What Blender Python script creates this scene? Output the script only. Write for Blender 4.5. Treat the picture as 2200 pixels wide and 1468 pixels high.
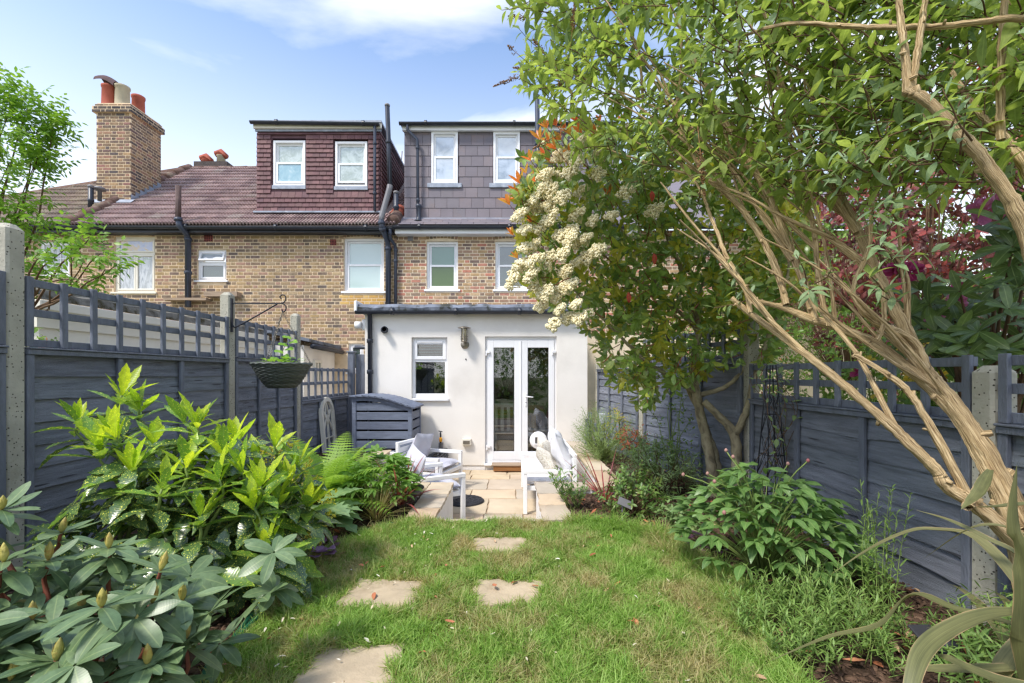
import bpy, math, random
import numpy as np
from mathutils import Matrix, Vector

for o in list(bpy.data.objects):
    bpy.data.objects.remove(o)
S = bpy.context.scene
COL = S.collection
R = math.radians
random.seed(11)
RNG = np.random.default_rng(11)

# ------------------------------------------------------------------ camera
CAMZ = 1.15
FPX = 978.0
cam = bpy.data.cameras.new('camera')
cam.lens = 16.0
cam.sensor_width = 36.0
cam.shift_y = 71.0 / 2200.0
cam.clip_start = 0.05
cam.clip_end = 600
camo = bpy.data.objects.new('camera', cam)
camo.location = (0, 0, CAMZ)
camo.rotation_euler = (R(90), 0, 0)
COL.objects.link(camo)
S.camera = camo

# ------------------------------------------------------------------ sky, sun, exposure
SUN_TO = Vector((-0.52, -0.50, 1.0)).normalized()     # towards the sun: high, left, behind the viewpoint
SUN_EL = math.asin(SUN_TO.z)
SUN_AZ = math.atan2(SUN_TO.x, SUN_TO.y)
W = bpy.data.worlds.new('World')
S.world = W
W.use_nodes = True
wn, wl = W.node_tree.nodes, W.node_tree.links
wn.clear()
w_out = wn.new('ShaderNodeOutputWorld')
w_bg = wn.new('ShaderNodeBackground')
w_sky = wn.new('ShaderNodeTexSky')
w_sky.sky_type = 'NISHITA'
w_sky.sun_disc = False
w_sky.sun_elevation = SUN_EL
w_sky.sun_rotation = SUN_AZ
w_sky.altitude = 50
w_sky.air_density = 1.0
w_sky.dust_density = 0.8
w_sky.ozone_density = 2.0
w_bg.inputs['Strength'].default_value = 0.15
# thin cloud layer: direction projected on a plane overhead
w_tc = wn.new('ShaderNodeTexCoord')
w_sep = wn.new('ShaderNodeSeparateXYZ')
wl.new(w_tc.outputs['Generated'], w_sep.inputs[0])
w_add = wn.new('ShaderNodeMath'); w_add.operation = 'ADD'; w_add.inputs[1].default_value = 0.22
w_max = wn.new('ShaderNodeMath'); w_max.operation = 'MAXIMUM'; w_max.inputs[1].default_value = 0.0
wl.new(w_sep.outputs['Z'], w_max.inputs[0]); wl.new(w_max.outputs[0], w_add.inputs[0])
w_comb = wn.new('ShaderNodeCombineXYZ')
for i, ax in enumerate('XY'):
    d = wn.new('ShaderNodeMath'); d.operation = 'DIVIDE'
    wl.new(w_sep.outputs[ax], d.inputs[0]); wl.new(w_add.outputs[0], d.inputs[1])
    wl.new(d.outputs[0], w_comb.inputs[i])
w_map = wn.new('ShaderNodeMapping')
w_map.inputs['Scale'].default_value = (0.9, 1.7, 1.0)
w_map.inputs['Rotation'].default_value = (0, 0, R(-22))
w_map.inputs['Location'].default_value = (3.0, 7.0, 0.0)
wl.new(w_comb.outputs[0], w_map.inputs[0])
w_n = wn.new('ShaderNodeTexNoise')
w_n.inputs['Scale'].default_value = 1.5
w_n.inputs['Detail'].default_value = 7
w_n.inputs['Roughness'].default_value = 0.52
w_n.inputs['Distortion'].default_value = 0.35
wl.new(w_map.outputs[0], w_n.inputs['Vector'])
w_r = wn.new('ShaderNodeValToRGB')
w_r.color_ramp.elements[0].position = 0.44; w_r.color_ramp.elements[0].color = (0, 0, 0, 1)
w_r.color_ramp.elements[1].position = 0.72; w_r.color_ramp.elements[1].color = (0.92, 0.92, 0.92, 1)
wl.new(w_n.outputs['Fac'], w_r.inputs[0])
# haze thickens towards the horizon (air seen edge-on)
w_hz = wn.new('ShaderNodeMapRange')
w_hz.inputs['From Min'].default_value = 0.0; w_hz.inputs['From Max'].default_value = 0.66
w_hz.inputs['To Min'].default_value = 1.0; w_hz.inputs['To Max'].default_value = 0.0
w_hz.interpolation_type = 'SMOOTHSTEP'
wl.new(w_sep.outputs['Z'], w_hz.inputs[0])
w_mx = wn.new('ShaderNodeMath'); w_mx.operation = 'MAXIMUM'
wl.new(w_r.outputs[0], w_mx.inputs[0]); wl.new(w_hz.outputs[0], w_mx.inputs[1])
w_mix = wn.new('ShaderNodeMix'); w_mix.data_type = 'RGBA'
w_mix.inputs['B'].default_value = (4.7, 4.75, 4.8, 1)
wl.new(w_mx.outputs[0], w_mix.inputs['Factor'])
wl.new(w_sky.outputs[0], w_mix.inputs['A'])
wl.new(w_mix.outputs['Result'], w_bg.inputs['Color'])
wl.new(w_bg.outputs[0], w_out.inputs[0])

sun = bpy.data.lights.new('sun', 'SUN')
sun.energy = 1.95
sun.angle = R(10)
sun.color = (1.0, 0.95, 0.87)
suno = bpy.data.objects.new('sun', sun)
suno.rotation_euler = SUN_TO.to_track_quat('Z', 'Y').to_euler()
suno.location = (-4, 2, 9)
COL.objects.link(suno)

S.view_settings.view_transform = 'Standard'
S.view_settings.look = 'None'
S.view_settings.gamma = 1.0
S.view_settings.exposure = 1.08
S.render.engine = 'CYCLES'
S.cycles.use_denoising = True
S.cycles.denoising_prefilter = 'NONE'
S.cycles.denoising_input_passes = 'RGB_ALBEDO_NORMAL'
S.cycles.sample_clamp_indirect = 2.5
S.cycles.pixel_filter_type = 'BLACKMAN_HARRIS'
S.cycles.filter_width = 1.4
S.cycles.max_bounces = 6
S.cycles.diffuse_bounces = 4
S.cycles.glossy_bounces = 3
S.cycles.transmission_bounces = 4
S.cycles.transparent_max_bounces = 8

# ------------------------------------------------------------------ helpers
def P(px, py, d):
    """point seen at photograph pixel (px, py) when it stands d metres in front of the camera"""
    return Vector(((px - 1100) / FPX * d, d, CAMZ - (py - 805) / FPX * d))

def lin(r, g, b):
    def f(c):
        c /= 255.0
        return c / 12.92 if c <= 0.04045 else ((c + 0.055) / 1.055) ** 2.4
    return (f(r), f(g), f(b), 1.0)

WM = {}
def world(o):
    return WM.get(o.name, Matrix.Identity(4))

def link(o, parent=None, M=None):
    COL.objects.link(o)
    if M is not None:
        o.matrix_basis = M
    if parent is not None:
        o.parent = parent
        o.matrix_parent_inverse = world(parent).inverted()
    WM[o.name] = M.copy() if M is not None else Matrix.Identity(4)
    return o

def tag(o, label=None, cat=None, group=None, kind=None):
    if label: o['label'] = label
    if cat: o['category'] = cat
    if group: o['group'] = group
    if kind: o['kind'] = kind
    return o

def thing(name, loc, label, cat, group=None):
    o = bpy.data.objects.new(name, None)
    o.empty_display_size = 0.1
    link(o, None, Matrix.Translation(Vector(loc)))
    return tag(o, label, cat, group)

def inst(name, me, parent, M, label=None):
    o = bpy.data.objects.new(name, me)
    link(o, parent, M)
    if label: o['label'] = label
    return o

def frame(origin, xdir, up=(0, 0, 1)):
    """matrix: x along xdir (horizontal), z up, y = z cross x"""
    x = Vector(xdir).normalized(); z = Vector(up).normalized()
    y = z.cross(x).normalized(); z = x.cross(y)
    M = Matrix.Identity(4)
    M.col[0][:3] = x; M.col[1][:3] = y; M.col[2][:3] = z
    M.translation = Vector(origin)
    return M

def mesh_np(name, V, F, mat, UV=None, rnd=None, smooth=True, mats=None, mi=None):
    """V (n,3), F (m,4) int quads; UV per vertex"""
    me = bpy.data.meshes.new(name)
    V = np.ascontiguousarray(V, dtype=np.float32); F = np.ascontiguousarray(F, dtype=np.int32)
    k = F.shape[1]
    me.vertices.add(len(V)); me.vertices.foreach_set('co', V.ravel())
    me.loops.add(F.size); me.loops.foreach_set('vertex_index', F.ravel())
    me.polygons.add(len(F)); me.polygons.foreach_set('loop_start', np.arange(0, F.size, k, dtype=np.int32))
    if smooth:
        me.polygons.foreach_set('use_smooth', np.ones(len(F), dtype=bool))
    if mi is not None:
        me.polygons.foreach_set('material_index', np.ascontiguousarray(mi, dtype=np.int32))
    me.update(calc_edges=True)
    if UV is not None:
        uv = me.uv_layers.new(name='UVMap')
        uv.data.foreach_set('uv', np.ascontiguousarray(UV[F.ravel()], dtype=np.float32).ravel())
    if rnd is not None:
        a = me.attributes.new('rnd', 'FLOAT', 'POINT')
        a.data.foreach_set('value', np.ascontiguousarray(rnd, dtype=np.float32))
    for m in (mats or [mat]):
        me.materials.append(m)
    return me

class MB:
    """collects simple shapes and builds them as one mesh"""
    def __init__(s):
        s.v = []; s.f = []; s.uv = []; s.r = []; s.sm = []; s.cur = 0.0
    def add(s, vs, fs, uvs=None, smooth=False, M=None):
        n = len(s.v)
        if M is not None:
            vs = [M @ Vector(p) for p in vs]
        s.v += [tuple(p) for p in vs]
        s.uv += list(uvs) if uvs is not None else [(p[0] + p[1] * .37, p[2] + p[1] * .21) for p in vs]
        s.r += [s.cur] * len(vs)
        s.f += [tuple(i + n for i in f) for f in fs]
        s.sm += [smooth] * len(fs)
        return s
    def box(s, x0, x1, y0, y1, z0, z1, M=None, bev=0.0):
        if bev <= 0:
            vs = [(x0, y0, z0), (x1, y0, z0), (x1, y1, z0), (x0, y1, z0), (x0, y0, z1), (x1, y0, z1), (x1, y1, z1), (x0, y1, z1)]
            fs = [(0, 3, 2, 1), (4, 5, 6, 7), (0, 1, 5, 4), (1, 2, 6, 5), (2, 3, 7, 6), (3, 0, 4, 7)]
            return s.add(vs, fs, M=M)
        b = min(bev, (x1 - x0) * .45, (y1 - y0) * .45, (z1 - z0) * .45)
        vs = []; 
        for z, e in ((z0, b), (z0 + b, 0), (z1 - b, 0), (z1, b)):
            if e:   # inset ring
                vs += [(x0 + b, y0 + b, z), (x1 - b, y0 + b, z), (x1 - b, y1 - b, z), (x0 + b, y1 - b, z)]
            else:   # chamfered octagon ring
                vs += [(x0 + b, y0, z), (x1 - b, y0, z), (x1, y0 + b, z), (x1, y1 - b, z), (x1 - b, y1, z), (x0 + b, y1, z), (x0, y1 - b, z), (x0, y0 + b, z)]
        a, o1, o2, t = 0, 4, 12, 20
        fs = [(0, 3, 2, 1), (t, t + 1, t + 2, t + 3)]
        for i in range(8):
            j = (i + 1) % 8
            fs.append((o1 + i, o1 + j, o2 + j, o2 + i))
        cor = [(0, 7), (1, 2), (3, 4), (5, 6)]
        for k in range(4):
            i0 = 2 * k; i1 = 2 * k + 1; k2 = (k + 1) % 4
            fs.append((a + k, a + k2, o1 + i1, o1 + i0))
            fs.append((o2 + i0, o2 + i1, t + k2, t + k))
            j0 = (i0 - 1) % 8
            fs.append((a + k, o1 + i0, o1 + j0)); fs.append((o2 + i0, t + k, o2 + j0))
        return s.add(vs, fs, M=M)
    def bar(s, p, q, w, h, up=(0, 0, 1), bev=0.0):
        """square bar from p to q"""
        p, q = Vector(p), Vector(q); d = q - p; L = d.length
        u = Vector(up)
        if abs(d.normalized().dot(u)) > .98: u = Vector((0, 1, 0)) if abs(d.normalized().y) < .9 else Vector((1, 0, 0))
        return s.box(0, L, -w / 2, w / 2, -h / 2, h / 2, M=frame(p, d, u) if abs(d.normalized().dot(Vector((0, 0, 1)))) < .98 else frame(p, d, u), bev=bev)
    def tube(s, pts, rad, n=8, cap=True, smooth=True, M=None):
        pts = [Vector(p) for p in pts]
        if not hasattr(rad, '__len__'): rad = [rad] * len(pts)
        vs = []; uvs = []; fs = []
        up = Vector((0, 0, 1)); L = 0.0
        nrm = None
        for i, p in enumerate(pts):
            a = pts[max(i - 1, 0)]; b = pts[min(i + 1, len(pts) - 1)]
            t = (b - a)
            t = t.normalized() if t.length > 1e-9 else Vector((0, 0, 1))
            if nrm is None:
                nrm = t.cross(up if abs(t.z) < .9 else Vector((1, 0, 0))).normalized()
            else:
                nrm = (nrm - t * nrm.dot(t))
                nrm = nrm.normalized() if nrm.length > 1e-6 else t.orthogonal().normalized()
            bn = t.cross(nrm)
            if i: L += (p - pts[i - 1]).length
            for k in range(n + 1):
                an = 2 * math.pi * k / n
                vs.append(p + (nrm * math.cos(an) + bn * math.sin(an)) * rad[i])
                uvs.append((k / n * 2 * math.pi * rad[0], L))
        m = n + 1
        for i in range(len(pts) - 1):
            for k in range(n):
                fs.append((i * m + k, i * m + k + 1, (i + 1) * m + k + 1, (i + 1) * m + k))
        if cap:
            fs.append(tuple(range(n - 1, -1, -1)))
            e = (len(pts) - 1) * m
            fs.append(tuple(e + k for k in range(n)))
        return s.add(vs, fs, uvs, smooth, M)
    def lathe(s, prof, n=20, M=None, cap=True, smooth=True):
        vs = []; fs = []; uvs = []
        for j, (r, z) in enumerate(prof):
            for k in range(n):
                a = 2 * math.pi * k / n
                vs.append((r * math.cos(a), r * math.sin(a), z)); uvs.append((k / n, z))
        for j in range(len(prof) - 1):
            for k in range(n):
                k2 = (k + 1) % n
                fs.append((j * n + k, j * n + k2, (j + 1) * n + k2, (j + 1) * n + k))
        if cap:
            fs.append(tuple(range(n - 1, -1, -1)))
            e = (len(prof) - 1) * n
            fs.append(tuple(e + k for k in range(n)))
        return s.add(vs, fs, uvs, smooth, M)
    def prism(s, poly, t, M=None):
        """poly in xz plane, extruded along y from 0 to t"""
        n = len(poly)
        vs = [(x, 0, z) for x, z in poly] + [(x, t, z) for x, z in poly]
        fs = [tuple(range(n)), tuple(range(2 * n - 1, n - 1, -1))]
        for i in range(n):
            j = (i + 1) % n
            fs.append((i, i + n, j + n, j))
        return s.add(vs, fs, M=M)
    def mesh(s, name, mat):
        me = bpy.data.meshes.new(name)
        me.from_pydata(s.v, [], s.f)
        me.polygons.foreach_set('use_smooth', np.array(s.sm, dtype=bool))
        uv = me.uv_layers.new(name='UVMap')
        li = np.zeros(len(me.loops), dtype=np.int32); me.loops.foreach_get('vertex_index', li)
        uv.data.foreach_set('uv', np.array(s.uv, dtype=np.float32)[li].ravel())
        a = me.attributes.new('rnd', 'FLOAT', 'POINT')
        a.data.foreach_set('value', np.array(s.r, dtype=np.float32))
        me.materials.append(mat)
        me.update()
        return me
    def build(s, name, mat, parent=None, label=None, kind=None, M=None):
        o = bpy.data.objects.new(name, s.mesh(name, mat))
        link(o, parent, M)
        return tag(o, label, None, None, kind)

def smooth_path(pts, sub=6, jit=0.0, rng=random):
    """Catmull-Rom through points (tuples of any length)"""
    pts = [np.array(p, float) for p in pts]
    q = [2 * pts[0] - pts[1]] + pts + [2 * pts[-1] - pts[-2]]
    out = []
    for i in range(1, len(q) - 2):
        for k in range(sub):
            t = k / sub
            a, b, c, d = q[i - 1], q[i], q[i + 1], q[i + 2]
            p = .5 * ((2 * b) + (c - a) * t + (2 * a - 5 * b + 4 * c - d) * t * t + (3 * b - a - 3 * c + d) * t ** 3)
            if jit: p = p + np.array([rng.uniform(-jit, jit) for _ in range(3)] + [0] * (len(p) - 3))
            out.append(p)
    out.append(pts[-1])
    return out

# ------------------------------------------------------------------ materials
def new_mat(name):
    m = bpy.data.materials.new(name); m.use_nodes = True
    nt = m.node_tree; nt.nodes.clear()
    out = nt.nodes.new('ShaderNodeOutputMaterial')
    return m, nt, out

def rnd_node(nt):
    """random number of the piece: its own object, or its share of a joined mesh"""
    at = nt.nodes.new('ShaderNodeAttribute'); at.attribute_name = 'rnd'
    oi = nt.nodes.new('ShaderNodeObjectInfo')
    ad = nt.nodes.new('ShaderNodeMath'); ad.operation = 'ADD'
    fr = nt.nodes.new('ShaderNodeMath'); fr.operation = 'FRACT'
    nt.links.new(at.outputs['Fac'], ad.inputs[0]); nt.links.new(oi.outputs['Random'], ad.inputs[1])
    nt.links.new(ad.outputs[0], fr.inputs[0])
    return fr.outputs[0]

def ramp(nt, fac, cols, const=False):
    r = nt.nodes.new('ShaderNodeValToRGB')
    el = r.color_ramp.elements
    if const: r.color_ramp.interpolation = 'CONSTANT'
    while len(el) < len(cols): el.new(0.5)
    for i, c in enumerate(cols):
        if len(c) == 2: pos, c = c
        else: pos = i / max(1, len(cols) - 1)
        el[i].position = pos; el[i].color = c
    nt.links.new(fac, r.inputs[0])
    return r.outputs[0]

def noise(nt, vec, scale, detail=4, rough=.55, dist=0.0):
    n = nt.nodes.new('ShaderNodeTexNoise')
    n.inputs['Scale'].default_value = scale; n.inputs['Detail'].default_value = detail
    n.inputs['Roughness'].default_value = rough; n.inputs['Distortion'].default_value = dist
    if vec is not None: nt.links.new(vec, n.inputs['Vector'])
    return n.outputs['Fac']

def mixc(nt, fac, a, b, mode='MIX'):
    m = nt.nodes.new('ShaderNodeMix'); m.data_type = 'RGBA'; m.blend_type = mode
    for sock, v in (('Factor', fac), ('A', a), ('B', b)):
        if hasattr(v, 'links') or hasattr(v, 'is_linked'): nt.links.new(v, m.inputs[sock])
        else: m.inputs[sock].default_value = v
    return m.outputs['Result']

def math_(nt, op, a, b=0.0):
    m = nt.nodes.new('ShaderNodeMath'); m.operation = op
    for i, v in enumerate((a, b)):
        if hasattr(v, 'is_linked'): nt.links.new(v, m.inputs[i])
        else: m.inputs[i].default_value = v
    return m.outputs[0]

def coords(nt, kind='Object', scale=(1, 1, 1), offset=None):
    tc = nt.nodes.new('ShaderNodeTexCoord')
    mp = nt.nodes.new('ShaderNodeMapping')
    mp.inputs['Scale'].default_value = scale
    nt.links.new(tc.outputs[kind], mp.inputs[0])
    if offset is not None:
        cb = nt.nodes.new('ShaderNodeCombineXYZ')
        k = math_(nt, 'MULTIPLY', offset, 37.0)
        for i in range(3): nt.links.new(k, cb.inputs[i])
        nt.links.new(cb.outputs[0], mp.inputs['Location'])
    return mp.outputs[0]

def pmat(name, cols, rough=.7, var=.25, scale=6.0, stretch=(1, 1, 1), bump=0.0, bscale=60.0, bstretch=None,
         spec=.4, metal=0.0, dirt=None, dscale=2.0, dlo=.55, dhi=.75, kind='Object', coat=0.0, rvar=0.0, detail=5, speck=None):
    """principled surface: colour picked by piece from cols, mottled by noise, optional dirt colour and relief"""
    m, nt, out = new_mat(name)
    bs = nt.nodes.new('ShaderNodeBsdfPrincipled')
    rn = rnd_node(nt)
    if isinstance(cols[0], (int, float)): cols = [cols]
    vec = coords(nt, kind, stretch, rn)
    if len(cols) > 1: c = ramp(nt, rn, cols)
    else:
        rgb = nt.nodes.new('ShaderNodeRGB'); rgb.outputs[0].default_value = cols[0]; c = rgb.outputs[0]
    n1 = noise(nt, vec, scale, detail)
    lo, hi = 1 - var, 1 + var
    v = ramp(nt, n1, [(.3, (lo, lo, lo, 1)), (.7, (hi, hi, hi, 1))])
    c = mixc(nt, 1.0, c, v, 'MULTIPLY')
    if dirt:
        n2 = noise(nt, vec, dscale, 6, .6)
        f = ramp(nt, n2, [(dlo, (0, 0, 0, 1)), (dhi, (1, 1, 1, 1))])
        c = mixc(nt, f, c, dirt)
    if speck:
        vo = nt.nodes.new('ShaderNodeTexVoronoi'); vo.inputs['Scale'].default_value = speck[1]
        nt.links.new(vec, vo.inputs['Vector'])
        f = ramp(nt, vo.outputs['Distance'], [(speck[2], (1, 1, 1, 1)), (speck[2] + .05, (0, 0, 0, 1))])
        c = mixc(nt, f, c, speck[0])
    nt.links.new(c, bs.inputs['Base Color'])
    if rvar:
        rr = ramp(nt, n1, [(.3, (rough - rvar,) * 3 + (1,)), (.7, (rough + rvar,) * 3 + (1,))])
        nt.links.new(rr, bs.inputs['Roughness'])
    else: bs.inputs['Roughness'].default_value = rough
    bs.inputs['Specular IOR Level'].default_value = spec
    bs.inputs['Metallic'].default_value = metal
    bs.inputs['Coat Weight'].default_value = coat
    if bump:
        bv = coords(nt, kind, bstretch or stretch, rn)
        b = nt.nodes.new('ShaderNodeBump'); b.inputs['Strength'].default_value = min(1.0, bump); b.inputs['Distance'].default_value = .01
        nt.links.new(noise(nt, bv, bscale, 6, .62), b.inputs['Height'])
        nt.links.new(b.outputs[0], bs.inputs['Normal'])
    nt.links.new(bs.outputs[0], out.inputs[0])
    return m

def leaf_mat(name, cols, rough=.42, transl=.35, spec=.45, vein=.25, speck=None, edge=None, elo=.36, tcol=1.35, bump=.08, stripe=0.0):
    """thin leaf: principled + translucent, colour by leaf, lighter midrib, optional spots or pale margin"""
    m, nt, out = new_mat(name)
    rn = rnd_node(nt)
    tc = nt.nodes.new('ShaderNodeTexCoord')
    sp = nt.nodes.new('ShaderNodeSeparateXYZ'); nt.links.new(tc.outputs['UV'], sp.inputs[0])
    c = ramp(nt, rn, cols)
    uvv = coords(nt, 'UV', (1, 2.2, 1), rn)
    n1 = noise(nt, uvv, 3.0, 3)
    v = ramp(nt, n1, [(.3, (.78, .8, .75, 1)), (.7, (1.2, 1.18, 1.15, 1))])
    c = mixc(nt, 1.0, c, v, 'MULTIPLY')
    if stripe:
        ns = noise(nt, coords(nt, 'UV', (26, .6, 1), rn), 1.0, 4, .6)
        c = mixc(nt, 1.0, c, ramp(nt, ns, [(.3, (1 - stripe,) * 3 + (1,)), (.7, (1 + stripe,) * 3 + (1,))]), 'MULTIPLY')
    c = mixc(nt, .10, c, (.17, .18, .15, 1))
    du = math_(nt, 'ABSOLUTE', math_(nt, 'SUBTRACT', sp.outputs['X'], .5))
    if edge:
        f = ramp(nt, math_(nt, 'ADD', du, math_(nt, 'MULTIPLY', n1, .25)), [(elo, (0, 0, 0, 1)), (elo + .06, (1, 1, 1, 1))])
        c = mixc(nt, f, c, edge)
    if speck:
        f = ramp(nt, noise(nt, uvv, speck[1], 2, .5), [(speck[2], (0, 0, 0, 1)), (speck[2] + .04, (1, 1, 1, 1))])
        c = mixc(nt, f, c, speck[0])
    if vein:
        f = ramp(nt, du, [(.015, (vein, vein, vein, 1)), (.06, (0, 0, 0, 1))])
        c = mixc(nt, f, c, (.42, .5, .2, 1))
    bs = nt.nodes.new('ShaderNodeBsdfPrincipled')
    nt.links.new(c, bs.inputs['Base Color'])
    bs.inputs['Roughness'].default_value = rough
    bs.inputs['Specular IOR Level'].default_value = spec
    if bump:
        w = nt.nodes.new('ShaderNodeTexWave'); w.inputs['Scale'].default_value = 5; w.inputs['Distortion'].default_value = 1.5
        w.bands_direction = 'Y'
        nt.links.new(coords(nt, 'UV', (1, 1, 1)), w.inputs['Vector'])
        b = nt.nodes.new('ShaderNodeBump'); b.inputs['Strength'].default_value = bump; b.inputs['Distance'].default_value = .004
        nt.links.new(w.outputs['Fac'], b.inputs['Height'])
        nt.links.new(b.outputs[0], bs.inputs['Normal'])
    tr = nt.nodes.new('ShaderNodeBsdfTranslucent')
    ct = mixc(nt, 1.0, c, (tcol * 1.02, tcol, tcol * .66, 1), 'MULTIPLY')
    nt.links.new(ct, tr.inputs[0])
    mx = nt.nodes.new('ShaderNodeMixShader'); mx.inputs[0].default_value = transl
    nt.links.new(bs.outputs[0], mx.inputs[1]); nt.links.new(tr.outputs[0], mx.inputs[2])
    nt.links.new(mx.outputs[0], out.inputs[0])
    return m

def glass_mat(name, tint=(.92, .95, .94, 1), refl=.12):
    m, nt, out = new_mat(name)
    tr = nt.nodes.new('ShaderNodeBsdfTransparent'); tr.inputs[0].default_value = tint
    gl = nt.nodes.new('ShaderNodeBsdfGlossy'); gl.inputs['Roughness'].default_value = 0.0
    fr = nt.nodes.new('ShaderNodeFresnel'); fr.inputs[0].default_value = 1.5
    f = math_(nt, 'ADD', fr.outputs[0], refl)
    mx = nt.nodes.new('ShaderNodeMixShader')
    nt.links.new(f, mx.inputs[0]); nt.links.new(tr.outputs[0], mx.inputs[1]); nt.links.new(gl.outputs[0], mx.inputs[2])
    nt.links.new(mx.outputs[0], out.inputs[0])
    return m

def pane_mat(name, cols, scale=3.0, rough=.04, refl=.22, stretch=(1, 1, 1), bumpy=0.0):
    """window pane with curtain, film or mirrored sky painted into its colour, glossy face"""
    m, nt, out = new_mat(name)
    vec = coords(nt, 'Object', stretch)
    c = ramp(nt, noise(nt, vec, scale, 4, .55, .6), cols)
    df = nt.nodes.new('ShaderNodeBsdfDiffuse'); nt.links.new(c, df.inputs[0])
    gl = nt.nodes.new('ShaderNodeBsdfGlossy'); gl.inputs['Roughness'].default_value = rough
    if bumpy:
        b = nt.nodes.new('ShaderNodeBump'); b.inputs['Strength'].default_value = bumpy; b.inputs['Distance'].default_value = .02
        nt.links.new(noise(nt, vec, 2.2, 2), b.inputs['Height']); nt.links.new(b.outputs[0], gl.inputs['Normal'])
    mx = nt.nodes.new('ShaderNodeMixShader'); mx.inputs[0].default_value = refl
    nt.links.new(df.outputs[0], mx.inputs[1]); nt.links.new(gl.outputs[0], mx.inputs[2])
    nt.links.new(mx.outputs[0], out.inputs[0])
    return m

M_BRICK = pmat('brick_stock', [(0, lin(138, 118, 94)), (.16, lin(170, 144, 104)), (.3, lin(154, 130, 104)), (.42, lin(114, 100, 90)), (.55, lin(178, 152, 114)),
               (.68, lin(156, 126, 108)), (.8, lin(166, 132, 114)), (.9, lin(104, 94, 88)), (1, lin(188, 164, 128))], rough=.9, var=.22, scale=14, bump=.6, bscale=60, spec=.15)
M_BRICK2 = pmat('brick_stock_cleaned', [(0, lin(146, 120, 98)), (.15, lin(178, 148, 110)), (.32, lin(164, 134, 112)), (.45, lin(120, 102, 94)), (.6, lin(188, 162, 126)),
               (.72, lin(178, 132, 114)), (.84, lin(188, 126, 106)), (.92, lin(112, 98, 92)), (1, lin(194, 166, 130))], rough=.9, var=.2, scale=14, bump=.6, bscale=60, spec=.15)
M_BRICKC = pmat('brick_chimney', [(0, lin(102, 89, 84)), (.2, lin(145, 121, 98)), (.38, lin(114, 98, 92)), (.55, lin(158, 129, 97)), (.7, lin(94, 87, 87)),
               (.84, lin(149, 110, 101)), (1, lin(169, 142, 108))], rough=.9, var=.22, scale=14, bump=.6, bscale=60, spec=.15)
M_BRICKY = pmat('brick_new_yellow', [lin(206, 164, 92), lin(190, 150, 90), lin(214, 178, 112)], rough=.9, var=.12, scale=14, bump=.4, bscale=60, spec=.15)
M_BRICKD = pmat('brick_sooty', [lin(70, 66, 68), lin(92, 84, 80), lin(82, 74, 72)], rough=.92, var=.2, scale=12, bump=.6, bscale=60, spec=.15)
M_MORTAR = pmat('lime_mortar', [lin(221, 199, 168)], rough=.95, var=.14, scale=4, bump=.5, bscale=90, dirt=lin(168, 147, 125), dscale=1.6, dlo=.55, dhi=.8, spec=.1)
M_MORTAR2 = pmat('pale_mortar', [lin(231, 213, 185)], rough=.95, var=.12, scale=4, bump=.5, bscale=90, dirt=lin(183, 164, 142), dscale=1.6, dlo=.6, dhi=.85, spec=.1)
M_RTILE = pmat('concrete_roof_tile', [lin(156, 133, 130), lin(136, 116, 114), lin(173, 150, 145), lin(146, 122, 119), lin(167, 153, 146)], rough=.88, var=.22, scale=9, bump=.5, bscale=60,
               dirt=lin(174, 166, 153), dscale=5, dlo=.6, dhi=.8, spec=.2)
M_RTILEG = pmat('weathered_roof_tile', [lin(146, 132, 120), lin(128, 114, 106), lin(162, 148, 130), lin(137, 119, 111)], rough=.9, var=.22, scale=9, bump=.5, bscale=60,
               dirt=lin(166, 158, 132), dscale=5, dlo=.52, dhi=.75, spec=.2)
M_RIDGE = pmat('ridge_tile', [lin(122, 98, 86), lin(112, 90, 82)], rough=.9, var=.25, scale=8, bump=.6, bscale=50, dirt=lin(150, 146, 128), dscale=4, spec=.2)
M_HUNG = pmat('hung_clay_tile', [lin(114, 80, 83), lin(104, 74, 77), lin(125, 91, 92), lin(110, 81, 81), lin(98, 70, 76)], rough=.7, var=.18, scale=7, bump=.3, bscale=50,
              dirt=lin(155, 126, 126), dscale=6, dlo=.64, dhi=.85, spec=.35)
M_SLATE = pmat('grey_slate', [lin(122, 114, 120), lin(114, 108, 116), lin(128, 118, 123), lin(118, 112, 118)], rough=.55, var=.08, scale=3, bump=.25, bscale=80,
               dirt=lin(133, 115, 110), dscale=1.6, dlo=.55, dhi=.8, spec=.4)
M_LEAD = pmat('lead_flashing', [lin(150, 158, 172)], rough=.5, var=.2, scale=7, bump=.4, bscale=12, spec=.5, dirt=lin(196, 200, 208), dscale=6)
M_FELT = pmat('roofing_felt', [lin(112, 118, 130)], rough=.7, var=.4, scale=3.5, bump=.7, bscale=9, dirt=lin(58, 60, 54), dscale=4, dlo=.5, dhi=.62, spec=.3)
M_MOSS = pmat('mossy_felt', [lin(120, 116, 108)], rough=.95, var=.4, scale=9, bump=1.0, bscale=40, dirt=lin(72, 66, 46), dscale=6, dlo=.5, dhi=.62, spec=.1)
M_UPVC = pmat('white_upvc', [lin(236, 236, 238)], rough=.35, var=.03, scale=3, spec=.45)
M_CREAM = pmat('cream_paint', [lin(226, 220, 206)], rough=.5, var=.05, scale=3, spec=.35)
M_RENDER = pmat('white_render', [lin(236, 231, 224)], rough=.85, var=.045, scale=1.4, bump=.15, bscale=30, dirt=lin(218, 212, 204), dscale=.9, dlo=.5, dhi=.75, spec=.25)
M_RENDERW = pmat('wall_render', [lin(234, 231, 228)], rough=.85, var=.06, scale=3, bump=.4, bscale=45, dirt=lin(206, 198, 188), dscale=3, dlo=.58, dhi=.85, spec=.2)
M_BLACKP = pmat('black_pvc', [lin(44, 48, 58)], rough=.4, var=.15, scale=5, spec=.5, dirt=lin(78, 80, 86), dscale=3, dlo=.6, dhi=.9)
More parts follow.
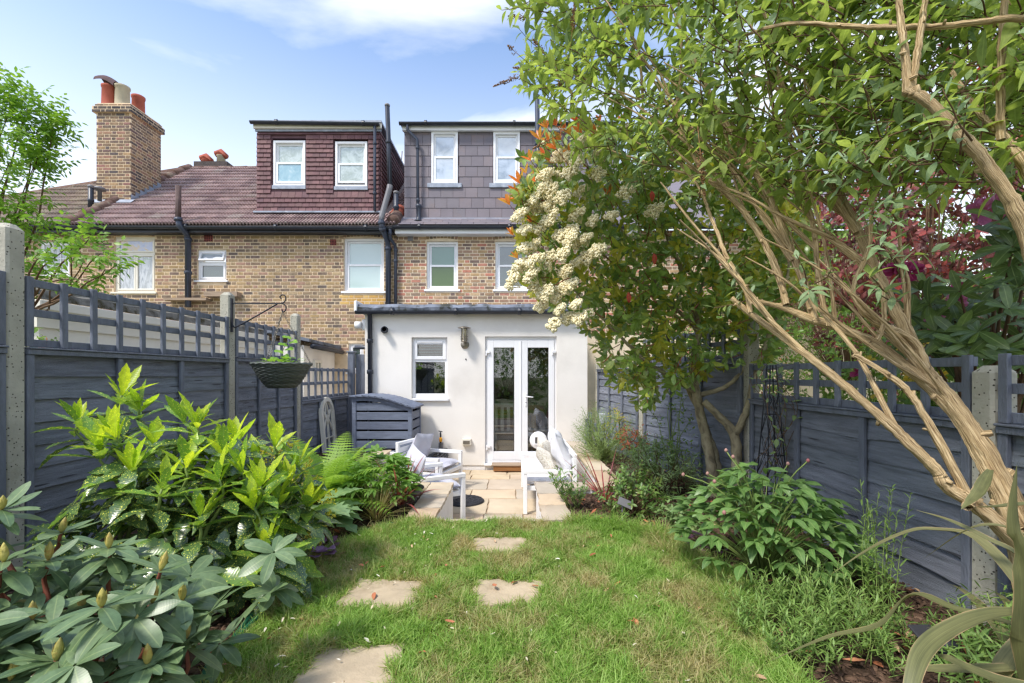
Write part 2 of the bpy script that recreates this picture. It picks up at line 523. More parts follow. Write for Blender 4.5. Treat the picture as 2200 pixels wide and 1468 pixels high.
M_GREYP = pmat('grey_pvc', [lin(122, 120, 122)], rough=.45, var=.1, scale=5, spec=.45)
M_CAST = pmat('painted_iron_pipe', [lin(56, 62, 76)], rough=.4, var=.2, scale=6, bump=.3, bscale=20, spec=.5)
M_BROWNP = pmat('rusty_pipe', [lin(96, 78, 74)], rough=.7, var=.2, scale=8, spec=.3)
M_POTR = pmat('terracotta_pot', [lin(168, 92, 75)], rough=.8, var=.14, scale=5, spec=.2, dirt=lin(107, 67, 57), dscale=4, dlo=.62, dhi=.85)
M_POTB = pmat('buff_pot', [lin(176, 166, 142)], rough=.85, var=.15, scale=5, spec=.2, dirt=lin(110, 104, 92), dscale=4, dlo=.6, dhi=.85)
M_POTD = pmat('sooty_clay', [lin(92, 74, 76)], rough=.85, var=.2, scale=6, spec=.2)
M_FENCE = pmat('slate_blue_fence_paint', [lin(127, 133, 142), lin(118, 122, 133), lin(137, 141, 152)], rough=.7, var=.30, scale=5, stretch=(.6, .6, 7), bump=.9, bscale=22, bstretch=(1.2, 1.2, 16),
               dirt=lin(85, 89, 96), dscale=3.2, dlo=.6, dhi=.74, spec=.35, speck=(lin(71, 72, 79), 3.2, .10))
M_FENCEV = pmat('slate_blue_trellis_paint', [lin(113, 118, 130), lin(104, 109, 121)], rough=.6, var=.2, scale=6, stretch=(4, 4, 1), bump=.7, bscale=26, spec=.35)
M_BIN = pmat('grey_wood_stain', [lin(115, 124, 142), lin(107, 115, 134), lin(121, 130, 149)], rough=.6, var=.18, scale=5, stretch=(1, 1, 6), bump=.6, bscale=24, bstretch=(2, 2, 14), spec=.35)
M_CONC = pmat('concrete_post', [lin(176, 172, 158)], rough=.95, var=.14, scale=9, bump=.6, bscale=70, dirt=lin(128, 124, 104), dscale=3, dlo=.55, dhi=.8, spec=.15, speck=(lin(72, 68, 60), 46, .16))
M_STONE = pmat('indian_sandstone', [lin(199, 183, 156), lin(190, 173, 147), lin(205, 186, 157), lin(185, 174, 158), lin(200, 173, 144), lin(209, 196, 172)], rough=.85, var=.12, scale=2.6, bump=.6, bscale=10,
               dirt=lin(178, 152, 119), dscale=2.0, dlo=.56, dhi=.8, spec=.25)
M_STEPST = pmat('garden_slab', [lin(188, 170, 145), lin(180, 163, 136)], rough=.92, var=.14, scale=7, bump=.6, bscale=30, dirt=lin(150, 133, 107), dscale=5, dlo=.54, dhi=.76, spec=.2)
M_JOINT = pmat('paving_joint', [lin(172, 152, 127)], rough=.95, var=.2, scale=10, bump=.5, bscale=60, spec=.1)
M_SOIL = pmat('bed_soil', [lin(70, 56, 46)], rough=.95, var=.4, scale=16, bump=1.0, bscale=70, dirt=lin(104, 84, 66), dscale=9, dlo=.52, dhi=.7, spec=.1)
M_CHIP = pmat('bark_chip', [lin(73, 57, 47), lin(98, 77, 63), lin(56, 44, 38), lin(118, 96, 79), lin(83, 61, 49)], rough=.9, var=.3, scale=30, bump=.6, bscale=90, spec=.15)
M_LITTER = pmat('fallen_leaf', [lin(150, 84, 58), lin(186, 120, 86), lin(120, 76, 54), lin(206, 176, 140), lin(168, 96, 64)], rough=.7, var=.25, scale=20, spec=.3)
M_PETAL = pmat('fallen_petal', [lin(222, 214, 196), lin(204, 190, 160), lin(228, 222, 208)], rough=.6, var=.1, scale=20, spec=.3)
M_TURF = pmat('turf_soil', [lin(104, 98, 58)], rough=.95, var=.35, scale=7, bump=.8, bscale=60, dirt=lin(134, 116, 80), dscale=2.5, dlo=.5, dhi=.7, spec=.1)
M_GROUND = pmat('plain_ground', [lin(110, 112, 84)], rough=.95, var=.3, scale=.6, spec=.1)
M_WHITEM = pmat('white_powder_coat', [lin(240, 240, 240)], rough=.38, var=.03, scale=4, spec=.45)
M_CUSH = pmat('light_grey_cushion', [lin(196, 196, 206), lin(188, 188, 198)], rough=.85, var=.06, scale=6, bump=.25, bscale=220, spec=.2)
M_CUSHW = pmat('pale_cushion', [lin(222, 222, 226)], rough=.85, var=.05, scale=6, bump=.25, bscale=220, spec=.2)
M_TIMBER = pmat('oak_step', [lin(150, 104, 62)], rough=.6, var=.25, scale=5, stretch=(.5, 4, 8), bump=.4, bscale=20, spec=.3)
M_TIMBERG = pmat('weathered_timber', [lin(160, 140, 120)], rough=.85, var=.25, scale=5, stretch=(.5, 4, 8), bump=.5, bscale=20, spec=.2)
M_STEEL = pmat('brushed_steel', [lin(150, 142, 130)], rough=.35, var=.1, scale=6, metal=.85)
M_IRON = pmat('black_iron', [lin(38, 40, 48)], rough=.5, var=.15, scale=9, spec=.4)
M_WICKER = pmat('dark_wicker', [lin(96, 101, 96), lin(78, 83, 78), lin(114, 119, 114)], rough=.55, var=.2, scale=20, spec=.4)
M_RUBBER = pmat('black_rubber', [lin(48, 48, 52)], rough=.7, var=.1, scale=8, spec=.3)
M_HOSE = pmat('green_hose', [lin(34, 96, 70)], rough=.45, var=.12, scale=8, spec=.4)
M_HOSEG = pmat('grey_hose', [lin(96, 96, 98)], rough=.5, var=.1, scale=8, spec=.4)
M_CABLE = pmat('pink_cable', [lin(196, 168, 160)], rough=.6, var=.1, scale=8, spec=.3)
M_YELLOW = pmat('yellow_plastic', [lin(232, 160, 30)], rough=.4, var=.05, scale=8, spec=.4)
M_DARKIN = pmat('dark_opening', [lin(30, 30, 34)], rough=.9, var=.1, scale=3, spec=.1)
M_ROOMW = pmat('room_wall_paint', [lin(120, 128, 142)], rough=.8, var=.05, scale=2, spec=.2)
M_ROOMF = pmat('room_floor_oak', [lin(150, 118, 84)], rough=.4, var=.2, scale=4, stretch=(1, 6, 1), spec=.4)
M_TABLE = pmat('table_oak', [lin(196, 164, 118)], rough=.45, var=.15, scale=4, stretch=(6, 1, 1), spec=.4)
M_GLASS = glass_mat('door_glass', (.86, .89, .89, 1), .10)
M_LAMPG = glass_mat('lamp_glass', (.86, .82, .68, 1), .1)
M_PFROST = pane_mat('frosted_pane', [lin(176, 200, 198), lin(196, 214, 212)], 1.2, .12, .18)
M_PGREEN = pane_mat('green_pane', [lin(92, 126, 112), lin(104, 140, 126)], 1.0, .03, .14)  # soft green tones mottled over the pane
M_PGREEND = pane_mat('deep_green_pane', [lin(70, 96, 46), lin(80, 104, 54)], 1.0, .03, .10)  # deeper green tones for the lower pane
M_PSKY = pane_mat('sky_reflection_pane', [(.3, lin(112, 124, 128)), (.48, lin(178, 188, 196)), (.7, lin(206, 212, 218))], 2.5, .02, .35, bumpy=.12)  # pale sky and darker reflections painted into the pane colour
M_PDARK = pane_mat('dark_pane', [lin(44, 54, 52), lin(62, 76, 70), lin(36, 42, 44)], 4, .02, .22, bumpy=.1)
M_PFOIL = pane_mat('foil_film_pane', [(.25, lin(120, 132, 112)), (.45, lin(190, 200, 190)), (.6, lin(150, 162, 142)), (.8, lin(222, 228, 224))], 5, .06, .25, bumpy=.5)
M_PTEAL = pane_mat('teal_film_pane', [(.3, lin(110, 158, 172)), (.55, lin(150, 186, 194)), (.75, lin(226, 230, 228))], 4, .06, .2, bumpy=.4)
M_PCURT = pane_mat('net_curtain_pane', [(.25, lin(110, 120, 132)), (.45, lin(196, 200, 204)), (.6, lin(150, 156, 160)), (.8, lin(222, 224, 224))], 5, .05, .15, stretch=(3, 1, .7))
M_PSTAIN = pane_mat('leaded_pane', [(.3, lin(150, 160, 196)), (.48, lin(176, 182, 206)), (.56, lin(206, 178, 128)), (.7, lin(170, 178, 204))], 6, .05, .15)
# ================================================================== GROUND, LAWN, PATIO
def hnoise(x, y, s=1.0, ph=0.0):
    return (np.sin(x * 3.1 * s + ph) * np.cos(y * 2.7 * s + 1.3 * ph) + .5 * np.sin(x * 7.3 * s + 2 + ph) * np.sin(y * 6.1 * s + ph) + .25 * np.sin(x * 17 * s + y * 13 * s + ph)) / 1.75

g = MB(); g.add([(-250, -250, -.62), (250, -250, -.62), (250, 350, -.62), (-250, 350, -.62)], [(0, 1, 2, 3)])
tag(g.build('ground', M_GROUND), kind='structure')

LY = np.array([-1.6, 1.5, 1.9, 2.3, 2.7, 3.0, 3.3, 3.5])
LXL = np.array([-1.0, -1.08, -1.12, -1.2, -1.27, -1.2, -1.02, -.86])
RY = np.array([-1.6, 1.5, 1.8, 2.1, 2.45, 2.8, 3.1, 3.35, 3.5])
RXR = np.array([1.0, 1.02, 1.07, 1.15, 1.22, 1.17, 1.06, .85, .5])
def xl(y): return np.interp(y, LY, LXL) + .02 * np.sin(y * 9)
def xr(y): return np.interp(y, RY, RXR) + .02 * np.sin(y * 8 + 1)
def lawn_z(x, y): return .012 + .012 * hnoise(x, y, .8, .7)
def soil_z(x, y):
    z = .018 * hnoise(x, y, 1.3, 2.0) + .006 * hnoise(x, y, 5.0, 1.0)
    return z - .028 + .05 * np.clip((np.abs(x) - 1.2) / .7, 0, 1)

def grid_sheet(name, mat, x0, x1, y0, y1, step, zf, keep):
    nx = int((x1 - x0) / step) + 1; ny = int((y1 - y0) / step) + 1
    X, Y = np.meshgrid(np.linspace(x0, x1, nx), np.linspace(y0, y1, ny), indexing='ij')
    Z = zf(X, Y)
    V = np.stack([X, Y, Z], -1).reshape(-1, 3)
    I = np.arange(nx * ny).reshape(nx, ny)
    F = np.stack([I[:-1, :-1], I[1:, :-1], I[1:, 1:], I[:-1, 1:]], -1).reshape(-1, 4)
    C = V[F].mean(1)
    F = F[keep(C[:, 0], C[:, 1])]
    me = mesh_np(name, V, F, mat, UV=V[:, :2])
    o = bpy.data.objects.new(name, me)
    return link(o)
def soil_keep(x, y):
    a = (x > -.74) & (x < .36) & (y > 3.44)
    b = (x > -1.92) & (x < 1.06) & (y > 4.6)
    c = (x < -1.4) & (y > 6.7)
    return ~(a | b | c)
tag(grid_sheet('soil', M_SOIL, -2.95, 2.25, -1.6, 7.6, .045, soil_z, soil_keep), kind='structure')
LAWN = tag(grid_sheet('lawn', M_TURF, -1.4, 1.4, -1.6, 3.5, .035, lawn_z, lambda x, y: (x > xl(y)) & (x < xr(y)) & (y < 3.5)), kind='structure')

# ---- stepping stones
def slab_mesh(w, d, h, mat, rough=.012, n=7, seed=0, name='slab'):
    """riven slab: wobbly outline, uneven top"""
    rg = random.Random(seed); m = MB()
    top = []
    for i in range(n + 1):
        for j in range(n + 1):
            x = -w / 2 + w * i / n; y = -d / 2 + d * j / n
            e = (i in (0, n)) or (j in (0, n))
            x += rg.uniform(-rough, rough) * (1 if i in (0, n) else .2); y += rg.uniform(-rough, rough) * (1 if j in (0, n) else .2)
            top.append((x, y, h - (.004 + rg.uniform(0, .004) if e else rg.uniform(0, .003))))
    fs = []
    q = n + 1
    for i in range(n):
        for j in range(n):
            fs.append((i * q + j, (i + 1) * q + j, (i + 1) * q + j + 1, i * q + j + 1))
    ring = [i * q for i in range(q)] + [n * q + j for j in range(1, q)] + [i * q + n for i in range(n - 1, -1, -1)] + [j for j in range(n - 1, 0, -1)]
    base = len(top)
    bot = [(top[k][0], top[k][1], 0) for k in ring]
    L = len(ring)
    for k in range(L):
        k2 = (k + 1) % L
        fs.append((ring[k2], ring[k], base + k, base + k2))
    m.add(top + bot, fs, [(p[0], p[1]) for p in top + bot], False)
    return m.mesh(name, mat)
STONES = [(-.085, 3.0, .37, .31, 2, 'cream stepping stone nearest the patio steps'), (-.02, 2.36, .37, .29, -3, 'cracked pale stepping stone in the middle of the lawn'),
          (-.66, 2.35, .40, .30, -6, 'grey stepping stone on the left of the lawn, level with the cracked one'), (-.62, 1.72, .37, .36, 3, 'nearest stepping stone, at the bottom edge by the spotted laurel')]
for k, (x, y, w, d, a, lab) in enumerate(STONES):
    o = bpy.data.objects.new('stepping_stone', slab_mesh(w, d, .05, M_STEPST, .007, 9, 40 + k, 'stepping_stone'))
    link(o, None, Matrix.Translation((x, y, -.022)) @ Matrix.Rotation(R(a), 4, 'Z'))
    tag(o, lab, 'paving stone', 'stepping stones in the lawn')

# ---- patio
PZ = -.45
pat = MB(); pat.box(-2.78, 1.0, 4.3, 7.64, PZ - .1, PZ - .012); pat.box(-.75, .36, 3.55, 4.3, PZ - .1, PZ - .013)
PATIO = tag(pat.build('patio', M_JOINT), kind='structure')
rg = random.Random(5)
rows = [4.28, 4.78, 5.22, 5.86, 6.33, 6.95, 7.27, 7.635]
sl_n = 0
for r in range(len(rows) - 1):
    x = -2.76
    x -= rg.uniform(0, .3)
    d = rows[r + 1] - rows[r]
    while x < .98:
        w = rg.choice([.45, .6, .6, .9])
        if r == 4 and -1.0 < x < -.5: w = .9
        x0, x1 = max(x, -2.76), min(x + w, .98)
        if x1 - x0 > .15:
            me = slab_mesh(x1 - x0 - .016, d - .016, .03, M_STONE, .006, 5, 100 + sl_n, 'paving_slab')
            inst('paving_slab', me, PATIO, Matrix.Translation(((x0 + x1) / 2, rows[r] + d / 2, PZ - .022)))
            sl_n += 1
        x += w

# ---- steps down from the lawn
st = thing('garden_steps', (-.19, 3.8, PZ), 'pale sandstone steps leading down from the lawn to the patio', 'steps')
for k, (y0, y1, zt) in enumerate([(3.47, 3.60, .012), (3.6, 3.98, -.15), (3.98, 4.3, -.30)]):
    m = MB(); m.box(-.60, .24, y0 + .02, y1 if k else y1 - .002, PZ, zt - .035); m.build('riser', M_RENDERW, st)
    for (xa, xb) in ((-.602, -.17), (-.16, .242)) if k else ((-.602, -.33), (-.32, .05), (.06, .242)):
        me = slab_mesh(xb - xa, y1 - y0 - .006, .035, M_STONE, .004, 5, 300 + k, 'tread')
        inst('tread', me, st, Matrix.Translation(((xa + xb) / 2, (y0 + y1) / 2, zt - .035)))

# ---- retaining walls with coping
def coping(parent, x0, x1, y0, y1, z, along, seed, cuts):
    rg = random.Random(seed)
    a0, a1 = (y0, y1) if along == 'y' else (x0, x1)
    c = [a0] + [a0 + (a1 - a0) * t for t in cuts] + [a1]
    for i in range(len(c) - 1):
        s0, s1 = c[i] + .005, c[i + 1] - .005
        if along == 'y': cx, cy, w, d = (x0 + x1) / 2, (s0 + s1) / 2, x1 - x0, s1 - s0
        else: cx, cy, w, d = (s0 + s1) / 2, (y0 + y1) / 2, s1 - s0, y1 - y0
        me = slab_mesh(w, d, .035, M_STONE, .008, 6, seed * 10 + i, 'coping_slab')
        inst('coping_slab', me, parent, Matrix.Translation((cx, cy, z + rg.uniform(-.002, .002))))
CT = .005
rw = thing('retaining_wall', (-1.2, 4.6, PZ), 'low white rendered wall with sandstone coping round the left flower bed', 'garden wall')
m = MB(); m.box(-.80, -.61, 3.53, 4.70, PZ - .05, CT); m.build('wall', M_RENDERW, rw)
m = MB(); m.box(-2.0, -.80, 4.51, 4.70, PZ - .05, CT); m.build('wall', M_RENDERW, rw)
m = MB(); m.box(-2.0, -1.8, 4.70, 6.72, PZ - .05, CT); m.box(-2.8, -2.0, 6.52, 6.72, PZ - .05, CT); m.build('wall', M_RENDERW, rw)
coping(rw, -.835, -.60, 3.49, 4.72, CT, 'y', 31, (.27, .62))
coping(rw, -1.99, -.84, 4.49, 4.72, CT + .001, 'x', 32, (.3, .68))
coping(rw, -2.02, -1.78, 4.73, 6.74, CT, 'y', 33, (.28, .5, .78))
rw = thing('retaining_wall', (.9, 4.8, PZ), 'low white rendered wall with sandstone coping behind the white sofa', 'garden wall')
m = MB(); m.box(.25, .44, 3.53, 4.70, PZ - .05, CT); m.build('wall', M_RENDERW, rw)
m = MB(); m.box(.44, .93, 4.51, 4.70, PZ - .05, CT); m.build('wall', M_RENDERW, rw)
m = MB(); m.box(.93, 1.12, 4.51, 7.62, PZ - .05, CT); m.build('wall', M_RENDERW, rw)
coping(rw, .24, .465, 3.49, 4.72, CT, 'y', 34, (.33, .63))
coping(rw, .47, 1.15, 4.49, 4.72, CT + .001, 'x', 35, (.45,))
coping(rw, .91, 1.15, 4.73, 7.62, CT, 'y', 36, (.2, .38, .6, .8))
# ================================================================== HOUSES
YW = 10.4
K = YW / FPX
def wx(px, d=YW): return (px - 1100) / FPX * d
def wz(py, d=YW): return CAMZ - (py - 805) / FPX * d

def rect_pieces(x0, x1, z0, z1, holes):
    xs = sorted({x0, x1, *[h[0] for h in holes], *[h[1] for h in holes]}); xs = [x for x in xs if x0 <= x <= x1]
    zs = sorted({z0, z1, *[h[2] for h in holes], *[h[3] for h in holes]}); zs = [z for z in zs if z0 <= z <= z1]
    for i in range(len(xs) - 1):
        run = None
        for j in range(len(zs) - 1):
            cx, cz = (xs[i] + xs[i + 1]) / 2, (zs[j] + zs[j + 1]) / 2
            hole = any(h[0] < cx < h[1] and h[2] < cz < h[3] for h in holes)
            if not hole:
                if run is None: run = zs[j]
            if (hole or j == len(zs) - 2) and run is not None:
                yield xs[i], xs[i + 1], run, (zs[j] if hole else zs[j + 1]); run = None

def brick_face(parent, x0, x1, z0, z1, holes, mat, M, nind, seed, prefer=None, special=None, proud=.0035):
    """Flemish bond bricks on the plane y=0 of M (facing -y); nind single bricks, the rest joined"""
    rg = random.Random(seed)
    bricks = []
    c = 0; z = z0
    while z < z1 - .03:
        zt = min(z + .060, z1)
        x = x0 - rg.uniform(.0, .02) - (0 if c % 2 == 0 else .169); k = 0
        spans = [(x0, x1)]
        for h in holes:
            if h[2] < zt and h[3] > z:
                spans = [t for s in spans for t in ((s[0], min(s[1], h[0])), (max(s[0], h[1]), s[1])) if t[1] - t[0] > .03]
        while x < x1:
            L = .211 if k % 2 == 0 else .0985
            for s in spans:
                a, b = max(x, s[0]), min(x + L, s[1])
                if b - a > .03: bricks.append((a, b, z, zt))
            x += L + .0145; k += 1
        z += .075; c += 1
    rg.shuffle(bricks)
    if prefer: bricks.sort(key=prefer)
    full = {}
    def brick_me(w, h, m_):
        key = (round(w, 2), round(h, 2), m_.name)
        if key not in full:
            m = MB(); e = .003
            vs = [(0, 0, 0), (w, 0, 0), (w, 0, h), (0, 0, h), (e, -proud, e), (w - e, -proud, e), (w - e, -proud, h - e), (e, -proud, h - e)]
            m.add(vs, [(4, 5, 6, 7), (0, 1, 5, 4), (1, 2, 6, 5), (2, 3, 7, 6), (3, 0, 4, 7)])
            full[key] = m.mesh('brick', m_)
        return full[key]
    rest = {}
    n = 0
    for (a, b, za, zb) in bricks:
        mm = mat
        if special:
            s_ = special((a + b) / 2, (za + zb) / 2)
            if s_: mm = s_
        if n < nind and (b - a) > .09:
            inst('brick', brick_me(b - a, zb - za, mm), parent, M @ Matrix.Translation((a, -rg.uniform(0, .003), za))); n += 1
        else:
            r = rest.setdefault(mm.name, (MB(), mm))[0]; r.cur = rg.random(); e = .004; p = proud + rg.uniform(0, .003)
            r.add([(a, 0, za), (b, 0, za), (b, 0, zb), (a, 0, zb), (a + e, -p, za + e), (b - e, -p, za + e), (b - e, -p, zb - e), (a + e, -p, zb - e)],
                  [(4, 5, 6, 7), (0, 1, 5, 4), (1, 2, 6, 5), (2, 3, 7, 6), (3, 0, 4, 7)], M=M)
    for k_, (r, mm) in rest.items():
        r.build('brickwork', mm, parent, kind='stuff')

def arch_bricks(parent, x0, x1, zb, mat, Y):
    """row of upright bricks over an opening"""
    n = int((x1 - x0) / .075)
    for i in range(n):
        x = x0 + (x1 - x0) * i / n; t = (i + .5) / n * 2 - 1
        m = MB(); m.cur = 0
        h = .11; z = zb + .035 * (1 - t * t)
        m.add([(x + .004 - t * 0, Y, z), (x + .066, Y, z), (x + .068 + t * .02, Y, z + h), (x + .002 + t * .02, Y, z + h),
               (x + .006, Y - .012, z), (x + .064, Y - .012, z), (x + .066 + t * .02, Y - .012, z + h), (x + .004 + t * .02, Y - .012, z + h)],
              [(4, 5, 6, 7), (0, 1, 5, 4), (1, 2, 6, 5), (2, 3, 7, 6), (3, 0, 4, 7)])
        m.build('arch_brick', mat, parent)

def sash_window(parent, x0, x1, z0, z1, Y, top_m, bot_m, arched=False, sill=True, gap=0.0, fw=.055, label=None, sillm=None, mid=.5):
    """box sash: outer frame, two sashes, panes and sill; front of the frame at Y"""
    f = MB()
    b = .004
    f.box(x0, x0 + fw, Y, Y + .1, z0, z1, bev=b); f.box(x1 - fw, x1, Y, Y + .1, z0, z1, bev=b)
    f.box(x0 + fw, x1 - fw, Y, Y + .1, z1 - fw, z1, bev=b); f.box(x0 + fw, x1 - fw, Y, Y + .1, z0, z0 + fw * .8, bev=b)
    if arched:
        n = 8; poly = [(x0, z1 - .001)] + [(x0 + (x1 - x0) * i / n, z1 + .06 * (1 - (2 * i / n - 1) ** 2)) for i in range(n + 1)] + [(x1, z1 - .001)]
        f.prism(poly, .09, Matrix.Translation((0, Y + .001, 0)))
    w = f.build('window', M_UPVC, parent, label)
    zm = z0 + (z1 - z0) * mid
    sw = .045
    def sash(xa, xb, za, zb, y, pm):
        s = MB()
        s.box(xa, xa + sw, y, y + .04, za, zb, bev=.003); s.box(xb - sw, xb, y, y + .04, za, zb, bev=.003)
        s.box(xa + sw, xb - sw, y, y + .04, zb - sw, zb, bev=.003); s.box(xa + sw, xb - sw, y, y + .04, za, za + sw, bev=.003)
        s.build('sash', M_UPVC, w)
        p = MB(); p.box(xa + sw - .004, xb - sw + .004, y + .018, y + .024, za + sw - .004, zb - sw + .004); p.build('pane', pm, w)
    sash(x0 + fw, x1 - fw, zm - .02, z1 - fw, Y + .055, top_m)
    sash(x0 + fw + .006, x1 - fw - .006, z0 + fw * .8 + gap, zm + .025, Y + .012, bot_m)
    if gap:
        p = MB(); p.box(x0 + fw, x1 - fw, Y + .07, Y + .075, z0 + fw * .5, z0 + fw + gap); p.build('opening', M_DARKIN, w)
    if sill:
        s = MB(); s.box(x0 - .05, x1 + .05, Y - .09, Y + .05, z0 - .05, z0 - .001, bev=.006); s.build('sill', sillm or M_UPVC, w)
    return w

def pipe(parent, pts, r, mat, name='downpipe', n=10, collars=()):
    m = MB(); m.tube(pts, r, n)
    for (i, t) in collars:
        p = Vector(pts[i]).lerp(Vector(pts[i + 1]), t); d = (Vector(pts[i + 1]) - Vector(pts[i])).normalized()
        m.tube([p - d * .035, p - d * .03, p + d * .03, p + d * .035], [r * 1.05, r * 1.28, r * 1.28, r * 1.05], n)
    return m.build(name, mat, parent)

def gutter(parent, x0, x1, Y, z, r=.058, mat=None, slope=0.0, name='gutter', joints=2.0):
    m = MB(); n = 8
    prof = [(-r * math.cos(math.pi * i / n), -r * math.sin(math.pi * i / n)) for i in range(n + 1)]
    vs = [(x0, Y + a, z + b) for a, b in prof] + [(x1, Y + a, z + b + slope) for a, b in prof] + \
         [(x0, Y + a * .9, z + b * .9) for a, b in prof] + [(x1, Y + a * .9, z + b * .9 + slope) for a, b in prof]
    q = n + 1; fs = []
    for i in range(n):
        fs.append((i, i + 1, q + i + 1, q + i)); fs.append((2 * q + i + 1, 2 * q + i, 3 * q + i, 3 * q + i + 1))
    fs += [(0, q, 3 * q, 2 * q), (q - 1, 3 * q - 1, 4 * q - 1, 2 * q - 1)]
    fs += [tuple(range(n, -1, -1)), tuple(range(q, 2 * q))]
    m.add(vs, fs)
    x = x0 + .6
    while x < x1 - .2:
        zz = z + slope * (x - x0) / (x1 - x0)
        m.tube([(x - .03, Y, zz - .004), (x + .03, Y, zz - .004)], r * 1.07, 14)
        x += joints
    return m.build(name, mat or M_BLACKP, parent)

# ---- the roof slope shared by the terrace
EY, EZ = 10.12, wz(484, 10.12)
PITCH = 0.78
SLP = math.hypot(1, PITCH)
def roof_pt(x, s):
    """s metres up the slope from the eaves"""
    return Vector((x, EY + s / SLP, EZ + s * PITCH / SLP))
def rib_tile(w=.3, L=.40, h=.034):
    m = MB(); prof = []
    for k in range(4):
        b = k * w / 4
        prof += [(b, 0), (b + .022, 0), (b + .034, h), (b + .062, h)]
    prof.append((w, 0))
    n = len(prof)
    vs = [(x, 0, z + .042) for x, z in prof] + [(x, L, z * .9 + .004) for x, z in prof] + [(x, 0, z + .006) for x, z in prof]
    fs = [(i, i + 1, n + i + 1, n + i) for i in range(n - 1)] + [(2 * n + i, 2 * n + i + 1, i + 1, i) for i in range(n - 1)]
    m.add(vs, fs)
    return m
SLOPEM = Matrix(((1, 0, 0, 0), (0, 1 / SLP, -PITCH / SLP, 0), (0, PITCH / SLP, 1 / SLP, 0), (0, 0, 0, 1)))
def roof_tiles(parent, x0, x1, s1, mat, keep, nind, seed, prefer):
    rg = random.Random(seed)
    t = rib_tile(); me = t.mesh('roof_tile', mat)
    # shape data for joining
    TV = np.array(t.v); TF = np.array(t.f)
    lst = []
    s = 0.0; c = 0
    while s < s1 - .05:
        x = x0
        while x < x1 - .05:
            if keep(x + .15, s + .15): lst.append((x, s))
            x += .3
        s += .31; c += 1
    lst.sort(key=lambda q: prefer(q[0], q[1]))
    Vs, Fs, Rs = [], [], []
    off = 0
    for i, (x, s) in enumerate(lst):
        p = roof_pt(x, s)
        M = Matrix.Translation(p) @ SLOPEM @ Matrix.Rotation(rg.uniform(-.006, .006), 4, 'X') @ Matrix.Rotation(rg.uniform(-.006, .006), 4, 'Z')
        if i < nind: inst('roof_tile', me, parent, M)
        else:
            A = np.array(M)
            Vs.append(TV @ A[:3, :3].T + A[:3, 3]); Fs.append(TF + off); Rs.append(np.full(len(TV), rg.random())); off += len(TV)
    if Vs:
        m2 = mesh_np('roof_tiling', np.concatenate(Vs), np.concatenate(Fs), mat, rnd=np.concatenate(Rs), smooth=False)
        tag(inst('roof_tiling', m2, parent, Matrix.Identity(4)), kind='stuff')

PARTY = wx(852)           # between the red and the slate dormers
PART2 = -9.85             # chimney party wall
WT = wz(497) + .02        # top of the brickwork
RIDGE_S = 3.8 * SLP

# ---------------------------------------------------------------- middle house
hB = thing('terraced_house', (-6.2, YW, -.6), 'brick terraced house with red tile-hung dormer and three different windows', 'house', 'terraced houses')
W2 = (wx(244), wx(333), wz(628), wz(508)); W3 = (wx(423), wx(486), wz(603), wz(536)); W4 = (wx(738), wx(825), wz(626), wz(511))
WG = (wx(748), wx(781), wz(800), wz(738))
holesB = [W2, W3, W4, WG]
wm = MB()
for (a, b, c, d) in rect_pieces(PART2, PARTY, -.6, WT, holesB): wm.box(a, b, YW, YW + .28, c, d)
wallB = wm.build('wall', M_MORTAR, hB)
def yel(x, z):
    return M_BRICKY if (W4[0] - .12 < x < W4[1] + .1 and W4[2] - .27 < z < W4[2]) else None
MW = Matrix.Translation((0, YW, 0))
brick_face(wallB, PART2, PARTY, wz(760), WT, [(h[0], h[1], h[2] - .05, h[3] + (.14 if h in (W2, W4) else 0)) for h in holesB], M_BRICK, MW, 300, 3,
           prefer=lambda q: abs(q[0] - wx(620)) + .7 * abs(q[2] - wz(590)), special=yel)
arch_bricks(wallB, W4[0], W4[1], W4[3], M_BRICK, YW); arch_bricks(wallB, W2[0], W2[1], W2[3], M_BRICK, YW)
sash_window(hB, *W4[:2], W4[2], W4[3], YW + .06, M_PFROST, M_PFROST, arched=True, label='white sash window with frosted panes')
